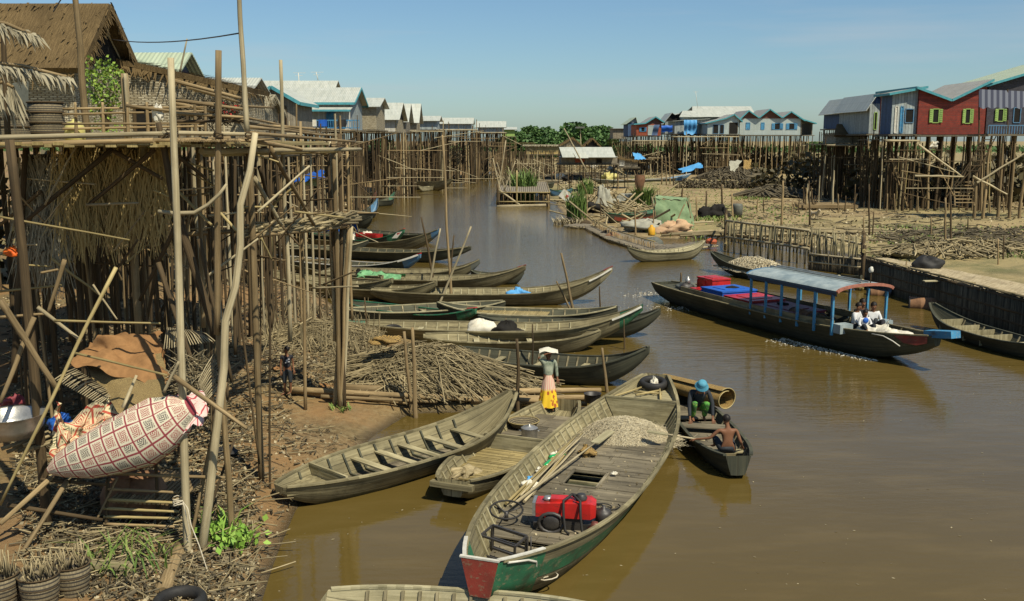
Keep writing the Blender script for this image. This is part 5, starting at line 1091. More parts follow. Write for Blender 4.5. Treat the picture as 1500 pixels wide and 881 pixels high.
# --- right side boats
Rb = boat('canoe', 'pale weathered canoe floating alone off the right shore', (1032, 352), (920, 362), B=1.3, free=.5, rb=.35, rs=.5, mat='boat_pale', nrib=12, thw=(.3, .45, .6), inmat='boat_pale', ribmat='boat_pale')
Rn = boat('cargo_boat', 'dark boat loaded with a white net heap behind the covered boat', (1262, 404), (1042, 368), B=1.7, free=.5, rb=.5, rs=.3, mat='boat_dark', nrib=15, thw=(.2, .3, .4), ribmat='boat_pale')
netheap('big white heap of netting in the dark boat behind the covered boat', Rn['w'](.66, 0, .3), 2.3, .72, .6, 900, Rn['rz'], r=.012)
Rr = boat('canoe', 'dark open canoe with pale thwarts at the right edge', (1545, 505), (1364, 443), B=1.35, free=.42, rb=.5, rs=.2, mat='boat_dark', nrib=10, thw=(.45, .58, .7, .3), inmat='boat_pale', draft=.1)
for t in (.42, .56, .68, .8):
    mb = MB(); z = Rr['gun'](t); w_ = Rr['inw'](t, z - .1); mb.slab([Rr['loc'](t, -w_, .1), Rr['loc'](t, w_, .1), Rr['loc'](t, w_, z), Rr['loc'](t, -w_, z)], .03, (1, 0, 0)); mb.build('bulkhead', M['boat_inside'], Rr['root'], local=True)
boat('long_boat', 'long dark boat with blue prow lying beyond the sandy strip', (868, 262), (1012, 254), B=2, free=.8, rb=.7, rs=.4, mat='boat_dark', nrib=8, thw=(.3, .6), bowmat='bluepaint', bowlen=.2, gunmat='whitepaint')
boat('long_boat', 'dark boat with red and green sides behind the green net tent', (888, 312), (962, 306), B=1.8, free=.75, rb=.3, rs=.2, mat='boat_dark', nrib=8, thw=(.3, .6), stripe=('redpaint', (.1, .9), 2, 3), gunmat='greenpaint', bowmat='greenpaint')
boat('long_boat', 'small blue boat heaped with white bundles left of the sandy strip', (805, 277), (838, 276), B=1.6, free=.6, rb=.3, rs=.3, mat='bluepaint', nrib=5, thw=(.5,), gunmat='greenpaint')
boat('long_boat', 'dark boat drawn up right of the little reed tuft in midstream', (755, 248), (788, 247), B=1.6, free=.6, rb=.3, rs=.3, mat='boat_dark', nrib=5, thw=(.5,))
Eb = boat('foreground_boat', 'pale gunwale of a boat just entering the bottom edge of the photo', (470, 879), (872, 902), B=1.3, free=.5, rb=.1, rs=.05, mat='boat_pale', nrib=12, thw=(.3, .6), stip=.6, tip=.5, gunmat='boat_pale', curve=2)

# --- the covered passenger boat under way
V = boat('covered_boat', 'long dark covered passenger boat with blue tipped prow under way on the river', (967, 413), (1374, 492), B=2.3, free=.72, rb=.30, rs=-.08, mat='hullgreen' if 'hullgreen' in M else 'boat_dark', nrib=10, thw=(), tip=.34, stip=.9, tiph=.3, stiph=.4, pw=3.0, bs=.5, draft=.15, floor=.1, bowmat=None, gunmat='boat', curve=3)
decking(V, .80, .96, .62, .25, 'deck', 'fore_deck'); decking(V, .02, .2, .55, .25, 'boat_dark', 'aft_deck'); decking(V, .2, .8, .25, .3, 'deck', 'cabin_floor')
vl, vr = V['loc'], V['root']
mb = MB(); x = V['L'] / 2; zg = V['gun'](1); mb.beam((x - .35, 0, zg + .0), (x + .62, 0, zg + .14), .36, .2); mb.build('bow_block', M['skyblue'], vr, local=True)
mb = MB()
for sg in (-1, 1):
    g = lambda t, f: vl(t, sg * (V['hb'](t) * (.97 + .03 * f) + .015), V['keel'](t) + (V['gun'](t) - V['keel'](t)) * f)
    mb.face([g(.925, .97), g(.945, .6), g(.97, .4), g(.99, .4), g(.99, .97)][::sg]); 
mb.build('bow_panel', M['redpaint'], vr, local=True)
mb = MB()
for sg in (-1, 1): mb = MB(); mb.tube([vl(t, sg * (V['hb'](t) + .03), V['keel'](t) + (V['gun'](t) - V['keel'](t)) * f) for t, f in ((.88, .95), (.905, .9), (.925, .7), (.94, .45))], .02, 5); mb.build('bow_line', M['whitepaint'], vr, local=True)
# roof on posts
RT0, RT1, RW, RZ = .50, .80, 1.12, 2.12
mb = MB(); P = []
for i in range(13):
    t = RT0 + (RT1 - RT0) * i / 12; P.append([vl(t, RW * math.sin(a), RZ - .30 + .30 * math.cos(a * .78)) for a in [-1.45 + 2.9 * j / 12 for j in range(13)]])
mb.grid(P, lambda i, j: (i * .45, j * .2)); mb.grid([[(p[0], p[1], p[2] - .04) for p in row[::-1]] for row in P], lambda i, j: (i * .45, j * .2))
M['faded_red'] = cloth('faded_red_paint', (.38, .15, .10), (.24, .10, .07), .6, sc=7); M['awningroof'] = cloth('worn_roof_sheet', (.34, .39, .38), (.14, .19, .21), .5, sc=1.9, bmp=.15)
roof = mb.build('roof', M['awningroof'], vr, local=True)
mb = MB(); mb.grid([[(p[0], p[1], p[2] - .012) for p in (row[0], row[0] + Vector((0, .03, -.16)))] for row in P]); mb.grid([[(p[0], p[1], p[2] - .012) for p in (row[-1] + Vector((0, -.03, -.16)), row[-1])] for row in P]); mb.build('roof_skirt', M['bluewall'], vr, local=True)
for row in (P[0], P[-1]):
    mb = MB(); s_ = 1 if row is P[-1] else -1
    for a, b_ in zip(row, row[1:]): mb.beam(Vector(a) + Vector((.03 * s_, 0, -.03)), Vector(b_) + Vector((.03 * s_, 0, -.03)), .07, .09)
    mb.build('roof_end_trim', M['faded_red'] if s_ == 1 else M['bluepaint'], vr, local=True)
mb = MB()
for y in (-.14, .14): mb.beam(vl(RT0, y, RZ + .05), vl(RT1, y, RZ + .05), .05, .05)
mb.build('roof_rail', M['steel'], vr, local=True)
for i in range(6):
    t = RT0 + .012 + (RT1 - RT0 - .024) * i / 5
    for sg in (-1, 1): mb = MB(); mb.beam(vl(t, sg * (RW - .05), .55), vl(t, sg * (RW - .05), RZ - .32), .07, .07); mb.build('roof_post', M['skyblue'], vr, local=True)
for sg in (-1, 1):
    mb = MB(); mb.beam(vl(.80, sg * .55, .78), vl(.80, sg * 1.05, .78), .35, .28); mb.build('fore_bench', M['awningroof'], vr, local=True)
    mb = MB(); a = [vl(t, sg * (V['hb'](t) - .1), V['gun'](t) + .1) for t in (.2, .3, .4, .5, .6, .7, .78)]
    for p, q in zip(a, a[1:]): mb.beam(p, q, .03, .2)
    mb.build('side_board', M['boat'], vr, local=True)
# cargo on the covered boat
def crate(name, label, cat, t, y, z, sx, sy, sz, mat, lid=None, yaw=0, group=None):
    c = V['w'](t, y, z); o = thing(name, label, cat, c, V['rz'] + yaw, group); mb = MB(); mb.box((0, 0, sz / 2), sx, sy, sz)
    for k in (-.49, 0, .49): mb.box((k * sx, 0, sz / 2 - .02), .06, sy + .04, sz - .06)
    mb.build('body', M[mat], o, local=True); mb = MB(); mb.box((0, 0, sz + .03), sx + .06, sy + .06, .06); mb.box((0, 0, sz + .07), sx * .6, sy * .6, .02); mb.build('lid', M[lid or mat], o, local=True); return o
crate('red_box', 'bright red crate nearest the stern of the covered boat', 'crate', .225, .35, .55, 1.0, .8, .62, 'bright_red')
crate('red_box', 'lower red crate standing in front of the stern red crate', 'crate', .25, -.35, .5, 1.0, .5, .3, 'bright_red')
crate('blue_box', 'bright blue lidded ice box on the covered boat', 'crate', .325, .0, .42, 1.35, 1.5, .55, 'bluetarp')
crate('red_box', 'flat red crate just ahead of the blue box', 'crate', .43, .0, .36, 1.5, 1.5, .5, 'bright_red')
M['maroon'] = cloth('maroon_lid', (.24, .05, .06), (.16, .035, .04), .5)
crate('cargo_box', 'long maroon topped box under the boat roof', 'crate', .55, .0, .28, 2.2, 1.5, .5, 'maroon')
lump('coil', 'dark', 'dark coil lying on the blue box', 'coil', V['w'](.33, .1, 1.05), .25, .2, .06, 0, .3)
lump('coil', 'dark', 'dark coil lying on the maroon box', 'coil', V['w'](.53, .1, .88), .2, .2, .05, 0, .3)
def barrel(label, c, r_, L_, ang, mat='brownmat', group=None, tilt=0):
    t = thing('barrel', label, 'barrel', c, ang, group); mb = MB(); Mr = Matrix.Rotation(R(90) + tilt, 3, 'Y'); prof = [(0, -L_ / 2), (r_ * .97, -L_ / 2), (r_, -L_ / 2 + .03), (r_, -L_ / 6), (r_ * 1.04, -L_ / 6 + .02), (r_, -L_ / 6 + .04), (r_, L_ / 6), (r_ * 1.04, L_ / 6 + .02), (r_, L_ / 6 + .04), (r_, L_ / 2 - .03), (r_ * .97, L_ / 2), (0, L_ / 2)]
    mb.grid([[Mr @ Vector((a * math.cos(6.283 * j / 18), a * math.sin(6.283 * j / 18), z)) for j in range(18)] for a, z in prof], None, True, True); mb.build('drum', M[mat], t, local=True)
    for z in (-L_ / 2, L_ / 2):
        mb = MB(); mb.tube([Mr @ Vector((r_ * math.cos(6.283 * j / 18), r_ * math.sin(6.283 * j / 18), z)) for j in range(19)], .02, 5); mb.build('rim', M['iron'], t, local=True)
    return t
M['rustdrum'] = cloth('rusty_drum', (.26, .14, .07), (.14, .075, .04), .7, sc=5)
barrel('brown drum lying under the roof of the covered boat', V['w'](.64, -.2, .6), .33, 1.3, V['rz'], 'rustdrum')
M['olive_drum'] = cloth('olive_drum', (.12, .09, .04), (.07, .05, .03), .7, sc=5)
barrel('olive drum lying across beside the passengers', V['w'](.70, -.35, .6), .3, .8, V['rz'] + .3, 'olive_drum')
# outboard style engine with white exhaust pipe
c = V['w'](.19, -.55, .6); t_ = thing('tail_engine', 'small grey engine with long white pipe over the side of the covered boat', 'engine', c)
mb = MB(); mb.ellipsoid(c + Vector((0, 0, .2)), .3, .22, .2, 14, 8, .3); mb.build('block', M['iron'], t_); mb = MB(); mb.lathe(c + Vector((.05, 0, .35)), [(0, 0), (.1, 0), (.1, .2), (.05, .22), (.05, .3), (0, .3)], 10); mb.build('air_filter', M['steel'], t_)
e = atz(1004, 449, .02); mb = MB(); mb.tube([c + Vector((0, -.2, .15)), c.lerp(e, .3) + Vector((0, 0, .22)), c.lerp(e, .65) + Vector((0, 0, .1)), e], [.03, .03, .025, .02], 7); mb.build('pipe', M['whitepaint'], t_)
lump('bundle', 'greytarp', 'grey-green bundle beside the tail engine', 'bundle', V['w'](.13, .1, .62), .7, .3, .2, V['rz'], .5)
stk = thing('stern_post', 'short black post standing at the stern of the covered boat', 'post', V['w'](.075, .3, .55)); bpole('post', stk, V['w'](.075, .3, .5), V['w'](.075, .3, 1.15), .05, 'pole_dark', 0, 4)
lump('sack', 'whitesack', 'white sack lying on the fore deck of the covered boat', 'sack', V['w'](.90, -.05, .76), .62, .38, .16, V['rz'], .3)
lump('sack', 'whitesack', 'white sack on the fore deck nearest the passengers', 'sack', V['w'](.845, -.12, .76), .55, .36, .17, V['rz'] + .4, .35)
a_, b1, c1, d1 = V['w'](.862, -.35, .78), V['w'](.89, -.15, .8), V['w'](.875, .05, 1.2), V['w'](.872, -.0, 1.15)
sheet('white_cloth', 'peaked white cloth standing up between the two white sacks', 'cloth', 'whitesack', drape(c1, d1, V['w'](.895, -.3, .72), V['w'](.855, -.45, .72), 7, 7, .08, 0))
f0_ = V['w'](.79, .35, 2.2); t_ = thing('roof_ornament', 'small white and purple ornament on a stick above the boat roof', 'ornament', f0_); bpole('stick', t_, f0_ - Vector((0, 0, .1)), f0_ + Vector((0, 0, .35)), .018, 'pole_dark', 0, 3); mb = MB(); mb.ellipsoid(f0_ + Vector((0, 0, .32)), .07, .05, .09, 10, 6, .6); mb.build('white_ball', M['whitepaint'], t_)
# foam thrown up beside the hull, at the stern and trailing
mb = MB()
for _ in range(900):
    u = U(0, 1)
    if rnd.random() < .62: t = .62 + .27 * u; y = -(V['hb'](t) * .8 + abs(rnd.gauss(0, .11 + .3 * (1 - u)))); p = V['w'](t, y)
    elif rnd.random() < .5: p = V['w'](-.01 - abs(rnd.gauss(0, .05)), rnd.gauss(0, .5))
    else: q = atz(998, 452); p = q + Vector((rnd.gauss(0, .8), rnd.gauss(0, .25), 0))
    s = U(.004, .017); mb.ellipsoid((p.x, p.y, U(.0, .02)), s * U(1, 3), s, s * .6, 6, 3)
single(mb, 'foam', M['foam'], 'white foam and spray along the side and stern of the moving boat', 'foam', V['w'](.7, -1), kind='stuff')
# small motor boat wave: raised ripples beside the hull
# --- people are added later

# dirt, chips, fish scales and rope ends on the deck of the foreground boat
mb = MB()
for _ in range(420):
    t, y = U(.34, .93), U(-1.05, 1.05)
    if .49 < t < .585 and -.42 < y < .32: continue
    z = .325 if t < .8 else .245
    if abs(y) > C['inw'](t, z) - .05: continue
    leaf_quad(mb, C['w'](t, y, z), U(.008, .03))
single(mb, 'deck_litter', M['litter'], 'chips and scraps littering the deck of the foreground boat', 'litter', C['w'](.6, 0, .32), kind='stuff')
for i, (t, y) in enumerate(((.66, .35), (.9, .1))):
    p = C['w'](t, y, .335 if t < .8 else .26); mb = MB(); mb.tube([p + Vector((.16 * (1 + k * .01) * math.cos(k * .5) + .01 * k, .13 * math.sin(k * .5), .005 * (k % 5))) for k in range(40)], .011, 5)
    single(mb, 'rope_coil', M['rope' if i else 'black'], ['dark coiled rope on the deck behind the red engine', 'pale coiled rope on the bow deck'][i], 'rope', p)
p = C['w'](.985, -.3, 1.0); a, b_ = atz(690, 862, .25), atz(738, 852, .5); t_ = thing('bow_bar', 'thin pale bar with bent end tied across the red bow', 'bar', a); mb = MB(); mb.tube([a + Vector((-.02, 0, .28)), a + Vector((0, 0, .05)), a.lerp(b_, .5), b_], .016, 6); mb.build('bar', M['whitepaint'], t_)

mb = MB()
for _ in range(260):
    p = atz(U(400, 1480), U(330, 880), .006)
    if lookup(p.x, p.y)[0] < -.1: s_ = U(.01, .035); a = U(0, 6.28); v = Vector((math.cos(a), math.sin(a), 0)) * s_; n_ = Vector((-v.y, v.x, 0)) * .5; mb.face([p - v, p - n_, p + v, p + n_])
single(mb, 'floating_scraps', M['litter'], 'small leaves and scraps floating on the brown water', 'litter', atz(800, 800), kind='stuff')
# ---------------------------------------------------------------- left foreground: the pole landing
J = thing('pole_landing', 'tall landing of lashed tree poles with a slatted deck filling the left foreground', 'landing', (-5.2, 16, gz(-5.2, 16)))
def pp(x0, y0, x1, y1, Y, w, key='pole', nm='post', crk=.012, base=True, Yt=None, taper=.3, parent=None):
    """pole from its top pixel to its foot pixel; the foot stands at distance Y"""
    a = aty(x1, y1, Y); b = aty(x0, y0, Yt or Y)
    if base: a.z = min(a.z, gz(a.x, a.y)) - .15 if a.z < 1.6 else a.z
    return bpole(nm, parent or J, a, b, w / FPX * Y / 2 * .9, key, crk, 10, taper)
YP = 14.6
for q in ((250, 85, 277, 868, 14.2, 15, 'pole_pale'), (250, 85, 262, 480, 14.25, 3, 'pole')): 
    if q[5] > 5: pp(*q)
pp(320, 74, 318, 490, 15.0, 11, 'pole', taper=.1); pp(319, 470, 338, 745, 15.05, 11, 'pole', taper=.1)
pp(350, -20, 362, 196, 15.2, 9, 'pole_pale', taper=.2, base=False)
pts = [(374, 195), (366, 250), (352, 300), (352, 360), (345, 420), (330, 470), (328, 540), (316, 640), (305, 740), (287, 868)]
mb = MB(); mb.tube([aty(a, b, 15.0 - .07 * i) for i, (a, b) in enumerate(pts)], [.045, .05, .052, .055, .055, .058, .06, .065, .07, .075], 9); mb.build('post', M['pole_pale'], J)
pp(364, 200, 381, 652, 17.6, 11, 'pole', taper=.05)
pp(108, -25, 128, 200, 19, 12, 'pole', base=False); pp(182, 108, 205, 500, 17.5, 13, 'pole', taper=.1); pp(183, 108, 190, 205, 17.4, 8, 'pole_pale', base=False)
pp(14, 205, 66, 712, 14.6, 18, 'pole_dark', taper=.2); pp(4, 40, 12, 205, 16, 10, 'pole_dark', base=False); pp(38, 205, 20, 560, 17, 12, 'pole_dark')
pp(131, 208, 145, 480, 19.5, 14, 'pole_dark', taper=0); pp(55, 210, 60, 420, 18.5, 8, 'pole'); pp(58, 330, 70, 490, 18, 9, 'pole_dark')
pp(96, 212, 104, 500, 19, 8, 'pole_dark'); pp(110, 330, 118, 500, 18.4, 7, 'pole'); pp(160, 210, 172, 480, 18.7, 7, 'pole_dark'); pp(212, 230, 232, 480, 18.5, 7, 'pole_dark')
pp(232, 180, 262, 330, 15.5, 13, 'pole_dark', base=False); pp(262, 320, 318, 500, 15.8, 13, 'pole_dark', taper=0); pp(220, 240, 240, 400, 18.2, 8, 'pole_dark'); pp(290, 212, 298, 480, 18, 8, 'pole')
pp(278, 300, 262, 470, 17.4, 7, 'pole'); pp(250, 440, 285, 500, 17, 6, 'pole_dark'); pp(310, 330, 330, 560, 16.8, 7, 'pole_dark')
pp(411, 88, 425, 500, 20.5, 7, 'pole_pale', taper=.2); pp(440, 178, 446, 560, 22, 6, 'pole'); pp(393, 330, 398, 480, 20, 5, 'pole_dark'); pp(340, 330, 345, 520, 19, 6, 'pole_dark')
for i, (a, b, c, d, w, k) in enumerate(((488, 205, 497, 575, 8, 'pole'), (497, 196, 503, 560, 7, 'pole_dark'), (505, 330, 489, 578, 8, 'pole_pale'), (511, 330, 496, 560, 6, 'pole'), (484, 208, 490, 500, 6, 'pole_pale'), (508, 212, 516, 470, 5, 'pole'), (480, 215, 492, 420, 5, 'pole_dark'), (515, 330, 498, 540, 6, 'pole_pale'))): pp(a, b, c, d, 22.4 + .12 * (i % 3), w, k, taper=.1)
# horizontals
def rail(x0, y0, x1, y1, Ya, Yb, w, key='pole', nm='rail', crk=.006):
    a, b = aty(x0, y0, Ya), aty(x1, y1, Yb); bpole(nm, J, a, b, w / FPX * (Ya + Yb) / 4, key, crk, 9, .25)
rail(-40, 203, 240, 196, 15.0, 14.9, 9, 'pole_pale'); rail(-40, 215, 225, 206, 15.2, 15.1, 10, 'pole'); rail(238, 195, 375, 197, 14.9, 15.2, 7, 'pole_pale'); rail(90, 212, 250, 205, 15.6, 15.4, 8, 'pole')
rail(200, 208, 345, 202, 15.4, 15.6, 7, 'pole'); rail(362, 195, 520, 208, 15.2, 22.5, 5, 'pole'); rail(295, 222, 528, 219, 16, 22.6, 8, 'pole_pale'); rail(300, 226, 500, 222, 16.2, 22.8, 7, 'bamboo'); rail(362, 205, 480, 226, 15.4, 22.4, 6, 'pole'); 
for y, Y_ in ((157, 17.5), (165, 16.5), (179, 16.0), (186, 17)): rail(92, y + 3, 300, y - 2 + (y % 5), Y_, Y_ + .3, 3.6, 'pole', 'rail', .016)
rail(252, 118, 352, 144, 15.4, 16.5, 6, 'pole'); rail(252, 146, 355, 160, 15.6, 16.4, 6, 'pole'); rail(252, 166, 356, 172, 15.8, 16.4, 5, 'pole'); rail(255, 178, 360, 178, 16, 16.5, 5, 'pole_dark'); rail(185, 155, 360, 176, 16.2, 16.4, 5, 'pole')
for px in (110, 150, 186, 215, 285, 300): pp(px, 150, px + 2, 198, 16.6, 6, 'pole', base=False)
# diagonals and braces under the deck
for x0, y0, x1, y1, Ya, Yb, w, k in ((165, 218, 40, 322, 16.5, 16.2, 8, 'pole_dark'), (226, 220, 130, 300, 16.2, 16.5, 7, 'pole_dark'), (168, 222, 238, 262, 16.4, 16.2, 7, 'pole_dark'), (255, 225, 302, 262, 15.5, 16, 6, 'pole_dark'),
    (60, 280, 0, 330, 17, 17, 6, 'pole_dark'), (215, 225, 160, 330, 17.5, 17.5, 6, 'pole_dark'), (255, 275, 310, 330, 16, 15.6, 5, 'bamboo'), (258, 330, 205, 440, 16.5, 17, 7, 'pole_dark'), (240, 315, 215, 470, 16.8, 17.5, 6, 'pole_dark'),
    (0, 318, 190, 352, 15.6, 15.8, 3.5, 'bamboo'), (0, 440, 85, 572, 14.0, 14.3, 11, 'pole'), (170, 392, 0, 740, 14.0, 13.6, 6, 'bamboo'), (50, 465, 0, 590, 14.5, 14, 8, 'pole'), (80, 470, 235, 474, 15.2, 15.2, 4, 'bamboo'), (0, 465, 65, 460, 15.5, 15.5, 5, 'pole'),
    (55, 450, 120, 500, 15.3, 15.4, 6, 'pole_pale'), (95, 380, 70, 460, 16, 16, 7, 'pole'), (60, 400, 85, 395, 16, 16, 4, 'pole'), (0, 427, 90, 418, 16.4, 16.4, 4, 'bamboo'), (232, 385, 292, 560, 15.6, 15.2, 8, 'pole_dark'), (292, 350, 340, 560, 15.6, 15.4, 7, 'pole_dark'),
    (255, 552, 362, 628, 14.1, 13.9, 8, 'pole'), (108, 517, 245, 550, 14.5, 14.15, 4, 'bamboo'), (395, 215, 460, 330, 17.5, 19.5, 7, 'pole'), (400, 300, 445, 262, 21, 21, 4, 'bamboo'), (372, 260, 412, 330, 17.8, 18.6, 7, 'pole_pale'), (380, 245, 400, 320, 18, 19, 6, 'pole_dark'),
    (312, 300, 348, 340, 15.6, 15.4, 5, 'bamboo'), (345, 400, 380, 680, 15.2, 15.6, 4, 'pole_dark'), (262, 866, 345, 640, 14.3, 15.5, 5, 'pole_dark'), (240, 575, 262, 530, 14.1, 14.1, 5, 'pole_pale'), (330, 560, 262, 860, 15, 14.5, 7, 'pole'), (335, 470, 320, 560, 15, 15, 5, 'pole_pale')):
    rail(x0, y0, x1, y1, Ya, Yb, w, k, 'brace', .01)
for _ in range(48):
    px, py, Y_ = U(5, 480), U(225, 440), U(15.6, 20); l = U(30, 110); an = rnd.choice([U(-1.2, -.3), U(.3, 1.2), U(-.15, .15)]); rail(px, py, px + l * math.cos(an), py + l * math.sin(an), Y_, Y_ + U(-.8, .8), U(2, 4.5), rnd.choice(['pole', 'pole_dark', 'bamboo', 'pole_pale']), 'cross_stick', .02)
# the springy curved stick tied between the posts
mb = MB(); mb.tube([aty(a, b, 14.6) for a, b in ((232, 310), (255, 313), (285, 312), (305, 300), (322, 284), (332, 270))], [.03, .034, .033, .03, .027, .02], 7); mb.build('curved_stick', M['pole_pale'], J)
# deck slats (behind the rails) and the lower shelf of sticks
mb = MB()
for i in range(70):
    x = -15.0 + i * .16
    if x > -4.3: break
    mb.beam((x + U(-.01, .01), 15.1, 6.42 + (i % 2) * .03), (x + U(-.02, .02), 24.2, 6.42 + (i % 2) * .03), .158 if i % 5 else .11, .05)
mb.build('deck', M['bamboo'], J)
mb = MB()
for i in range(30):
    a = aty(250 + i * 3.5, 206 + .4 * (i % 3), 14.9); mb.tube([a, a + Vector((U(.1, .3), 1.6, .03))], .02, 5)
o = mb.build('slat_edge', M['pole'], J); o['kind'] = 'stuff'
mb = MB()
for i in range(150):
    f = U(0, 1); a = aty(378, 338, 19.5).lerp(aty(508, 322, 22.4), f) + Vector((0, 0, U(-.08, .12))); d = Vector((U(.25, .6), U(.6, 1.3), U(-.12, .25))); mb.tube(crook(a - d * .45, a + d * .5, 3, .03), U(.015, .035), 5)
o = mb.build('stick_shelf', M['stick'], J); o['kind'] = 'stuff'
for x0, y0, x1, y1, Ya, Yb in ((250, 345, 505, 328, 19, 22.3), (365, 346, 512, 332, 19.2, 22.6)): rail(x0, y0, x1, y1, Ya, Yb, 7, 'pole')
# lashings where poles cross
for x, y, Y_, w in ((262, 735, 14.2, 16), (252, 196, 14.6, 16), (320, 200, 15, 12), (366, 200, 15.1, 12), (495, 215, 22.4, 22), (500, 330, 22.4, 26), (330, 480, 15, 15), (268, 620, 14.2, 16), (270, 830, 14.2, 22)):
    c = aty(x, y, Y_); mb = MB(); rr = w / FPX * Y_ / 2 * 1.1; P = []
    for k in range(41): P.append(c + Vector((rr * math.cos(k * .7), rr * math.sin(k * .7), -.05 + .1 * k / 40 + .02 * math.sin(k))))
    mb.tube(P, .009, 4); mb.build('lashing', M['rope' if y in (735,) else 'pole_dark'], J)
rp = thing('rope', 'thin white rope hanging from the front post to the mud by the tyre', 'rope', aty(277, 760, 14.1)); mb = MB()
mb.tube([aty(a, b, 14.1 - i * .12) for i, (a, b) in enumerate(((268, 735), (275, 745), (280, 770), (292, 800), (305, 840), (318, 885)))], .008, 5); mb.build('strand', M['rope'], rp)
mb = MB(); mb.tube([aty(a, b, 14.05) for a, b in ((268, 735), (274, 760), (279, 782), (272, 790), (278, 795))], .008, 5); mb.build('loose_end', M['rope'], rp)
# wires to the crooked pole
for lb, a, b, sg in (('thin dark wire running from the roof gable to the crooked pole', aty(164, 58, 26), aty(350, 49, 15.2), .1), ('thin dark wire slanting across the thatched roof at the top left', aty(78, 18, 17), aty(95, -10, 17), 0)):
    t = thing('wire', lb, 'wire', a); mb = MB(); mb.tube([a.lerp(b, i / 10) - Vector((0, 0, sg * 4 * i / 10 * (1 - i / 10))) for i in range(11)], .011, 4); mb.build('cable', M['iron'], t)
t = thing('thin_rod', 'thin pale rod standing against the green tin roof', 'rod', aty(263, 113, 34)); bpole('rod', t, aty(262, 113, 33), aty(274, 57, 33), .035, 'pole_pale', 0, 4)
# woven creels and tub on the deck
for i, (xa, xb, yt, Y_, lb) in enumerate(((-12, 43, 162, 17, 'tall woven fish creel at the far left of the landing deck'), (43, 96, 150, 17.6, 'tall woven fish creel standing right beside the leftmost creel'))):
    a, b = aty(xa, 197, Y_), aty(xb, 197, Y_); c = (a + b) / 2; c.z = 6.45; r_ = (b - a).length / 2; h = aty(0, yt, Y_).z - 6.45; t = thing('fish_creel', lb, 'creel', c, 0, 'creels on the landing')
    mb = MB(); mb.lathe(c, [(r_ * (1 - .10 * f), h * f) for f in (0, .2, .4, .6, .8, 1)] + [(r_ * .82, h * .95)], 26); mb.build('basket_wall', M['basket'], t)
    for f in (.02, .25, .5, .75, .99): mb = MB(); mb.tube([c + Vector(((r_ * (1 - .1 * f) + .01) * math.cos(k * .2618), (r_ * (1 - .1 * f) + .01) * math.sin(k * .2618), h * f)) for k in range(25)], .014, 5); mb.build('hoop', M['pole_dark'], t)
M['yellow'] = cloth('faded_yellow_plastic', (.52, .47, .17), (.42, .36, .12), .5)
c = aty(110, 197, 17.2); mb = MB(); mb.lathe((c.x, c.y, 6.47), [(0, 0), (.14, 0), (.17, .05), (.165, .24), (.12, .33), (.04, .35), (.04, .39), (0, .39)], 14); single(mb, 'plastic_jug', M['yellow'], 'faded yellow plastic jug beside the woven creels', 'jug', c)
lump('rag', 'whitesack', 'small whitish rag hanging on the rails of the landing', 'rag', aty(232, 168, 16.3), .07, .04, .13, 0, .9)
# palm fronds at the far left
def fronds(label, p0, p1, n, ln, Y_, drop):
    a, b = aty(*p0, Y_), aty(*p1, Y_); t = thing('palm_thatch', label, 'thatch', a); mb = MB(); mb.tube([a, a.lerp(b, .5) + Vector((0, 0, .05)), b], .025, 5); mb.build('stem', M['pole'], t); mb = MB()
    for i in range(n):
        q = a.lerp(b, U(0, 1)); d = Vector((U(.1, .7), U(-.3, .3), -U(.3, 1) * drop)).normalized() * ln * U(.5, 1.1); sd = Vector((.018, U(-.02, .02), .01)); m_ = q + d * .5 + Vector((0, 0, .05)); mb.face([q - sd, q + sd, m_ + sd, m_ - sd]); mb.face([m_ - sd, m_ + sd, q + d])
    o = mb.build('fronds', M['thatch_pale'], t); o['kind'] = 'stuff'; return t
fronds('upper fringe of pale dried palm fronds at the top left edge', (-30, 28), (50, 52), 150, .30, 15.2, .8); fronds('lower fringe of pale dried palm fronds below the upper fringe', (-30, 90), (98, 113), 230, .34, 15.4, .9)
fronds('pale palm frond panel beside the dark screen at the left edge', (-10, 122), (20, 128), 90, .7, 16, 3)
sheet('woven_screen', 'dark woven screen behind the creels at the left edge', 'screen', 'greytarp', drape(aty(18, 122, 17.9), aty(42, 118, 18.2), aty(42, 200, 18.2), aty(18, 200, 17.9), 4, 4, .02, 0))
# golden reed screens under the deck
def screen(label, x0, x1, y0, y1, Ya, Yb, mat, n=700):
    a, b = aty(x0, y0, Ya), aty(x1, y0, Yb); h = a.z - aty(0, y1, (Ya + Yb) / 2).z; t = thing('reed_screen', label, 'screen', a, 0, 'hanging screens under the landing')
    mb = MB(); P = [[a.lerp(b, j / 16) + Vector((0, .25 * math.sin(j * 1.3) + .2 * noise.noise((i * .8, j * .8, a.x)), -h * i / 8 * (1 - .14 * (j % 3)))) for j in range(17)] for i in range(9)]; L_ = (b - a).length; mb.grid(P, lambda i, j: (j / 16 * L_, i / 8 * h), True); mb.build('panel', M[mat], t)
    mb = MB()
    for _ in range(n):
        q = a.lerp(b, U(-.05, 1.05)); q.z -= U(0, h * 1.0); q.y -= U(.12, .45); d = Vector((U(-.22, .22), U(-.12, .05), -U(.25, .8))); sd = Vector((U(.004, .014), 0, 0)); mb.face([q - sd, q + sd, q + d + sd * .4, q + d - sd * .4])
    o = mb.build('straw', M[mat], t); o['kind'] = 'stuff'
    
screen('golden reed screen hanging under the landing between the dark posts', 95, 172, 214, 335, 17.2, 17.6, 'reed', 620); screen('golden reed screen nearest the pale front post', 172, 244, 216, 325, 17.4, 17.0, 'reed', 520); screen('greyish palm thatch screen left of the golden reeds', 30, 95, 226, 380, 17.6, 17.4, 'thatch_pale', 700)
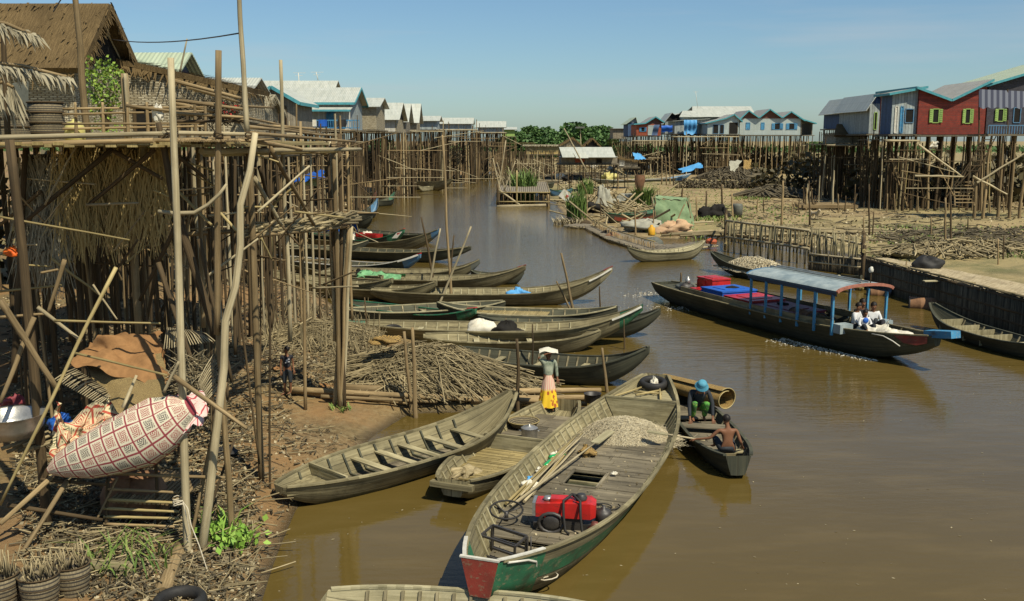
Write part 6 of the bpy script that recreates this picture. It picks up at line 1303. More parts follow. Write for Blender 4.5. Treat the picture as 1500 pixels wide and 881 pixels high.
# leafy shrub on the deck
c = aty(155, 196, 22); t = thing('leafy_shrub', 'leafy green shrub growing in front of the palm leaf wall', 'shrub', c); mb = MB()
for _ in range(1500):
    d = Vector((U(-1, 1), U(-1, 1), U(-1, 1)))
    if d.length > 1: continue
    q = aty(152, 122, 22) + Vector((d.x * .5, d.y * .4, d.z * .55)) * (1 + .3 * noise.noise(d * 3)); leaf_quad(mb, q, U(.025, .05))
for _ in range(260):
    q = aty(150, 160, 22) + Vector((U(-.35, .35), U(-.3, .3), U(-.5, .3))); leaf_quad(mb, q, U(.02, .04))
M['shrub'] = leafmat('shrub_leaf', (.06, .13, .02), (.26, .36, .05)); mb.build('foliage', M['shrub'], t); mb = MB()
for _ in range(7): mb.tube(crook(c, aty(152 + U(-20, 20), 125 + U(-8, 20), 22), 5, .05), [.03, .025, .02, .015, .01, .006], 5)
mb.build('stem', M['pole_dark'], t)
# ---------------------------------------------------------------- mats drying on the rack below
RK = thing('drying_rack', 'low rack of thin poles carrying the woven mats at the left', 'rack', aty(160, 760, 14.6))
for x0, y0, x1, y1, Ya, Yb, w, k in ((72, 690, 330, 700, 14.4, 14.6, 6, 'pole'), (60, 703, 155, 710, 14.3, 14.4, 6, 'pole_dark'), (155, 716, 262, 722, 14.6, 14.5, 5, 'pole'), (155, 732, 262, 737, 14.6, 14.5, 5, 'bamboo'), (152, 745, 262, 750, 14.6, 14.5, 5, 'bamboo'), (152, 757, 262, 760, 14.6, 14.5, 5, 'bamboo'), (152, 768, 262, 772, 14.6, 14.5, 5, 'pole'),
    (75, 700, 0, 768, 14.3, 13.6, 9, 'pole'), (98, 705, 0, 862, 14.3, 13.2, 8, 'pole'), (10, 740, 150, 762, 13.9, 14.5, 7, 'pole_dark'), (158, 700, 155, 775, 14.6, 14.6, 6, 'pole_dark'), (225, 600, 232, 770, 14.9, 14.9, 6, 'pole_dark'), (172, 700, 140, 765, 14.6, 14.5, 4, 'pole')):
    a, b = aty(x0, y0, Ya), aty(x1, y1, Yb); bpole('bar', RK, a, b, w / FPX * (Ya + Yb) / 4, k, .008, 7, .2)
for i in range(16):
    a = aty(160 + i * 6.5, 735 + i * .3, 14.7); mb = MB(); mb.tube([a, a + Vector((.05, 1.5, 0))], .03, 5); mb.build('shelf_slat', M['pole'], RK)
def loft(name, label, cat, mat, secs, uvs=(1, 1), n=18, group=None):
    """secs: (centre, r_across, r_up) sections with axis direction inferred"""
    t = MB(); P = []; L_ = 0; Ls = []
    crs = lambda i, k: 1 - .13 * math.exp(-((k - n * .22 - 1.2 * math.sin(i * .8)) / .9) ** 2) - .10 * math.exp(-((k - n * .72 - math.sin(i)) / 1.0) ** 2) - .08 * math.exp(-((k - n * .42 + .6 * i) / .8) ** 2)
    for i, (c, ra, ru) in enumerate(secs):
        d = (Vector(secs[min(i + 1, len(secs) - 1)][0]) - Vector(secs[max(i - 1, 0)][0])).normalized(); up = (Vector((0, 0, 1)) - d * d.z).normalized(); s_ = d.cross(up)
        if i: L_ += (Vector(c) - Vector(secs[i - 1][0])).length
        Ls.append(L_); P.append([Vector(c) + s_ * ra * math.cos(2 * math.pi * k / n) + up * ru * crs(i, k) * math.sin(2 * math.pi * k / n) * (1 + .16 * noise.noise((i * .7, k * .5, 2)) + .13 * noise.noise((i * 1.3, k * .9, 5))) + Vector((0, 0, -.05 * math.sin(math.pi * i / (len(secs) - 1)))) for k in range(n)])
    t.grid(P, lambda i, j: (j / n * uvs[0], Ls[i] * uvs[1]), True, True); t.face(P[0]); t.face(P[-1][::-1]); return single(t, name, M[mat], label, cat, secs[0][0], group)
def lattice(name, base, line, motif, motif2, sc, diag=False):
    m, nt, p = newmat(name); uv = nd(nt, 'ShaderNodeUVMap'); mp_ = nd(nt, 'ShaderNodeMapping'); mp_.inputs['Scale'].default_value = (sc, sc, 1); mp_.inputs['Rotation'].default_value = (0, 0, R(45) if diag else 0); nt.links.new(uv.outputs[0], mp_.inputs[0])
    sp = nd(nt, 'ShaderNodeSeparateXYZ'); nt.links.new(mp_.outputs[0], sp.inputs[0]); es = []; fl = []
    for i in (0, 1):
        fr = nd(nt, 'ShaderNodeMath', operation='FRACT'); nt.links.new(sp.outputs[i], fr.inputs[0]); s_ = nd(nt, 'ShaderNodeMath', operation='SUBTRACT', i_1=.5); nt.links.new(fr.outputs[0], s_.inputs[0]); a = nd(nt, 'ShaderNodeMath', operation='ABSOLUTE'); nt.links.new(s_.outputs[0], a.inputs[0]); es.append(a.outputs[0])
        f = nd(nt, 'ShaderNodeMath', operation='FLOOR'); nt.links.new(sp.outputs[i], f.inputs[0]); fl.append(f.outputs[0])
    mx = nd(nt, 'ShaderNodeMath', operation='MAXIMUM'); nt.links.new(es[0], mx.inputs[0]); nt.links.new(es[1], mx.inputs[1])
    ad = nd(nt, 'ShaderNodeMath', operation='ADD'); nt.links.new(es[0], ad.inputs[0]); nt.links.new(es[1], ad.inputs[1])
    chk = nd(nt, 'ShaderNodeMath', operation='ADD'); nt.links.new(fl[0], chk.inputs[0]); nt.links.new(fl[1], chk.inputs[1]); md = nd(nt, 'ShaderNodeMath', operation='PINGPONG', i_1=1.0); nt.links.new(chk.outputs[0], md.inputs[0])
    wn = nd(nt, 'ShaderNodeTexWhiteNoise'); cb = nd(nt, 'ShaderNodeCombineXYZ'); nt.links.new(fl[0], cb.inputs[0]); nt.links.new(fl[1], cb.inputs[1]); nt.links.new(cb.outputs[0], wn.inputs[0])
    ring = nd(nt, 'ShaderNodeMath', operation='MULTIPLY', i_1=7.0); nt.links.new(ad.outputs[0], ring.inputs[0]); rf = nd(nt, 'ShaderNodeMath', operation='FRACT'); nt.links.new(ring.outputs[0], rf.inputs[0])
    ins = rng(nt, mx.outputs[0], .33, .30); ms = nd(nt, 'ShaderNodeMath', operation='MULTIPLY'); nt.links.new(rng(nt, rf.outputs[0], .45, .55), ms.inputs[0]); nt.links.new(ins, ms.inputs[1]); 
    mcol = mix(nt, rng(nt, wn.outputs[0], .5, .52), motif, motif2); c = mix(nt, ms.outputs[0], base, mcol)
    c = mix(nt, rng(nt, mx.outputs[0], .43, .45), c, line); n2 = nd(nt, 'ShaderNodeTexNoise', i_Scale=40.0, i_Detail=2.0); nt.links.new(uv.outputs[0], n2.inputs[0]); c = mix(nt, rng(nt, n2.outputs[0], .5, .8, 0, .35), c, tuple(x * .5 for x in base))
    nt.links.new(c, p.inputs['Base Color']); p.inputs['Roughness'].default_value = .8; return m
M['mat_grid'] = lattice('patterned_mat', (.62, .57, .42), (.26, .03, .045), (.05, .035, .04), (.30, .05, .05), 4.6)
M['mat_red'] = lattice('red_chevron_mat', (.60, .50, .30), (.42, .06, .03), (.32, .05, .03), (.10, .12, .06), 3.4, True)
M['mat_pink'] = lattice('pink_lattice_mat', (.60, .47, .42), (.38, .05, .06), (.58, .45, .40), (.55, .42, .36), 6, True)
Ym = 14.2
secs = [(aty(72, 690, Ym), .05, .06), (aty(90, 680, Ym), .16, .20), (aty(125, 668, Ym), .24, .33), (aty(165, 652, Ym), .28, .43), (aty(205, 636, Ym), .30, .47), (aty(240, 617, Ym), .28, .42), (aty(262, 604, Ym), .22, .32), (aty(280, 595, Ym), .1, .15)]
loft('rolled_mat', 'fat rolled mat with cream squares and dark red grid lying on the rack', 'mat', 'mat_grid', secs, (2.3, 1), 24)
sheet('patterned_mat', 'pink mat end with red lattice draped at the right of the fat rolled mat', 'mat', 'mat_pink', drape(aty(228, 588, 14.5), aty(300, 572, 14.7), aty(303, 618, 14.2), aty(240, 640, 14.0), 10, 10, .12, -.3), uv=lambda i, j: (j * .1, i * .08))
sheet('folded_mat', 'folded mat with orange and red zigzags standing behind the fat rolled mat', 'mat', 'mat_red', drape(aty(84, 618, 14.6), aty(182, 580, 14.8), aty(160, 650, 14.5), aty(92, 672, 14.4), 10, 12, .2, -.2), uv=lambda i, j: (j * .11, i * .11))
sheet('folded_mat', 'narrow side flap of red and olive lattice mat at the far left', 'mat', 'mat_red', drape(aty(82, 588, 14.4), aty(90, 618, 14.4), aty(112, 672, 14.2), aty(72, 700, 14.2), 10, 8, .15, 0), uv=lambda i, j: (j * .08, i * .12))
sheet('woven_mat', 'golden woven bamboo mat sloping under the brown sacking', 'mat', 'weave', drape(aty(118, 530, 15.4), aty(238, 520, 15.6), aty(245, 580, 14.7), aty(180, 612, 14.4), 10, 10, .1, -.1), uv=lambda i, j: (j * .13, i * .13))
secs = [(aty(112, 528, 15.2), .04, .04), (aty(140, 518, 15.2), .35, .12), (aty(158, 512, 15.2), .5, .2), (aty(175, 508, 15.3), .6, .22), (aty(195, 505, 15.3), .66, .27), (aty(215, 507, 15.4), .66, .26), (aty(236, 510, 15.4), .6, .22), (aty(240, 510, 15.4), .1, .1)]
sheet('brown_sacking', 'brown earth coloured sacking bulging above the golden woven mat', 'sacking', 'brownmat', drape(aty(136, 497, 16.2), aty(238, 490, 16.3), aty(243, 566, 15.0), aty(104, 536, 15.0), 26, 26, .16, -.9))
def slats(label, x0, y0, x1, y1, x2, y2, x3, y3, Y_, n, mat='bamboo'):
    a, b, c, d = aty(x0, y0, Y_ + .25), aty(x1, y1, Y_ + .25), aty(x2, y2, Y_ - .2), aty(x3, y3, Y_ - .2); t = thing('slat_mat', label, 'mat', a, 0); mb = MB()
    for i in range(n):
        f = i / (n - 1); p, q = a.lerp(b, f), d.lerp(c, f); mb.tube([p, p.lerp(q, .5) + Vector((0, 0, U(.0, .05))), q], .009, 4)
    o = mb.build('slats', M[mat], t); o['kind'] = 'stuff' if n > 100 else 'part'; 
    if n <= 100: del o['kind']
    for f in (.3, .7): mb = MB(); mb.tube([a.lerp(d, f), b.lerp(c, f)], .006, 4); mb.build('binding', M['pole_dark'], t)
slats('loose bamboo slat mat hanging out left of the golden mat', 110, 540, 170, 578, 145, 592, 80, 556, 14.7, 22, 'pole_pale'); slats('bamboo slat mat spread behind the front post', 245, 480, 290, 485, 315, 500, 240, 512, 15.6, 20, 'pole_pale'); slats('bundle of pale slats between the crooked post and the mats', 312, 520, 330, 560, 300, 590, 290, 560, 14.9, 14, 'pole_pale')
t = thing('wooden_stick', 'short grey stick leaning across the golden mat', 'stick', aty(182, 598, 14.3)); bpole('stick', t, aty(180, 598, 14.3), aty(200, 550, 14.5), .03, 'pole_pale', 0, 4)
# straw tuft right of the mats
mb = MB()
for _ in range(260):
    c = aty(268 + U(-12, 40), 550 + U(-25, 25), 15.2); d = Vector((U(-.3, .3), U(-.2, .2), U(-.25, .25))); mb.tube([c, c + d], .006, 3, False)
single(mb, 'straw', M['litter'], 'loose straw tangled right of the golden mat', 'straw', aty(270, 550, 15.2), kind='stuff')
# aluminium basin, bottles, cloth scraps at the far left
c = aty(18, 636, 14.2); mb = MB(); mb.lathe(c, [(0, -.02), (.34, -.02), (.44, .12), (.47, .3), (.50, .32), (.45, .3), (.42, .13), (.33, 0), (0, 0)], 32); single(mb, 'basin', M['steel'], 'big round aluminium basin at the left edge', 'basin', c)
for i, (px, py, mt, s, lb) in enumerate(((14, 600, 'redpaint', .13, 'red cloth heap behind the aluminium basin'), (22, 588, 'maroon', .09, 'pink cloth above the red heap'), (90, 622, 'bluetarp', .14, 'blue plastic behind the zigzag mat'), (20, 370, 'orangefl', .08, 'small glowing orange plastic scrap among the dark posts'), (5, 608, 'paleblue', .08, 'pale blue scrap at the left edge behind the basin'))):
    if mt == 'orangefl': M[mt] = cloth('orange_plastic', (.75, .16, .02), (.6, .1, .02), .5)
    lump('cloth_scrap', mt, lb, 'cloth', aty(px, py, 15 if i != 3 else 16), s * 1.4, s, s, i, .8)
for i in range(7): 
    a = aty(2 + i * 8, 655 + U(-4, 8), 14.5); t = thing('firewood', 'short cut stick stacked under the aluminium basin', 'firewood', a, 0, 'firewood sticks under the basin'); bpole('stick', t, a, a + Vector((.55, .5, .15)), .03, 'stick', 0, 4)
# jars and dark drum below the rack
for i, (px, lb) in enumerate(((215, 'dark earthen jar in the shade right below the mats'), (182, 'dark earthen jar left of its twin under the mats'))):
    c = aty(px, 735, 15.3); mb = MB(); mb.lathe(c, [(0, -.35), (.22, -.35), (.36, -.1), (.36, .15), (.25, .38), (.2, .42), (.24, .46), (.18, .44), (0, .3)], 20); single(mb, 'jar', M['rustdrum'], lb, 'jar', c)
# creels, tyre, stump bottom left
for i, (xa, xb, yt, yb, lb) in enumerate(((32, 88, 836, 885, 'low round creel with upright splints nearest the camera'), (82, 133, 822, 868, 'low round creel just behind the nearest creel'), (-30, 28, 842, 885, 'low creel cut off by the left edge'))):
    c = G((xa + xb) / 2, yb, False); Yc = c.y; r_ = (xb - xa) / 2 / FPX * (Yc + 1); h = .42; t = thing('splint_basket', lb, 'basket', c, 0, 'creels on the ground')
    mb = MB(); mb.lathe(c, [(r_ * .8, 0), (r_ * .95, h * .5), (r_, h), (r_ * .93, h), (r_ * .75, .03), (0, .03)], 26); mb.build('wall', M['basket'], t)
    for f in (.3, .65, 1): mb = MB(); mb.tube([c + Vector((r_ * (.8 + .2 * f) * 1.02 * math.cos(k * .2618), r_ * (.8 + .2 * f) * 1.02 * math.sin(k * .2618), h * f)) for k in range(25)], .012, 5); mb.build('hoop', M['pole_dark'], t)
    mb = MB()
    for k in range(40): a = U(0, 6.28); q = c + Vector((r_ * U(.2, 1) * math.cos(a), r_ * U(.2, 1) * math.sin(a), h * .9)); mb.tube([q, q + Vector((U(-.1, .1), U(-.1, .1), U(.1, .35)))], .008, 4)
    o = mb.build('splints', M['stick'], t)
c = G(264, 892, False); tyre('black tyre lying at the foot of the front post, cut by the bottom edge', c, .36, .22, 0, 0, .1)
t = thing('stump', 'thick grey log leaning against the foot of the front post', 'log', G(245, 860, False)); bpole('trunk', t, G(238, 872, False), aty(265, 800, 14.4), .12, 'pole', 0, 5, .1)
t = thing('old_plank', 'flat weathered plank lying in the litter at the bottom left', 'plank', G(165, 835, False)); mb = MB(); a, b = G(130, 832, False), G(195, 836, False); up = Vector((0, 0, .06)); mb.beam(a + up, b + up, .25, .05); mb.build('board', M['boat'], t)
# weeds
blades(335, 795, 60, .4, .35, 'leaf_bright', 'bright green weed sprawling on the mud beside the posts', 'weed', 'weed', 1.3, wd=.014)
blades(318, 770, 40, .4, .3, 'leaf_bright', 'smaller green weed closer to the crooked post', 'weed', 'weed', .8, wd=.018)
blades(190, 825, 70, .5, .6, 'grass', 'yellow green cut grass strewn at the bottom left', 'cut_grass', 'grass', 1.3, wd=.014); blades(500, 600, 40, .2, .3, 'grass', 'small grass patch on the mud near the logs', 'grass', 'grass', .8)
mb = MB()
for _ in range(120):
    c = G(335 + rnd.gauss(0, 22), 795 + rnd.gauss(0, 10), False); leaf_quad(mb, c + Vector((0, 0, U(.03, .2))), .07)
single(mb, 'weed_leaves', M['leaf_bright'], 'broad green leaves of the weeds on the mud', 'leaves', G(335, 795, False), kind='stuff')
# ---------------------------------------------------------------- litter, twigs and stick heaps
def scatter(name, label, cat, mat, boxes, n, kind_='leaf', ln=(.1, .4), r=(.005, .012), water=False, up=.06, tilt=.25):
    mb = MB(); c0 = None
    for (x0, y0, x1, y1, wgt) in boxes:
        ya, yb = G((x0 + x1) / 2, y1, False).y, G((x0 + x1) / 2, y0, False).y
        k = 0
        while k < n * wgt:
            k += 1; Y_ = U(ya, yb); f = (Y_ - ya) / (yb - ya + 1e-6); px = U(x0, x1); x = aty(px, 400, Y_).x; d = lookup(x, Y_)[0]
            if d < .1 and not water: continue
            q = Vector((x, Y_, max(0, gz(x, Y_)))); c0 = c0 or q
            if kind_ == 'leaf': leaf_quad(mb, q + Vector((0, 0, U(.0, .04))), U(*ln))
            else:
                a = U(0, 6.28); L_ = U(*ln); dv = Vector((math.cos(a), math.sin(a), U(0, tilt))) * L_; mb.tube(crook(q + Vector((0, 0, U(0, up))), q + dv + Vector((0, 0, U(0, up))), 2, .05), U(*r), 4, False)
    return single(mb, name, M[mat], label, cat, c0, kind='stuff')
LB = [(0, 440, 420, 600, 1), (0, 600, 360, 881, 1.3), (380, 500, 560, 580, .5), (300, 620, 540, 881, .16), (375, 400, 520, 500, .4)]
scatter('leaf_litter', 'pale dry leaf litter covering the left mud bank', 'litter', 'litter', LB, 7000, 'leaf', (.012, .045))
scatter('twig_litter', 'broken twigs and splints strewn over the left mud bank', 'twigs', 'stick', LB, 900, 'twig', (.1, .7), (.005, .014))
scatter('dark_litter', 'dark rotting scraps lying over the left mud bank', 'litter', 'stick_dark', LB, 2200, 'twig', (.04, .22), (.008, .02))
scatter('bank_rubble', 'rubbish and rubble on the far left bank slope', 'rubble', 'litter', [(380, 255, 520, 335, 1), (520, 235, 700, 262, .8)], 2600, 'leaf', (.05, .22))
scatter('bank_sticks', 'sticks and planks strewn on the far left bank', 'sticks', 'stick', [(380, 250, 530, 340, 1), (520, 232, 720, 260, .8)], 700, 'twig', (.4, 1.8), (.015, .05))
def heap(name, label, c, rx, ry, h, n, ln, r, mat='stick', ang=None, spread=1.2, yaw=0):
    mb = MB(); c = Vector(c); Rz_ = Matrix.Rotation(yaw, 3, 'Z')
    mb.ellipsoid(c + Vector((0, 0, -.1)), rx * .9, ry * .9, h * .8, 18, 8, .3, Rz_, -.2)
    for _ in range(n):
        a = U(0, 6.28); f = math.sqrt(U(0, 1)); p = Vector((rx * f * math.cos(a), ry * f * math.sin(a), 0)); z = h * max(0, 1 - f * f) * U(.75, 1.1); p = Rz_ @ p
        th_ = (ang if ang is not None else U(0, 6.28)) + rnd.gauss(0, spread); L_ = U(*ln); d = Vector((math.cos(th_), math.sin(th_), 0)) * L_ / 2
        def zat(v):
            q = Rz_.transposed() @ v; ff = (q.x / rx) ** 2 + (q.y / ry) ** 2; return h * max(0, 1 - ff)
        k = z - zat(p) + .02; A0, A1 = p - d, p + d; b0 = c + A0 + Vector((0, 0, max(.01, zat(A0) + k + U(-.05, .15)))); b1 = c + A1 + Vector((0, 0, max(.01, zat(A1) + k + U(-.05, .15))))
        b0.z = max(b0.z, gz(b0.x, b0.y) + .01, .01); b1.z = max(b1.z, gz(b1.x, b1.y) + .01, .01); mb.tube(crook(b0, b1, 4, .05), [U(*r) * k_ for k_ in (1, .95, .85, .75, .55)], 5, False)
    return single(mb, name, M[mat], label, 'firewood heap', c, kind='stuff')
hc = G(622, 548, False); hc.z = .25
heap('stick_heap', 'big heap of cut branches stacked on the bank behind the log walkway', hc, 2.2, 1.9, .85, 1500, (.6, 2.2), (.007, .023), ang=R(150), spread=.55)
heap('stick_heap', 'low tangle of branches left of the big branch heap', G(470, 500, False), 1.6, 2.2, .5, 480, (.5, 1.6), (.006, .018), ang=R(120), spread=.9)
heap('stick_heap', 'thin driftwood caught at the shore beside the girl', atz(755, 572, .02), 1.0, 1.3, .22, 140, (.5, 1.4), (.008, .018))
# brushwood fence of upright sticks by the boats
mb = MB()
for _ in range(420):
    px = U(375, 560); py = 452 + (px - 375) * .2 + rnd.gauss(0, 10) + 35 * (rnd.random() < .5); q = G(px, py, False); h = U(.3, .8); mb.tube(crook(q, q + Vector((U(-.25, .25), U(-.25, .25), h)), 4, .07), [.018, .016, .014, .01, .007], 5, False)
single(mb, 'brushwood', M['stick'], 'thicket of upright brushwood sticks between the pole bundle and the moored boats', 'brushwood', G(440, 450, False), kind='stuff')
for i, (px, py, s, mt, lb) in enumerate(((566, 555, .35, 'weave_gold', 'torn golden mat scrap lying on the branch heap'), (330, 668, .2, 'black', 'dark plastic scrap beside the crooked post'), (405, 545, .12, 'brownmat', 'small brown rag by the boy'), (475, 570, .12, 'brownmat', 'small reddish clod on the logs'))):
    c = G(px, py, False); lump('scrap', mt, lb, 'scrap', c + Vector((0, 0, .1 if i else 1.0)), s, s * .8, s * .3, i, .8)
# ---------------------------------------------------------------- mooring poles standing among the boats (foot pixel on water or bank)
def mpole(x0, y0, x1, y1, w, label, key='pole', group=None, crk=.02, fork=False, name='mooring_pole'):
    a = G(x1, y1); Yb = a.y; t = thing(name, label, 'pole', a, 0, group); b = aty(x0, y0, Yb); a2 = a - Vector((0, 0, .4)); bpole('pole', t, a2, b, w / FPX * Yb / 2, key, crk, 8, .4)
    if fork: bpole('fork', t, a.lerp(b, .85), b + Vector((.15, 0, .1)), w / FPX * Yb / 3, key, 0, 3)
    return t
for q in ((648, 198, 662, 445, 4.5, 'tallest thin mooring pole standing over the moored boats'), (617, 318, 640, 420, 4, 'mooring pole slanting right just left of the tallest one', 'pole_dark'), (690, 332, 635, 450, 4, 'thin mooring pole leaning far to the right', 'pole_pale'), (645, 335, 625, 425, 4, 'mooring pole leaning right and crossing the slanting one', 'pole_pale'), (665, 345, 657, 430, 3.5, 'short mooring pole right beside the tallest thin one', 'pole_dark'),
      (822, 371, 846, 470, 5, 'forked mooring pole near the bamboo decked boat'), (815, 412, 850, 468, 4, 'short stick leaning left beside the forked mooring pole'), (757, 497, 760, 604, 7, 'mooring post left of the girl with a short fork', 'pole_dark'), (592, 486, 604, 600, 7, 'left one of two posts in front of the branch heap', 'pole'), (604, 480, 610, 612, 8, 'right one of two posts in front of the branch heap', 'pole'),
      (882, 510, 892, 575, 6, 'post standing behind the deck boat beside the log ends', 'pole'), (780, 475, 780, 545, 3.5, 'thin stake beside the dark grey boat', 'pole_dark'), (534, 436, 540, 490, 3, 'thin stake in the stern of the green prowed boat', 'pole_dark'), (878, 420, 880, 450, 3, 'short stake by the high white tipped prow', 'redpole' if False else 'pole_dark'), (914, 468, 916, 512, 3, 'short stake below the green prow', 'pole_dark'),
      (1055, 345, 1040, 350, 3, 'tiny stake by the pale canoe stern')):
    mpole(*q)
mpole(428, 330, 433, 470, 5, 'dark stake between the crooked posts and the moored boats', 'pole_dark'); mpole(388, 345, 392, 470, 4, 'dark stake left of its neighbour among the brushwood', 'pole_dark')
# ---------------------------------------------------------------- right shore: pens, rafts, nets, stakes
def slat_wall(parent, pts, h, n, r=.02, mat='stick_dark', z0=-.3, rails=(.2, .9), railmat='bamboo', lean=.04, nm='slat_side', top=.1):
    L = [(Vector(b) - Vector(a)).length for a, b in zip(pts, pts[1:])]; tot = sum(L)
    for (a, b), l in zip(zip(pts, pts[1:]), L):
        a, b = Vector(a), Vector(b); k = max(3, int(n * l / tot)); mb = MB()
        for i in range(k):
            q = a.lerp(b, (i + .5) / k); q.z = z0; mb.tube([q, q + Vector((U(-lean, lean), U(-lean, lean), h - z0 + U(-top, top)))], r * U(.7, 1.2), 4)
        o = mb.build(nm, M[mat], parent)
        if k > 100: o['kind'] = 'stuff'
        for f in rails:
            mb = MB(); mb.tube(crook(a + Vector((0, -.04, h * f)), b + Vector((0, -.04, h * f)), 4, .004), r * 1.3, 5); mb.build('rail', M[railmat], parent)
# fish cage raft in midstream
a, b = atz(728, 303), atz(805, 303); c, d = atz(735, 283), atz(800, 283)
t = thing('fish_cage', 'floating bamboo fish cage with dark slatted sides in midstream', 'fish cage', (a + b) / 2)
slat_wall(t, [a, b, d, c, a], 1.4, 150, .05, 'pole_dark', rails=(.35, 1), railmat='bamboo')
mb = MB()
for i in range(26): q = c.lerp(d, i / 25); p = a.lerp(b, i / 25); mb.beam(p + Vector((0, .2, 1.42)), q + Vector((0, 0, 1.42)), .18, .04)
mb.build('deck', M['oldboards'], t)
for x0, y0, x1, y1, w, k in ((728, 303, 800, 301, 5, 'pole_pale'), (730, 278, 765, 303, 3, 'pole_pale'), (757, 250, 757, 303, 2.5, 'bamboo'), (729, 270, 730, 300, 4, 'pole_dark'), (803, 285, 804, 312, 2.5, 'pole')): bpole('strut', t, atz(x0, y0) if y0 > 290 else aty(x0, y0, a.y), aty(x1, y1, a.y), w / FPX * a.y / 2, k, .01, 4, .1)
for i, (x0, y0, x1, y1, w, lb) in enumerate(((741, 206, 727, 300, 2.2, 'long pale pole leaning right over the fish cage'), (722, 232, 734, 285, 2, 'short pale pole beside the fish cage'), (755, 236, 738, 280, 1.6, 'thin leaning pole of the cluster left of the reeds'), (728, 238, 741, 282, 1.6, 'thin crossed pole of the cluster left of the reeds'), (745, 245, 748, 286, 1.6, 'short upright pole before the reed tuft'), (826, 188, 860, 252, 2.2, 'long pole leaning left across the long grey roof'), (850, 188, 851, 216, 1.5, 'mast with a small flat box behind the long grey roof'))):
    Yq = a.y if i not in (5, 6) else 118; p = aty(x1, y1, Yq); tt = thing('leaning_pole', lb, 'pole', p); bpole('pole', tt, p, aty(x0, y0, Yq), w / FPX * Yq / 2, 'pole_pale', .01, 5)
    if i == 6: q = aty(850, 187, Yq); mb = MB(); mb.box(q, 1.0, .8, .2); mb.build('box', M['greytarp'], tt)
blades(767, 292, 260, 3.6, 1.3, 'reedleaf', 'green reed tuft growing behind the fish cage', wd=.09); blades(748, 290, 120, 3.4, 1.0, 'litter', 'dry brown reeds beside the green reed tuft', wd=.07)
blades(845, 322, 420, 2.6, .8, 'reedleaf', 'tall green reed tuft at the water edge beside the tilted white board', wd=.05, lean=.2); blades(858, 285, 160, 2.2, .9, 'reedleaf', 'thin pale reeds behind the tall green reed tuft', wd=.05)
blades(941, 303, 260, 2.3, .8, 'reedleaf', 'spreading green reed clump left of the green net tent', wd=.05, lean=.7)
blades(832, 330, 160, .7, 1.2, 'litter', 'tangle of dry grass at the waterline below the tilted board', wd=.04, lean=.8)
for x, y, n, lb in ((1100, 292, 160, 'low green grass patch between the stakes'), (1040, 322, 220, 'bright low grass right of the net tent'), (975, 338, 120, 'low grass at the foot of the net tent'), (1000, 345, 60, 'short grass beside the tan sack'), (1470, 372, 140, 'grass patch at the far right by the stick heap'), (1325, 338, 50, 'small yellow green shrub on the dry ground'), (1062, 318, 120, 'grass patch beside the black jar'), (940, 262, 60, 'thin grass on the sandy strip')):
    blades(x, y, n, .35, 2.2, 'grass', lb, 'grass', 'grass', .7, wd=.04)
for i, x in enumerate((1005, 1022, 1040, 1060, 1082)):
    c = G(x, 276); mb = MB()
    for _ in range(260): d3 = Vector((U(-1, 1), U(-1, 1), U(0, 1))); leaf_quad(mb, c + Vector((d3.x * 1.4, d3.y * 1.2, d3.z * 1.3 * (1 - .4 * abs(d3.x)))), .16)
    single(mb, 'bush', M['stick_dark'], 'dry rounded dark bush in the row beyond the sandy strip', 'bush', c, 'row of dry dark bushes')
# walkway of bamboo on floats
wp = [atz(832, 330, .2), atz(868, 332, .2), atz(905, 350, .2), atz(960, 366, .2), atz(1040, 358, .2)]
t = thing('bamboo_walkway', 'floating bamboo walkway curving along the right shore behind the pale canoe', 'walkway', wp[1])
for a, b in zip(wp, wp[1:]):
    mb = MB(); d = (b - a); n = int(d.length / .22); s_ = Vector((-d.y, d.x, 0)).normalized()
    for i in range(n): q = a.lerp(b, i / n); mb.beam(q - s_ * U(.5, .8), q + s_ * U(1.0, 1.6), .16, .05)
    mb.build('slats', M['oldboards'], t)
    for o in (-.6, 0, .7): mb = MB(); mb.tube([a + s_ * o + Vector((0, 0, -.06)), b + s_ * o + Vector((0, 0, -.06))], .06, 6); mb.build('bearer', M['pole_pale'], t)
slat_wall(t, [wp[1] + Vector((0, .3, 0)), wp[2] + Vector((0, .3, 0)), wp[3] + Vector((0, .3, 0))], .5, 70, .03, 'pole', z0=-.2, rails=(.9,))
for i, (x, y, s, mt, lb) in enumerate(((833, 326, .55, 'dark', 'black round float at the left end of the walkway'), (858, 330, .5, 'pole_dark', 'dark round float under the walkway near the reeds'), (889, 345, .5, 'dark', 'dark float at the first bend of the walkway'), (897, 349, .55, 'rustdrum', 'brown round float below the walkway bend'), (957, 357, .6, 'greytarp', 'grey tub behind the pale canoe'), (1042, 355, .35, 'orange', 'orange red round float beside the pen fence'))):
    c = atz(x, y, .05); lump('float', mt, lb, 'float', c, s, s * .8, s * .7, 0, .2, 'floats of the walkway')
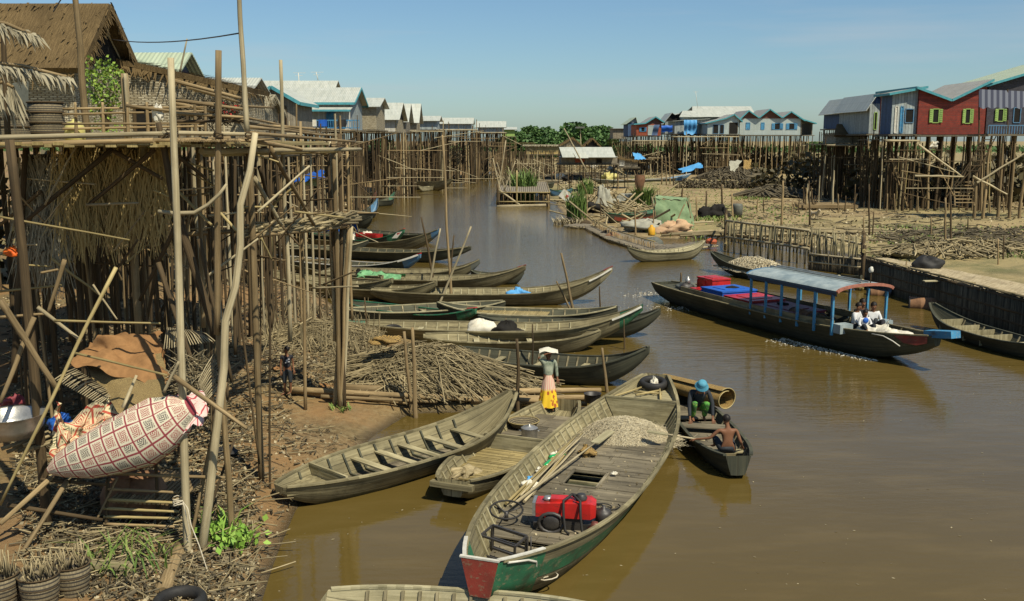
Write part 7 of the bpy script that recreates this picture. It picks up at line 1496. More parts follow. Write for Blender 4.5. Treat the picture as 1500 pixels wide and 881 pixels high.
for x, y, rx, ry, rz_, mt, lb in ((990, 343, 1.15, .7, .55, 'brownsack', 'bulging tan sack on the walkway behind the pale canoe'), (948, 338, 1.6, 1.0, .45, 'greytarp2', 'rumpled grey sheet on the walkway left of the tan sack'), (884, 305, .7, .5, 1.3, 'greytarp2', 'grey cloth hung upright among the reeds at the shore'), (870, 312, 1.2, .7, .5, 'dark', 'dark net heap beneath the hung grey cloth'), (918, 300, 1.8, .8, .6, 'greytarp2', 'pale sheet bundle behind the red and green sided boat'), (1045, 318, 1.2, .6, .6, 'dark', 'black heap of gear right of the net tent'), (770, 230, 1.2, .8, .7, 'whitesack', 'white heap by the stilts at the channel head'), (1075, 322, .0, 0, 0, None, '')):
    if mt is None: continue
    if mt == 'brownsack' and mt not in M: M[mt] = cloth('tan_sack', (.50, .34, .2), (.4, .25, .14), .8)
    if mt == 'greytarp2' and mt not in M: M[mt] = cloth('pale_grey_sheet', (.36, .35, .27), (.24, .23, .18), .8, sc=3, bmp=.6)
    lump('bundle', mt, lb, 'bundle', G(x, y) + Vector((0, 0, .3)), rx, ry, rz_, 0, .7)
c = G(954, 352); mb = MB(); mb.lathe(c + Vector((0, 0, .3)), [(0, 0), (.22, 0), (.24, .1), (.24, .5), (.1, .6), (.1, .7), (0, .7)], 12); M['orangeyellow'] = cloth('orange_plastic_can', (.65, .35, .03), (.5, .26, .02), .5); single(mb, 'plastic_can', M['orangeyellow'], 'small orange yellow can standing on the walkway', 'can', c)
c = G(1080, 318); mb = MB(); mb.lathe(c, [(0, 0), (.4, 0), (.42, .9), (.36, 1.05), (0, 1.05)], 16); single(mb, 'drum', M['greytarp'], 'short grey drum standing right of the black heap', 'drum', c)
# green net tent
M['greennet'] = cloth('green_netting', (.22, .30, .16), (.14, .21, .11), .85, sc=3, bmp=.5)
base = G(985, 334); Yn = base.y; t = thing('net_tent', 'box shaped tent of pale green fish netting on stakes', 'net tent', base)
TL, TR, BL, BR = aty(959, 290, Yn), aty(1006, 294, Yn + 1), aty(961, 332, Yn), aty(1016, 334, Yn + .5); bk = Vector((.6, 3, 0))
for i, q in enumerate(((TL, TR, BR, BL), (TR, TR + bk, BR + bk, BR), (TL, TL + bk, BL + bk, BL), (TL + bk, TR + bk, TR, TL))): mb = MB(); mb.grid(drape(*q, 8, 8, .25, .1)); mb.build('net_side', M['greennet'], t)
for q, e in ((TL, BL), (TR, BR), (TL + bk, BL + bk), (TR + bk, BR + bk)): stickobj('stake', t, e - Vector((0, 0, .3)), q + Vector((0, 0, .5)), .04, 'pole')
stickobj('brace', t, aty(1003, 300, Yn - .5), aty(978, 352, Yn - 1.5), .05, 'pole')
# funnel shaped scoop net on a pole
c = G(937, 303); M['brownnet'] = cloth('brown_net', (.22, .11, .06), (.15, .08, .045), .9, alpha=.8); t = thing('scoop_net', 'brown funnel shaped scoop net hanging on a pole over the sandy strip', 'net', c); Yn = c.y
bpole('pole', t, c, aty(937, 284, Yn), .06, 'pole', 0, 3); mb = MB(); n1 = aty(937, 285, Yn); r1 = (aty(945, 265, Yn) - aty(937, 265, Yn)).length; tz = aty(937, 263, Yn).z
mb.lathe((n1.x, n1.y, 0), [(.08, n1.z), (r1 * .7, (n1.z + tz) / 2), (r1, tz), (r1 * .85, tz + .4)], 16); mb.build('funnel', M['brownnet'], t)
for sg in (-1, 1): bpole('arm', t, n1, aty(937 + sg * 8, 250, Yn), .05, 'pole', .02, 4)
# white board with red mark, tilted, at the water edge
M['signred'] = cloth('sign_red', (.5, .06, .08), (.4, .05, .06), .6)
a, b = aty(822, 282, 98), aty(841, 297, 98); t = thing('tilted_board', 'tilted white board with faded red marks at the water edge', 'board', a); mb = MB(); mb.beam(a, b, .1, .85); mb.build('panel', M['whitepaint'], t)
mb = MB(); mb.beam(a.lerp(b, .35) + Vector((0, -.06, 0)), a.lerp(b, .5) + Vector((0, -.06, 0)), .02, .35); mb.build('red_mark', M['signred'], t); stickobj('post', t, aty(843, 318, 98), aty(842, 292, 98), .08, 'pole')
# picket pen 1
pen = [(1060, 388), (1061, 345), (1180, 342)]
t = thing('picket_pen', 'fish pen fenced with tall grey pickets behind the boat with the white net heap', 'pen', atz(1120, 370))
Pp = [atz(1062, 372), atz(1150, 395), atz(1182, 402)]; Pq = [atz(1062, 350), atz(1268, 382)]
slat_wall(t, [atz(1062, 368), atz(1184, 388)], 1.9, 12, .055, 'boat', rails=(.45, .95), railmat='pole_pale', lean=.1); slat_wall(t, [atz(1062, 352), atz(1186, 372)], 1.5, 26, .05, 'boat', rails=(.3, .85), railmat='pole', lean=.18); slat_wall(t, [atz(1186, 372), atz(1262, 392)], 1.5, 26, .05, 'boat', rails=(.8,), railmat='pole_pale', lean=.2)
slat_wall(t, [atz(1062, 368), atz(1062, 350)], 1.9, 8, .06, 'pole_dark'); slat_wall(t, [atz(1184, 395), atz(1262, 404)], .8, 60, .04, 'stick_dark', rails=(1, .5), railmat='pole_pale'); slat_wall(t, [atz(1200, 420), atz(1264, 426)], .5, 9, .08, 'boat_pale', lean=.2, rails=(.3,))
# long pen with matted deck at the right edge
f0_, f1_, f2_ = atz(1262, 418), atz(1400, 462), atz(1560, 512); up = Vector((0, 0, 1.25)); inn = Vector((3.4, 4.6, 0))
t = thing('long_pen', 'long dark walled fish pen with pale matted deck at the right edge', 'pen', f1_)
slat_wall(t, [f0_, f1_, f2_], 1.2, 300, .05, 'stick_dark', z0=-.5, rails=(.3, .62, 1.0), railmat='pole_dark', lean=.02)
for a, b in ((f0_, f1_), (f1_, f2_)): mb = MB(); mb.slab([a + Vector((.05, .12, -.4)), b + Vector((.05, .12, -.4)), b + Vector((.05, .12, 1.12)), a + Vector((.05, .12, 1.12))], .06, (0, 1, 0)); mb.build('lining', M['boat_dark'], t)
mb = MB(); bk_ = [atz(1300, 378, 1.2), atz(1420, 400, 1.2), atz(1620, 440, 1.2)]; fr_ = [f0_ + up, f1_ + up, f2_ + up]
P = []
for i in range(25):
    f = i / 24 * 2; k = min(1, int(f)); P.append([fr_[k].lerp(fr_[k + 1], f - k).lerp(bk_[k].lerp(bk_[k + 1], f - k), j / 8) + Vector((0, 0, .05 * noise.noise((i * .8, j, 4)))) for j in range(9)])
M['drymat'] = thatch('dry_matting', (.27, .21, .12), (.50, .42, .27), 8); mb.grid(P, lambda i, j: (i * .5, j * .5), False); mb.build('matting', M['drymat'], t)
mb = MB()
for i in range(90): f = U(0, 2); k = min(1, int(f)); q = fr_[k].lerp(fr_[k + 1], f - k) + Vector((0, U(-.05, .9), .06)); mb.tube([q, q + (fr_[1] - fr_[0]).normalized() * U(.4, 2.2) + Vector((0, U(-.1, .1), U(0, .05)))], U(.02, .04), 5)
mb.build('edge_sticks', M['stick'], t)
for x0, y0, x1, y1 in ((1328, 383, 1322, 430), (1388, 402, 1380, 445), (1390, 404, 1408, 446), (1466, 418, 1462, 460), (1472, 425, 1492, 470), (1338, 395, 1352, 434)):
    Yq = atz(x1, y1).y - .3; bpole('prop', t, aty(x1, y1, Yq) - Vector((0, 0, .2)), aty(x0, y0, Yq), .045, 'pole', .01, 4)
for x, y in ((1372, 412), (1425, 412), (1445, 418)): p = aty(x, y, atz(x, 455).y + .2); mb = MB(); mb.beam(p - Vector((.5, 0, 0)), p + Vector((.5, .1, 0)), .2, .04); mb.build('loose_plank', M['boat_pale'], t)
slat_wall(t, [atz(1262, 425), atz(1262, 392)], 1.9, 14, .07, 'pole_dark')
lump('black_bundle', 'black', 'shiny black plastic bundle lying on the matted pen deck', 'bundle', atz(1358, 388, 1.35), .62, .4, .36, -.3, .3)
barrel('rusty brown drum floating at the tip of the right edge canoe', atz(1355, 447, .12), .30, 1.15, R(-18), 'rustdrum'); barrel('small brown drum floating behind the roof end of the covered boat', atz(1288, 429, .1), .25, .8, R(-10), 'rustdrum')
# firewood and log heaps on the right
for x, y, rx, ry, h, n, ln, r_, mt, ang, sp, lb in ((1420, 372, 5.0, 1.6, .7, 320, (.8, 2.6), (.025, .06), 'stick', R(40), .8, 'wide heap of branches behind the matted pen deck'), (1135, 288, 3.5, 2.2, 1.1, 180, (1.2, 4), (.06, .14), 'stick_dark', None, 1, 'dark brush heap beyond the fence stakes'), (1185, 344, 7.5, 1.3, .3, 90, (2, 7), (.05, .1), 'stick', R(-3), .1, 'long poles lying in a low stack on the dry ground'),
    (1075, 262, 6, 3, 1.8, 300, (.8, 3), (.05, .12), 'stick_dark', None, 1, 'dark heap of brushwood near the blue sheet'), (1320, 288, 5, 2, 1.2, 260, (.6, 1.5), (.05, .1), 'stick', None, 1, 'firewood heap under the red house'), (800, 262, 7, 5, .8, 300, (1, 4), (.05, .12), 'stick', R(5), .5, 'driftwood heap among the boats in the middle'), (850, 262, 8, 6, .9, 300, (1, 4), (.05, .12), 'stick_dark', R(5), .7, 'dark driftwood heap before the low grey roofed house')):
    c = G(x, y); heap('stick_heap', lb, c, rx, ry, h, n, ln, r_, mt, ang, sp)
def woodstack(label, x0, x1, y0, y1, n):     # log ends facing the camera
    a, b = G(x0, y1), G(x1, y1); h = aty(x0, y0, a.y).z - a.z; mb = MB()
    for _ in range(n): q = a.lerp(b, U(0, 1)) + Vector((0, U(-.1, .1), U(.1, h * (1 - .25 * U(0, 1))))); mb.tube([q, q + Vector((U(-.05, .05), 1.2, 0))], U(.08, .17), 6)
    single(mb, 'wood_stack', M['stick_dark'], label, 'wood stack', a, kind='stuff')
woodstack('neat stack of cut logs under the dark houses on the right', 1238, 1300, 273, 291, 420); woodstack('taller stack of cut logs right beside the neat one', 1285, 1322, 262, 290, 380); woodstack('long low wall of stacked wood left of the palisade', 1085, 1210, 262, 275, 700)
# stakes on the right bank
ST = [(1147, 265, 332, 4), (1185, 265, 330, 3), (1057, 270, 300, 3.4), (1072, 283, 320, 3), (1035, 280, 318, 3.4), (1020, 288, 322, 3), (1110, 290, 310, 2), (1118, 288, 312, 2), (1161, 295, 312, 2), (1171, 290, 312, 2), (1228, 285, 312, 2.4), (1239, 287, 312, 2), (1273, 270, 345, 3), (1265, 315, 352, 2.4), (1280, 310, 345, 2.4), (1385, 290, 372, 4), (1392, 282, 374, 3.6), (1364, 318, 345, 3), (1418, 320, 340, 2.4), (1345, 288, 312, 3), (1300, 284, 312, 2.4), (1310, 284, 310, 2), (1449, 288, 312, 3), (1470, 290, 312, 2.4), (1462, 350, 388, 3), (1471, 345, 380, 3), (967, 270, 330, 2), (1000, 275, 292, 3.4), (860, 285, 325, 2), (879, 290, 322, 2), (906, 292, 322, 2), (930, 305, 345, 3), (957, 308, 340, 2.4), (890, 265, 300, 1.6), (1253, 270, 310, 2), (1214, 250, 290, 2), (1203, 255, 290, 2), (1333, 225, 300, 3), (980, 225, 270, 2), (985, 225, 272, 2), (970, 228, 270, 2), (975, 230, 272, 2)]
for i, (x, y0, y1, w) in enumerate(ST):
    p = G(x + U(-2, 2), y1); t = thing('stake', 'thin weathered stake standing upright on the right bank', 'stake', p, 0, 'stakes on the right bank'); bpole('pole', t, p - Vector((0, 0, .3)), aty(x, y0, p.y), w / FPX * p.y / 2, rnd.choice(['pole', 'pole_dark', 'pole']), .015, 5)
# fence wires/rails between stakes
for i, (x0, y0, x1, y1, lb) in enumerate(((1310, 285, 1350, 290, 'short pale plank lying under the stairs of the red house'), (1100, 283, 1180, 280, 'pale plank lying beyond the fence stakes'), (1000, 331, 1045, 329, 'thin pale pole lying right of the net tent'), (1240, 292, 1340, 297, 'thin pole lying before the wood stacks'))):
    a, b = G(x0, y0), G(x1, y1); a.z += .2; b.z += .2; t = thing('lying_pole', lb, 'pole', a); bpole('pole', t, a, b, .09, 'pole_pale', .003, 5)
# palisades of thin dark stilts in the shade on the right
def palisade(label, x0, x1, yt, yb, Yd, n, dep, group=None, key='pole_dark', deck=True, gp='platforms'):
    a, b = aty(x0, yt, Yd), aty(x1, yt, Yd); t = thing('stilt_platform', label, 'platform', (a.x, Yd, gz(a.x, Yd)), 0, group)
    for i in range(n):
        q = a.lerp(b, U(0, 1)); q.y += U(0, dep); g = gz(q.x, q.y) - .3; top = q.z - (0 if rnd.random() < .6 else U(.3, 2.5)); stickobj('stilt', t, (q.x + U(-.3, .3), q.y, g), (q.x, q.y, top + (U(0, 1.5) if rnd.random() < .15 else 0)), U(.03, .075) * (1 + Yd / 400), 'pole_dark' if q.y - Yd > dep * .3 else rnd.choice([key, key, 'pole', 'pole_dark', 'pole_pale', 'stick']))  # deeper stilts get dark wood, the shade there put into the colour
    for i in range(8):
        q = a.lerp(b, U(0, .8)); L_ = U(2, 7); g = gz(q.x, Yd); z0_ = g + U(.5, a.z - g); stickobj('brace', t, (q.x, Yd - .15, z0_), (q.x + L_, Yd - .15, max(g + .2, min(a.z, z0_ + U(-3, 3) * (i % 2)))), .035 * (1 + Yd / 400), rnd.choice(['pole', 'pole_dark', 'pole_pale']))
    if deck:
        mb = MB(); n_ = int((b - a).length / .5)
        for i in range(n_): q = a.lerp(b, i / n_); mb.beam(q + Vector((0, -.3, U(-.03, .03))), q + Vector((0, dep, U(-.03, .03))), .42, .07)
        mb.build('deck', M['deck'], t); bpole('edge_beam', t, a + Vector((0, -.3, -.08)), b + Vector((0, -.3, -.08)), .1, 'pole_pale', .002, 5)
    return t
GP = 'stilt platforms between the houses'
palisade('dark palisade of stilts carrying the thatched hut landing', 1210, 1300, 212, 270, 102, 55, 8, GP); palisade('stilt thicket under the blue front house', 1295, 1345, 205, 290, 85, 26, 6, GP); 
palisade('stilt platform under the orange house', 925, 990, 206, 240, 172, 30, 8, GP); palisade('ramshackle platform between orange house and three gabled house', 985, 1082, 200, 245, 170, 50, 8, GP)
palisade('far platform filled with thin poles behind the fish cage', 690, 742, 194, 250, 165, 80, 12, GP, 'pole', True); palisade('long platform of crowded poles at the channel head', 640, 700, 190, 252, 150, 90, 10, GP, 'pole'); palisade('platform of crowded poles right of the last steep gable', 600, 650, 192, 252, 132, 80, 10, GP, 'pole')
palisade('platform of poles in front of the wide pale roof', 545, 602, 196, 258, 112, 60, 6, GP, 'pole', False); palisade('low fenced platform left of the long grey roof', 742, 825, 222, 250, 160, 90, 4, GP, 'pole', False)
palisade('crowded pole platform in front of the white balcony house', 440, 530, 196, 290, 80, 46, 8, GP, 'pole', False); palisade('crowded pole platform below the teal gable', 365, 445, 195, 300, 58, 40, 8, GP, 'pole', True); palisade('crowded pole platform behind the landing', 255, 380, 200, 330, 38, 40, 8, GP, 'pole', True)
# rails of thin poles standing on the balconies in front of the houses at left
t = thing('pole_rack', 'rack of horizontal poles and branches standing before the houses behind the crooked pole', 'rack', aty(380, 200, 30))
for x0, y0, x1, y1, Ya, Yb in ((255, 165, 470, 196, 24, 34), (300, 152, 400, 158, 24, 30), (250, 150, 420, 185, 22, 32), (360, 186, 500, 200, 24, 36), (275, 128, 350, 150, 22, 24), (365, 205, 500, 214, 26, 36), (380, 230, 480, 226, 26, 36), (400, 185, 520, 192, 30, 38)): bpole('rail', t, aty(x0, y0, Ya), aty(x1, y1, Yb), .045, 'pole', .01, 6)
for i in range(26): x = 262 + i * 9.5; Y_ = 24 + i * .45; stickobj('post', t, (aty(x, 205, Y_).x, Y_, gz(aty(x, 205, Y_).x, Y_)), aty(x + U(-3, 3), U(150, 205), Y_), U(.03, .06), rnd.choice(['pole', 'pole_pale', 'pole_dark']))
mb = MB()
for _ in range(420): c = aty(U(255, 350), U(148, 180), 25); d = Vector((U(-.35, .35), U(-.2, .2), U(-.3, .35))); mb.tube(crook(c, c + d, 2, .08), .012, 3, False)
single(mb, 'dry_branches', M['stick_dark'], 'dry thorny branches piled on the poles right of the front post', 'branches', aty(300, 165, 25), kind='stuff')
mb = MB()
for _ in range(40): leaf_quad(mb, aty(U(318, 350), U(150, 168), 24.8), .03)
single(mb, 'red_flowers', M['bright_red'], 'small red flowers among the dry thorny branches', 'flowers', aty(335, 158, 24.8), kind='stuff')
# lots of extra thin mixed poles in the landing area behind (each standing pole its own thing)
for i in range(150):
    if i < 60: px, py = U(0, 250), U(470, 500)
    elif i < 84: px, py = U(250, 390), U(400, 520)
    else: continue
    p = G(px, py, False)
    if sdist(p.x, p.y) < .1: continue
    Yp = p.y if py < 460 else U(16.5, 23); p = Vector((aty(px, 205, Yp).x, Yp, 0)); p.z = gz(p.x, p.y)
    tp = aty(px + U(-22, 22), U(205, 330) if px < 380 else U(230, 350), Yp)
    t = thing('support_pole', 'thin crooked pole standing in the shade under and behind the landing', 'pole', p, 0, 'thin poles under and behind the landing'); stickobj('pole', t, p - Vector((0, 0, .2)), tp, U(.015, .042), rnd.choice(['pole', 'pole_dark', 'pole_dark', 'pole_dark', 'stick_d'[:0] or 'pole_dark']))  # mostly dark wood, so the colour carries the shade below the deck
# tarp shelter on the far left bank
c = aty(455, 262, 50); t = thing('tarp_shelter', 'small shelter with bright blue tarpaulin over a cream sheet on the left bank', 'shelter', c)
mb = MB(); mb.grid(drape(aty(436, 262, 51), aty(474, 250, 51), aty(476, 262, 49), aty(434, 266, 49), 8, 10, .25, -.3)); mb.build('tarpaulin', M['bluetarp'], t); mb = MB(); mb.grid(drape(aty(440, 258, 50.2), aty(466, 257, 50.2), aty(464, 272, 50), aty(441, 271, 50), 5, 6, .1, 0)); mb.build('sheet', M['yellow'], t)
for x in (438, 472): stickobj('post', t, (aty(x, 205, 50).x, 50, gz(aty(x, 205, 50).x, 50)), aty(x, 256, 50), .05, 'pole')
boat('long_boat', 'dark boat heaped with gear just left of the tilted white board', (778, 268), (812, 266), B=1.6, free=.7, rb=.3, rs=.2, mat='boat_dark', nrib=5, thw=(.5,)); boat('long_boat', 'grey boat lying before the low timber rafts in the middle', (785, 276), (830, 274), B=1.5, free=.6, rb=.4, rs=.2, mat='boat', nrib=5, thw=(.5,)); boat('long_boat', 'dark boat pulled up at the foot of the driftwood', (745, 257), (782, 256), B=1.5, free=.6, rb=.4, rs=.2, mat='boat_dark', nrib=5, thw=(.5,))
for i, (x0, x1, y, mt) in enumerate(((560, 610, 268, 'boat_dark'), (590, 632, 264, 'boat'), (650, 684, 258, 'boat_dark'), (525, 566, 286, 'boat'), (480, 545, 318, 'boat_dark'))): boat('moored_boat', ['black boat half hidden behind the large green hull', 'grey boat just behind the black half hidden boat', 'small dark boat at the bend of the far channel', 'grey boat between the red prow and the teal prow', 'dark boat against the bank just above the tent canopy'][i], (x0, y), (x1, y - 1), B=1.4, free=.5, rb=.5, rs=.2, mat=mt, nrib=5, thw=(.5,), group='boats along the far left shore')
# blue sheets on the ground far right
for i, (q, lb, mt) in enumerate(((((926, 224), (938, 225), (946, 233), (930, 234)), 'pale blue sheet spread on the bank below the orange house', 'paleblue'), (((995, 247), (1028, 238), (1030, 246), (1000, 252)), 'pale blue sheet lying in front of the big blue hanging sheet', 'paleblue'), (((1068, 236), (1087, 235), (1076, 252), (1070, 250)), 'washing hung on a line before the three gabled house', 'greytarp2'), (((1090, 235), (1101, 234), (1100, 248), (1089, 247)), 'tan cloth hung beside the grey washing', 'weave_gold'), (((1432, 205), (1440, 206), (1436, 216), (1428, 214)), 'pale cloth hanging under the red house floor', 'whitesack'))):
    Yq = (172, 150, 150, 150, 76)[i]; P4 = [aty(x, y, Yq + (0 if k < 2 else -1.5)) for k, (x, y) in enumerate(q)]
    if i == 4: P4 = [aty(x - 65, y + 2, 84) for x, y in q]
    sheet('sheet', lb, 'sheet', mt, drape(*P4, 5, 6, .3, .2))
# long rafts, platforms and debris in the middle distance
for i, (x0, x1, y, Yd, lb) in enumerate(((770, 850, 258, None, 'long low timber raft below the reed shed'), (775, 835, 268, None, 'timber raft just nearer than the longest low raft'), (852, 990, 247, None, 'long low raft before the brown walled sheds'), (900, 1000, 240, None, 'raft with plank walls right of the long grey roof'), (1180, 1260, 308, None, 'thin row of planks before the dark palisade'))):
    a, b = G(x0, y), G(x1, y); t = thing('timber_raft', lb, 'raft', a); mb = MB(); n_ = 5
    for k in range(n_): o = Vector((U(-1, 1), k * .9, .3 + max(a.z, 0))); mb.beam(Vector((a.x, a.y, 0)) + o, Vector((b.x, b.y, 0)) + o, .5, .25)
    mb.build('timbers', M['pole_pale' if i % 2 else 'pole'], t)
    for k in range(12): q = a.lerp(b, U(0, 1)) + Vector((0, U(0, 3), 0)); stickobj('post', t, q, q + Vector((U(-.3, .3), 0, U(1, 3.5))), U(.06, .1), rnd.choice(['pole', 'pole_pale', 'pole_dark']))
facade('plank_shed', 'low brown plank shed right of the long grey roof', 'shed', 905, 935, 125, 3, 245, [(905, 231), (935, 236)], wall='oldboards', roof='thatch', stilts=(3, 2), r=.08, ov=.3, base=0, fpx=[(908, 915, 233, 243, 'shut', 'whitepaint')]) 
for i, (x, y, s, mt, lb) in enumerate(((870, 250, .7, 'whitesack', 'white bundle on the raft before the low grey roofed house'), (820, 266, .8, 'whitesack', 'white bundle on the little blue boat'), (828, 270, .6, 'dark', 'dark basket beside the white bundle on the blue boat'), (810, 262, .5, 'orange', 'small orange scrap left of the blue boat'), (895, 254, .9, 'greytarp2', 'grey bundle at the stern of the long boat beyond the sandy strip'), (925, 252, .8, 'brownsack', 'tan hump of gear amidships of the long boat beyond the sandy strip'), (950, 251, .6, 'whitesack', 'white bundle toward the bow of the long boat beyond the sandy strip'), (893, 268, 1.2, 'yellow', 'yellowish cloth hung below the stern of the long boat'), (700, 252, .6, 'dark', 'dark bundle on the tiny boats under the stilts'), (1140, 250, .8, 'bluetarp', 'blue and yellow bundle at the foot of the stilts'))):
    lump('bundle', mt, lb, 'bundle', G(x, y) + Vector((0, 0, .7)), s, s * .6, s * .6, i, .8)
scatter('shore_debris', 'pale rubbish and chips scattered along the middle shore', 'debris', 'litter', [(742, 236, 1000, 262, 1), (815, 262, 900, 300, .3)], 2200, 'leaf', (.08, .32)); scatter('shore_sticks', 'sticks and boards scattered along the middle shore', 'sticks', 'stick', [(742, 234, 1000, 262, 1), (830, 290, 960, 340, .25)], 700, 'twig', (.8, 3.5), (.03, .09), tilt=.6)
scatter('dry_scatter', 'dark chips and dry grass over the right bank', 'debris', 'stick_dark', [(1100, 262, 1500, 300, 1), (1050, 300, 1500, 345, .4), (1290, 335, 1500, 372, 1)], 900, 'twig', (.2, 1.0), (.02, .05)); scatter('pale_scatter', 'pale chips over the right bank', 'debris', 'litter', [(1050, 290, 1500, 372, 1), (1040, 335, 1290, 372, .6)], 2400, 'leaf', (.03, .12))
scatter('low_growth', 'low green growth on the damp right bank', 'ground cover', 'grass', [(930, 262, 1120, 300, 1), (1270, 330, 1500, 372, .8), (1030, 300, 1180, 330, .5)], 1300, 'leaf', (.04, .12))
# ---------------------------------------------------------------- people
def eval_skin(name, verts, edges, radii, mat, parent, sub=2, root=0, smooth=True):
    me = bpy.data.meshes.new(name); me.from_pydata([tuple(v) for v in verts], edges, []); o = bpy.data.objects.new(name, me); COL.objects.link(o)
    o.modifiers.new('skin', 'SKIN'); sv = me.skin_vertices[0].data if me.skin_vertices else None
    if sv is None: me.skin_vertices  # pragma
    for i, r_ in enumerate(radii):
        sv[i].radius = (r_, r_) if not isinstance(r_, tuple) else r_; sv[i].use_root = (i == root)
    s = o.modifiers.new('sub', 'SUBSURF'); s.levels = s.render_levels = sub
    dg = bpy.context.evaluated_depsgraph_get(); m2 = bpy.data.meshes.new_from_object(o.evaluated_get(dg)); bpy.data.objects.remove(o); m2.name = name
    m2.polygons.foreach_set('use_smooth', [True] * len(m2.polygons)); m2.materials.clear(); m2.materials.append(mat)
    r_ = bpy.data.objects.new(name, m2); COL.objects.link(r_); r_.parent = parent; return r_
def person(label, loc, yaw, J, S, top='dark', bottom=None, sleeves=1, hair='short', hat=None, skirt=None, lower=None, hl=1.0, group=None, shirt_low=.0):
    """J: joints in metres, x to the person's right, y forward, z up; S = body scale (1 = 1.7 m)"""
    t = thing('person', label, 'person', loc, yaw, group); V_ = {k: Vector(v) for k, v in J.items()}
    vs_, es, rs = [], [], []
    def av(p, r_, link=None):
        vs_.append(Vector(p)); rs.append(r_); i = len(vs_) - 1
        if link is not None: es.append((link, i))
        return i
    pel = av(V_['pelvis'], (.13 * S, .11 * S)); wai = av(V_['pelvis'].lerp(V_['chest'], .5), (.115 * S, .09 * S), pel); che = av(V_['chest'], (.145 * S, .105 * S), wai); nk = av(V_['neck'], .05 * S, che)
    hd = V_['head']; up = (hd - V_['neck']).normalized(); fw = Vector(J.get('face', (0, 1, 0))).normalized(); fw = (fw - up * fw.dot(up)).normalized(); sd = fw.cross(up)
    h0 = av(hd - up * .06 * S + fw * .02 * S, .055 * S, nk); h1 = av(hd + up * .02 * S, (.078 * S, .085 * S), h0); h2 = av(hd + up * .10 * S - fw * .01 * S, .068 * S, h1)
    av(hd + fw * .098 * S - up * .015 * S, .014 * S, h1)
    for sg in (-1, 1): av(hd + sd * sg * .083 * S - up * .01 * S, .016 * S, h1)
    for sg, s_ in ((-1, 'L'), (1, 'R')):
        sh = av(V_['sh' + s_], .052 * S, che); el = av(V_['el' + s_], .036 * S, sh); wr = av(V_['wr' + s_], .024 * S, el)
        d = (V_['wr' + s_] - V_['el' + s_]).normalized(); ds = J.get('hand' + s_); d = Vector(ds).normalized() if ds else d
        side = d.cross(Vector((0, 0, 1)) if abs(d.z) < .8 else Vector((0, 1, 0))).normalized(); dn = side.cross(d)
        if dn.z > 0: dn = -dn
        pm = av(V_['wr' + s_] + d * .05 * S, (.036 * S, .02 * S), wr)
        for k, (o, ln) in enumerate(((-.03, .065), (-.01, .075), (.01, .07), (.03, .055))):
            f1_ = av(V_['wr' + s_] + d * .095 * S + side * o * S, .0095 * S, pm); f2_ = av(V_['wr' + s_] + d * (.095 + ln * .5) * S + side * o * 1.1 * S + dn * .008, .0085 * S, f1_); av(V_['wr' + s_] + d * (.095 + ln * .95) * S + side * o * 1.15 * S + dn * .03 * S, .007 * S, f2_)
        th_ = av(V_['wr' + s_] + d * .05 * S - side * .045 * S + dn * .01, .011 * S, pm); av(V_['wr' + s_] + d * .09 * S - side * .06 * S + dn * .02, .009 * S, th_)
        hp = av(V_['hip' + s_], .085 * S, pel); kn = av(V_['kn' + s_], .055 * S, hp); cf = av(V_['kn' + s_].lerp(V_['an' + s_], .35), .05 * S, kn); an = av(V_['an' + s_], .033 * S, cf)
        fd = Vector(J.get('foot' + s_, fw)); fd.z = 0; fd.normalize(); ft = av(V_['an' + s_] + fd * .09 * S + Vector((0, 0, -.045 * S)), (.036 * S, .026 * S), an); av(V_['an' + s_] + fd * .16 * S + Vector((0, 0, -.055 * S)), (.03 * S, .016 * S), ft)
    eval_skin('body', vs_, es, rs, M['skin'], t)
    def garment(name, chain_edges, pts, radii, mat): return eval_skin(name, pts, chain_edges, radii, M[mat], t)
    if top:
        P = [V_['chest'], V_['pelvis'].lerp(V_['chest'], .5), V_['pelvis'].lerp(V_['chest'], .05 - shirt_low), V_['neck'].lerp(V_['chest'], .35)]; E = [(0, 1), (1, 2), (0, 3)]; Rr_ = [(.16 * S, .125 * S), (.135 * S, .115 * S), (.15 * S, .13 * S), .075 * S]
        for s_ in 'LR':
            b = len(P); P.append(V_['sh' + s_]); Rr_.append(.068 * S); E.append((0, b)); P.append(V_['sh' + s_].lerp(V_['el' + s_], .9 if sleeves else .45)); Rr_.append(.052 * S); E.append((b, b + 1))
            if sleeves: P.append(V_['el' + s_].lerp(V_['wr' + s_], .85)); Rr_.append(.038 * S); E.append((b + 1, b + 2))
        garment('shirt', E, P, Rr_, top)
    if bottom:
        P = [V_['pelvis'].lerp(V_['chest'], .1), V_['pelvis']]; E = [(0, 1)]; Rr_ = [(.135 * S, .12 * S), (.15 * S, .13 * S)]
        for s_ in 'LR':
            b = len(P); P += [V_['hip' + s_], V_['kn' + s_]]; Rr_ += [.105 * S, .075 * S]; E += [(1, b), (b, b + 1)]
            if lower: P.append(V_['kn' + s_].lerp(V_['an' + s_], lower)); Rr_.append(.07 * S); E.append((b + 1, b + 2))
        garment('trousers' if lower else 'shorts', E, P, Rr_, bottom)
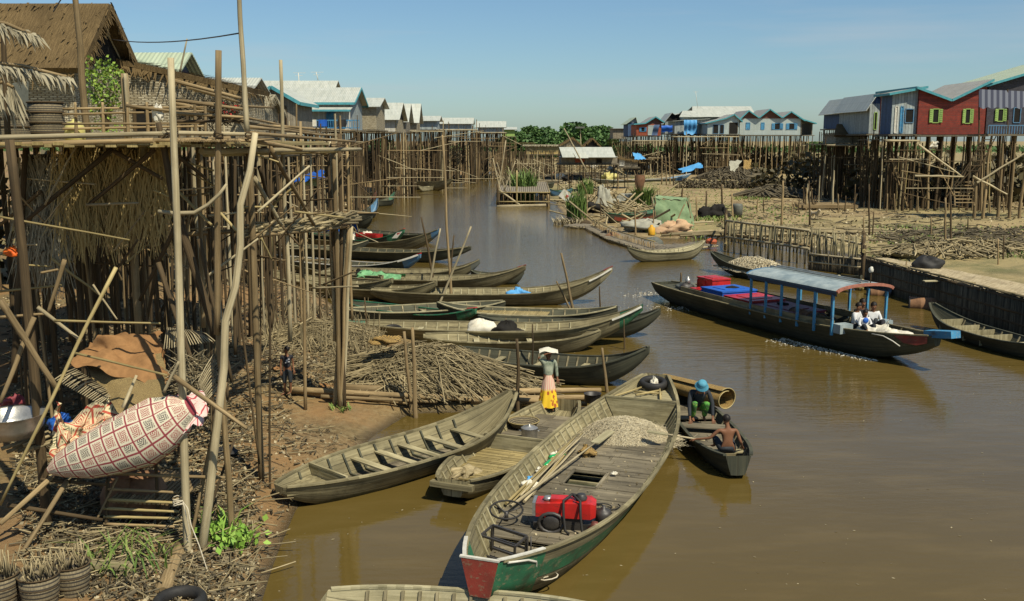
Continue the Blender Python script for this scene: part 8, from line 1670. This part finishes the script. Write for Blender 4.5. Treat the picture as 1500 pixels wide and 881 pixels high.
    if skirt:
        mat, zh, wd = skirt; c0 = V_['pelvis'] + Vector((0, 0, .10 * S)); mid_ = (V_['anL'] + V_['anR']) / 2; mb = MB(); P = []
        for i in range(12):
            f = i / 11; c = c0.lerp(Vector((mid_.x, mid_.y, zh)), f); r_ = (.115 + (wd - .115) * f ** .8) * S
            P.append([c + Vector((r_ * (1.1 if f < .3 else 1) * math.cos(a), r_ * .85 * math.sin(a), 0)) * (1 + .09 * f * math.sin(a * 7 + f * 2)) * 1.0 + c * 0 if False else c + Vector((r_ * math.cos(a), r_ * .85 * math.sin(a), 0)) * (1 + .10 * f * math.sin(a * 7 + f * 2)) for a in [j * 6.2832 / 42 for j in range(42)]])
        mb.grid(P, lambda i, j: (j / 42, i / 11), True, True); mb.build('skirt', M[mat], t, local=True)
    # hair
    mb = MB(); c = hd + up * .045 * S - fw * .012 * S; P = []
    for i in range(9):
        ph = math.pi * .5 * (i / 8) * (1.25 if hair == 'short' else 1.35); row = []
        for j in range(18):
            a = j * 6.2832 / 18; front = math.cos(a); p_ = min(ph, 1.15) if front > .35 else ph
            row.append(c + up * math.cos(p_) * .108 * S + (fw * math.cos(a) * .100 + sd * math.sin(a) * .092) * math.sin(p_) * S)
        P.append(row)
    mb.grid(P, None, True, True)
    if hair == 'long': mb.ellipsoid(hd - fw * .075 * S - up * .06 * S, .06 * S, .05 * S, .11 * S, 10, 8)
    mb.build('hair', M['hair'], t, local=True)
    for sg in (-1, 1):
        mb = MB(); mb.ellipsoid(hd + fw * .086 * S + sd * sg * .03 * S + up * .015 * S, .011 * S, .008 * S, .008 * S, 8, 5); mb.build('eye', M['dark'], t, local=True)
    mb = MB(); mb.ellipsoid(hd + fw * .083 * S - up * .048 * S, .022 * S, .008 * S, .006 * S, 8, 5); mb.build('mouth', M['maroon'], t, local=True)
    if hat:
        mb = MB(); Mh = Matrix((sd, fw, up)).transposed(); ch = hd + up * .06 * S; prof = [(.165, -.05), (.15, -.02), (.112, .01), (.11, .06), (.09, .10), (.04, .115), (0, .118)]
        mb.grid([[ch + Mh @ Vector((a * S * math.cos(6.283 * j / 20), a * S * math.sin(6.283 * j / 20), z * S)) for j in range(20)] for a, z in prof], None, True, True); mb.build('hat', M[hat], t, local=True)
    return t
def stand(S, **k):
    J = dict(pelvis=(0, 0, .92 * S), chest=(0, .0, 1.25 * S), neck=(0, -.01 * S, 1.45 * S), head=(0, .02 * S, 1.58 * S), shL=(-.17 * S, 0, 1.39 * S), shR=(.17 * S, 0, 1.39 * S), elL=(-.21 * S, -.02, 1.12 * S), elR=(.21 * S, -.02, 1.12 * S), wrL=(-.22 * S, .06 * S, .88 * S), wrR=(.22 * S, .06 * S, .88 * S),
             hipL=(-.09 * S, 0, .88 * S), hipR=(.09 * S, 0, .88 * S), knL=(-.10 * S, .02 * S, .48 * S), knR=(.10 * S, .02 * S, .48 * S), anL=(-.10 * S, -.02 * S, .075 * S), anR=(.10 * S, -.02 * S, .075 * S)); J.update(k); return J
def motif(name, c1, c2, c3, sc):
    m, nt, p = newmat(name); tco = nd(nt, 'ShaderNodeTexCoord'); v = nd(nt, 'ShaderNodeTexVoronoi', i_Scale=sc); nt.links.new(tco.outputs['Object'], v.inputs['Vector']); n = nd(nt, 'ShaderNodeTexNoise', i_Scale=sc * .6, i_Detail=3.0); nt.links.new(tco.outputs['Object'], n.inputs['Vector'])
    c = mix(nt, rng(nt, v.outputs['Distance'], .25, .32), c2, c1); nt.links.new(mix(nt, rng(nt, n.outputs[0], .52, .56), c, c3), p.inputs['Base Color']); p.inputs['Roughness'].default_value = .8; return m
def skirtmat():
    m, nt, p = newmat('pink_yellow_skirt'); uv = nd(nt, 'ShaderNodeUVMap'); sp = nd(nt, 'ShaderNodeSeparateXYZ'); nt.links.new(uv.outputs[0], sp.inputs[0])
    w_ = nd(nt, 'ShaderNodeTexWave', i_Scale=6.0, i_Distortion=2.0); nt.links.new(uv.outputs[0], w_.inputs[0]); mp_ = nd(nt, 'ShaderNodeMapping'); mp_.inputs['Scale'].default_value = (14, 6, 1); nt.links.new(uv.outputs[0], mp_.inputs[0]); v = nd(nt, 'ShaderNodeTexVoronoi', i_Scale=1.0); nt.links.new(mp_.outputs[0], v.inputs[0])
    pk = mix(nt, rng(nt, w_.outputs[0], .3, .7), (.62, .30, .24), (.66, .52, .36)); ye = mix(nt, rng(nt, v.outputs['Distance'], .35, .42), (.40, .10, .02), (.78, .50, .02)); nt.links.new(mix(nt, rng(nt, sp.outputs[1], .42, .5), pk, ye), p.inputs['Base Color']); p.inputs['Roughness'].default_value = .8; return m
M['skirt'] = skirtmat(); M['green_print'] = motif('green_print_cloth', (.08, .28, .04), (.42, .45, .10), (.05, .12, .03), 16); M['girlshirt'] = cloth('pale_green_shirt', (.36, .38, .28), (.10, .13, .09), .8, sc=5); M['darkshirt'] = cloth('charcoal_shirt', (.035, .04, .045), (.02, .022, .025), .8); M['blackshirt'] = cloth('black_shirt', (.02, .02, .025), (.03, .03, .035), .8); M['hatblue'] = cloth('turquoise_hat', (.10, .32, .42), (.05, .20, .29), .7); M['whiteshirt'] = cloth('white_shirt', (.66, .66, .64), (.5, .5, .5), .7)
# girl standing at the stern of the small boat, shading her eyes, white cloth on her head
gp = atz(803, 601, .2); S = .86
J = stand(S, shR=(.16 * S, .02, 1.38 * S), elR=(.31 * S, .17 * S, 1.50 * S), wrR=(.12 * S, .21 * S, 1.62 * S), handR=(-1, -.1, .25), elL=(-.23 * S, -.03, 1.12 * S), wrL=(-.24 * S, .05, .90 * S), face=(-.1, 1, -.1))
girl = person('girl in pale green shirt and pink and yellow skirt shading her eyes with one hand', gp, R(188), J, S, 'girlshirt', None, 1, 'long', skirt=('skirt', .09, .27))
hz = gp.z + 1.70 * S; mb = MB(); P = [[gp + Vector((-.22 + .44 * j / 8, -.20 + .40 * i / 8, 1.715 * S + .035 - .10 * abs(i / 8 - .5) - .16 * abs(j / 8 - .45) ** 1.5 + .02 * math.sin(i + j))) for j in range(9)] for i in range(9)]; mb.grid(P)
single(mb, 'head_cloth', M['whitesack'], "stiff white cloth lying on the standing girl's head", 'cloth', gp + Vector((0, 0, hz - gp.z)))
# boy on the logs
bp = G(422, 580, False); bp.z = max(bp.z, .2) + .03; S = .68
J = stand(S, face=(1, .25, 0)); boy = person('small boy in black T-shirt and shorts standing barefoot on the logs', bp, R(200), J, S, 'blackshirt', 'darkshirt', 0, 'short', lower=.15)
J2 = None
mb = MB(); 
for k in range(5): mb.box((.03 * math.cos(k * 2.5), .150 * .70, .80 + .02 * k), .05, .012, .022)
mb.build('shirt_print', M['whiteshirt'], boy, local=True)
# woman squatting in the canoe
wp_ = D_['w'](.33, -.02, .27); S = .95
J = dict(pelvis=(0, -.12, .24), chest=(0, .10, .58), neck=(0, .22, .74), head=(0, .30, .84), face=(0, 1, -.75), shL=(-.19, .14, .70), shR=(.19, .14, .70), elL=(-.27, .28, .42), elR=(.27, .28, .42), wrL=(-.24, .42, .14), wrR=(.27, .44, .14), handL=(0, .5, -.5), handR=(.1, .5, -.5),
         hipL=(-.11, -.08, .26), hipR=(.11, -.08, .26), knL=(-.14, .30, .46), knR=(.14, .30, .48), anL=(-.13, .06, .08), anR=(.13, .06, .08), footL=(0, 1, 0), footR=(0, 1, 0))
person('woman in dark shirt, green patterned trousers and turquoise hat squatting in the canoe', wp_, D_['rz'] - R(90), J, S, 'darkshirt', 'green_print', 1, 'short', 'hatblue', lower=.95)
mb = MB(); mb.beam(D_['loc'](.44, -.5, .31), D_['loc'](.49, .42, .31), .32, .03); mb.build('loose_board', M['deck'], D_['root'], local=True)
# shirtless boy sitting at the near end with the paddle
sp_ = D_['w'](.84, .0, .22); S = .86
J = dict(pelvis=(0, 0, .14), chest=(0, .05, .44), neck=(0, .05, .60), head=(-.02, .08, .72), face=(-.4, 1, -.1), shL=(-.17, .04, .54), shR=(.17, .04, .54), elL=(-.36, .06, .36), elR=(.25, -.04, .30), wrL=(-.60, .20, .30), wrR=(.33, .12, .16), hipL=(-.1, .05, .13), hipR=(.1, .05, .13), knL=(-.18, .38, .30), knR=(.16, .38, .28), anL=(-.12, .55, .06), anR=(.14, .55, .06))
ry_ = D_['rz'] + R(90)
sb = person('shirtless boy with dark hair sitting at the near end of the canoe holding the paddle', sp_, ry_, J, S, None, 'darkshirt', 0, 'short')
hand = sp_ + Matrix.Rotation(ry_, 3, 'Z') @ Vector((-.66, .25, .30)); tip = atz(948, 632, .62); t = thing('paddle', 'long pale wooden paddle reaching from the shirtless boy to the motor boat', 'paddle', hand)
d = (tip - hand).normalized(); bpole('shaft', t, hand - d * .25, hand.lerp(tip, .6), .02, 'pole_pale', 0, 4, .05); mb = MB(); mb.beam(hand.lerp(tip, .55), tip, .13, .025); mb.build('blade', M['boat_pale'], t)
# passengers
def sitp(label, t, y, z, yaw, S, top, bottom, sl=1, **k):
    J = dict(pelvis=(0, 0, .12), chest=(0, .04, .43), neck=(0, .05, .59), head=(0, .09, .72), face=(0, 1, -.15), shL=(-.17, .04, .53), shR=(.17, .04, .53), elL=(-.24, .12, .30), elR=(.24, .12, .30), wrL=(-.15, .32, .24), wrR=(.15, .32, .24), hipL=(-.1, .05, .12), hipR=(.1, .05, .12), knL=(-.2, .40, .36), knR=(.2, .40, .36), anL=(-.1, .52, .06), anR=(.1, .52, .06))
    J = {a: tuple(c * S for c in b) if a != 'face' else b for a, b in J.items()}
    return person(label, V['w'](t, y, z), yaw, J, S, top, bottom, sl, 'short', lower=.6, **k)
sitp('passenger in dark clothes sitting under the roof end, farthest back', .775, .2, .62, R(200), 1.15, 'blackshirt', 'darkshirt'); sitp('passenger with pale jacket sitting beside the last roof post', .792, -.22, .64, R(230), 1.05, 'whiteshirt', 'darkshirt'); sitp('passenger in white and dark shirt behind the pale jacket', .80, .35, .64, R(180), 1.05, 'whiteshirt', 'blackshirt')
ch = sitp('child in white shirt with blue front sitting on the open fore deck', .822, -.28, .66, R(190), .85, 'whiteshirt', 'darkshirt'); mb = MB(); mb.ellipsoid((0, .13 * .9, .40), .10, .05, .09, 10, 6); mb.build('blue_front', M['bluetarp'], ch, local=True)
# small pale dog on the right bank
c = G(1193, 322); S = 1.5; t = thing('dog', 'small pale dog standing on the dry ground of the right bank', 'dog', c, R(200)); P_ = [(0, -.2, .34), (0, 0, .33), (0, .2, .36), (0, .3, .44), (0, .37, .50), (0, .47, .47), (0, -.28, .4), (0, -.36, .5)]; E_ = [(0, 1), (1, 2), (2, 3), (3, 4), (4, 5), (0, 6), (6, 7)]; R__ = [.075, .07, .085, .05, .055, .025, .02, .012]
for sx in (-1, 1):
    b = len(P_); P_ += [(sx * .06, .2, .22), (sx * .06, .18, .12), (sx * .06, .2, .02), (sx * .06, -.18, .24), (sx * .06, -.24, .13), (sx * .06, -.2, .02), (sx * .035, .36, .58)]; R__ += [.035, .022, .022, .045, .022, .022, .012]; E_ += [(2, b), (b, b + 1), (b + 1, b + 2), (0, b + 3), (b + 3, b + 4), (b + 4, b + 5), (4, b + 6)]
M['dogfur'] = cloth('dog_fur', (.5, .42, .28), (.32, .25, .16), .9); eval_skin('body', [Vector(p) * S for p in P_], E_, [x * S for x in R__], M['dogfur'], t)
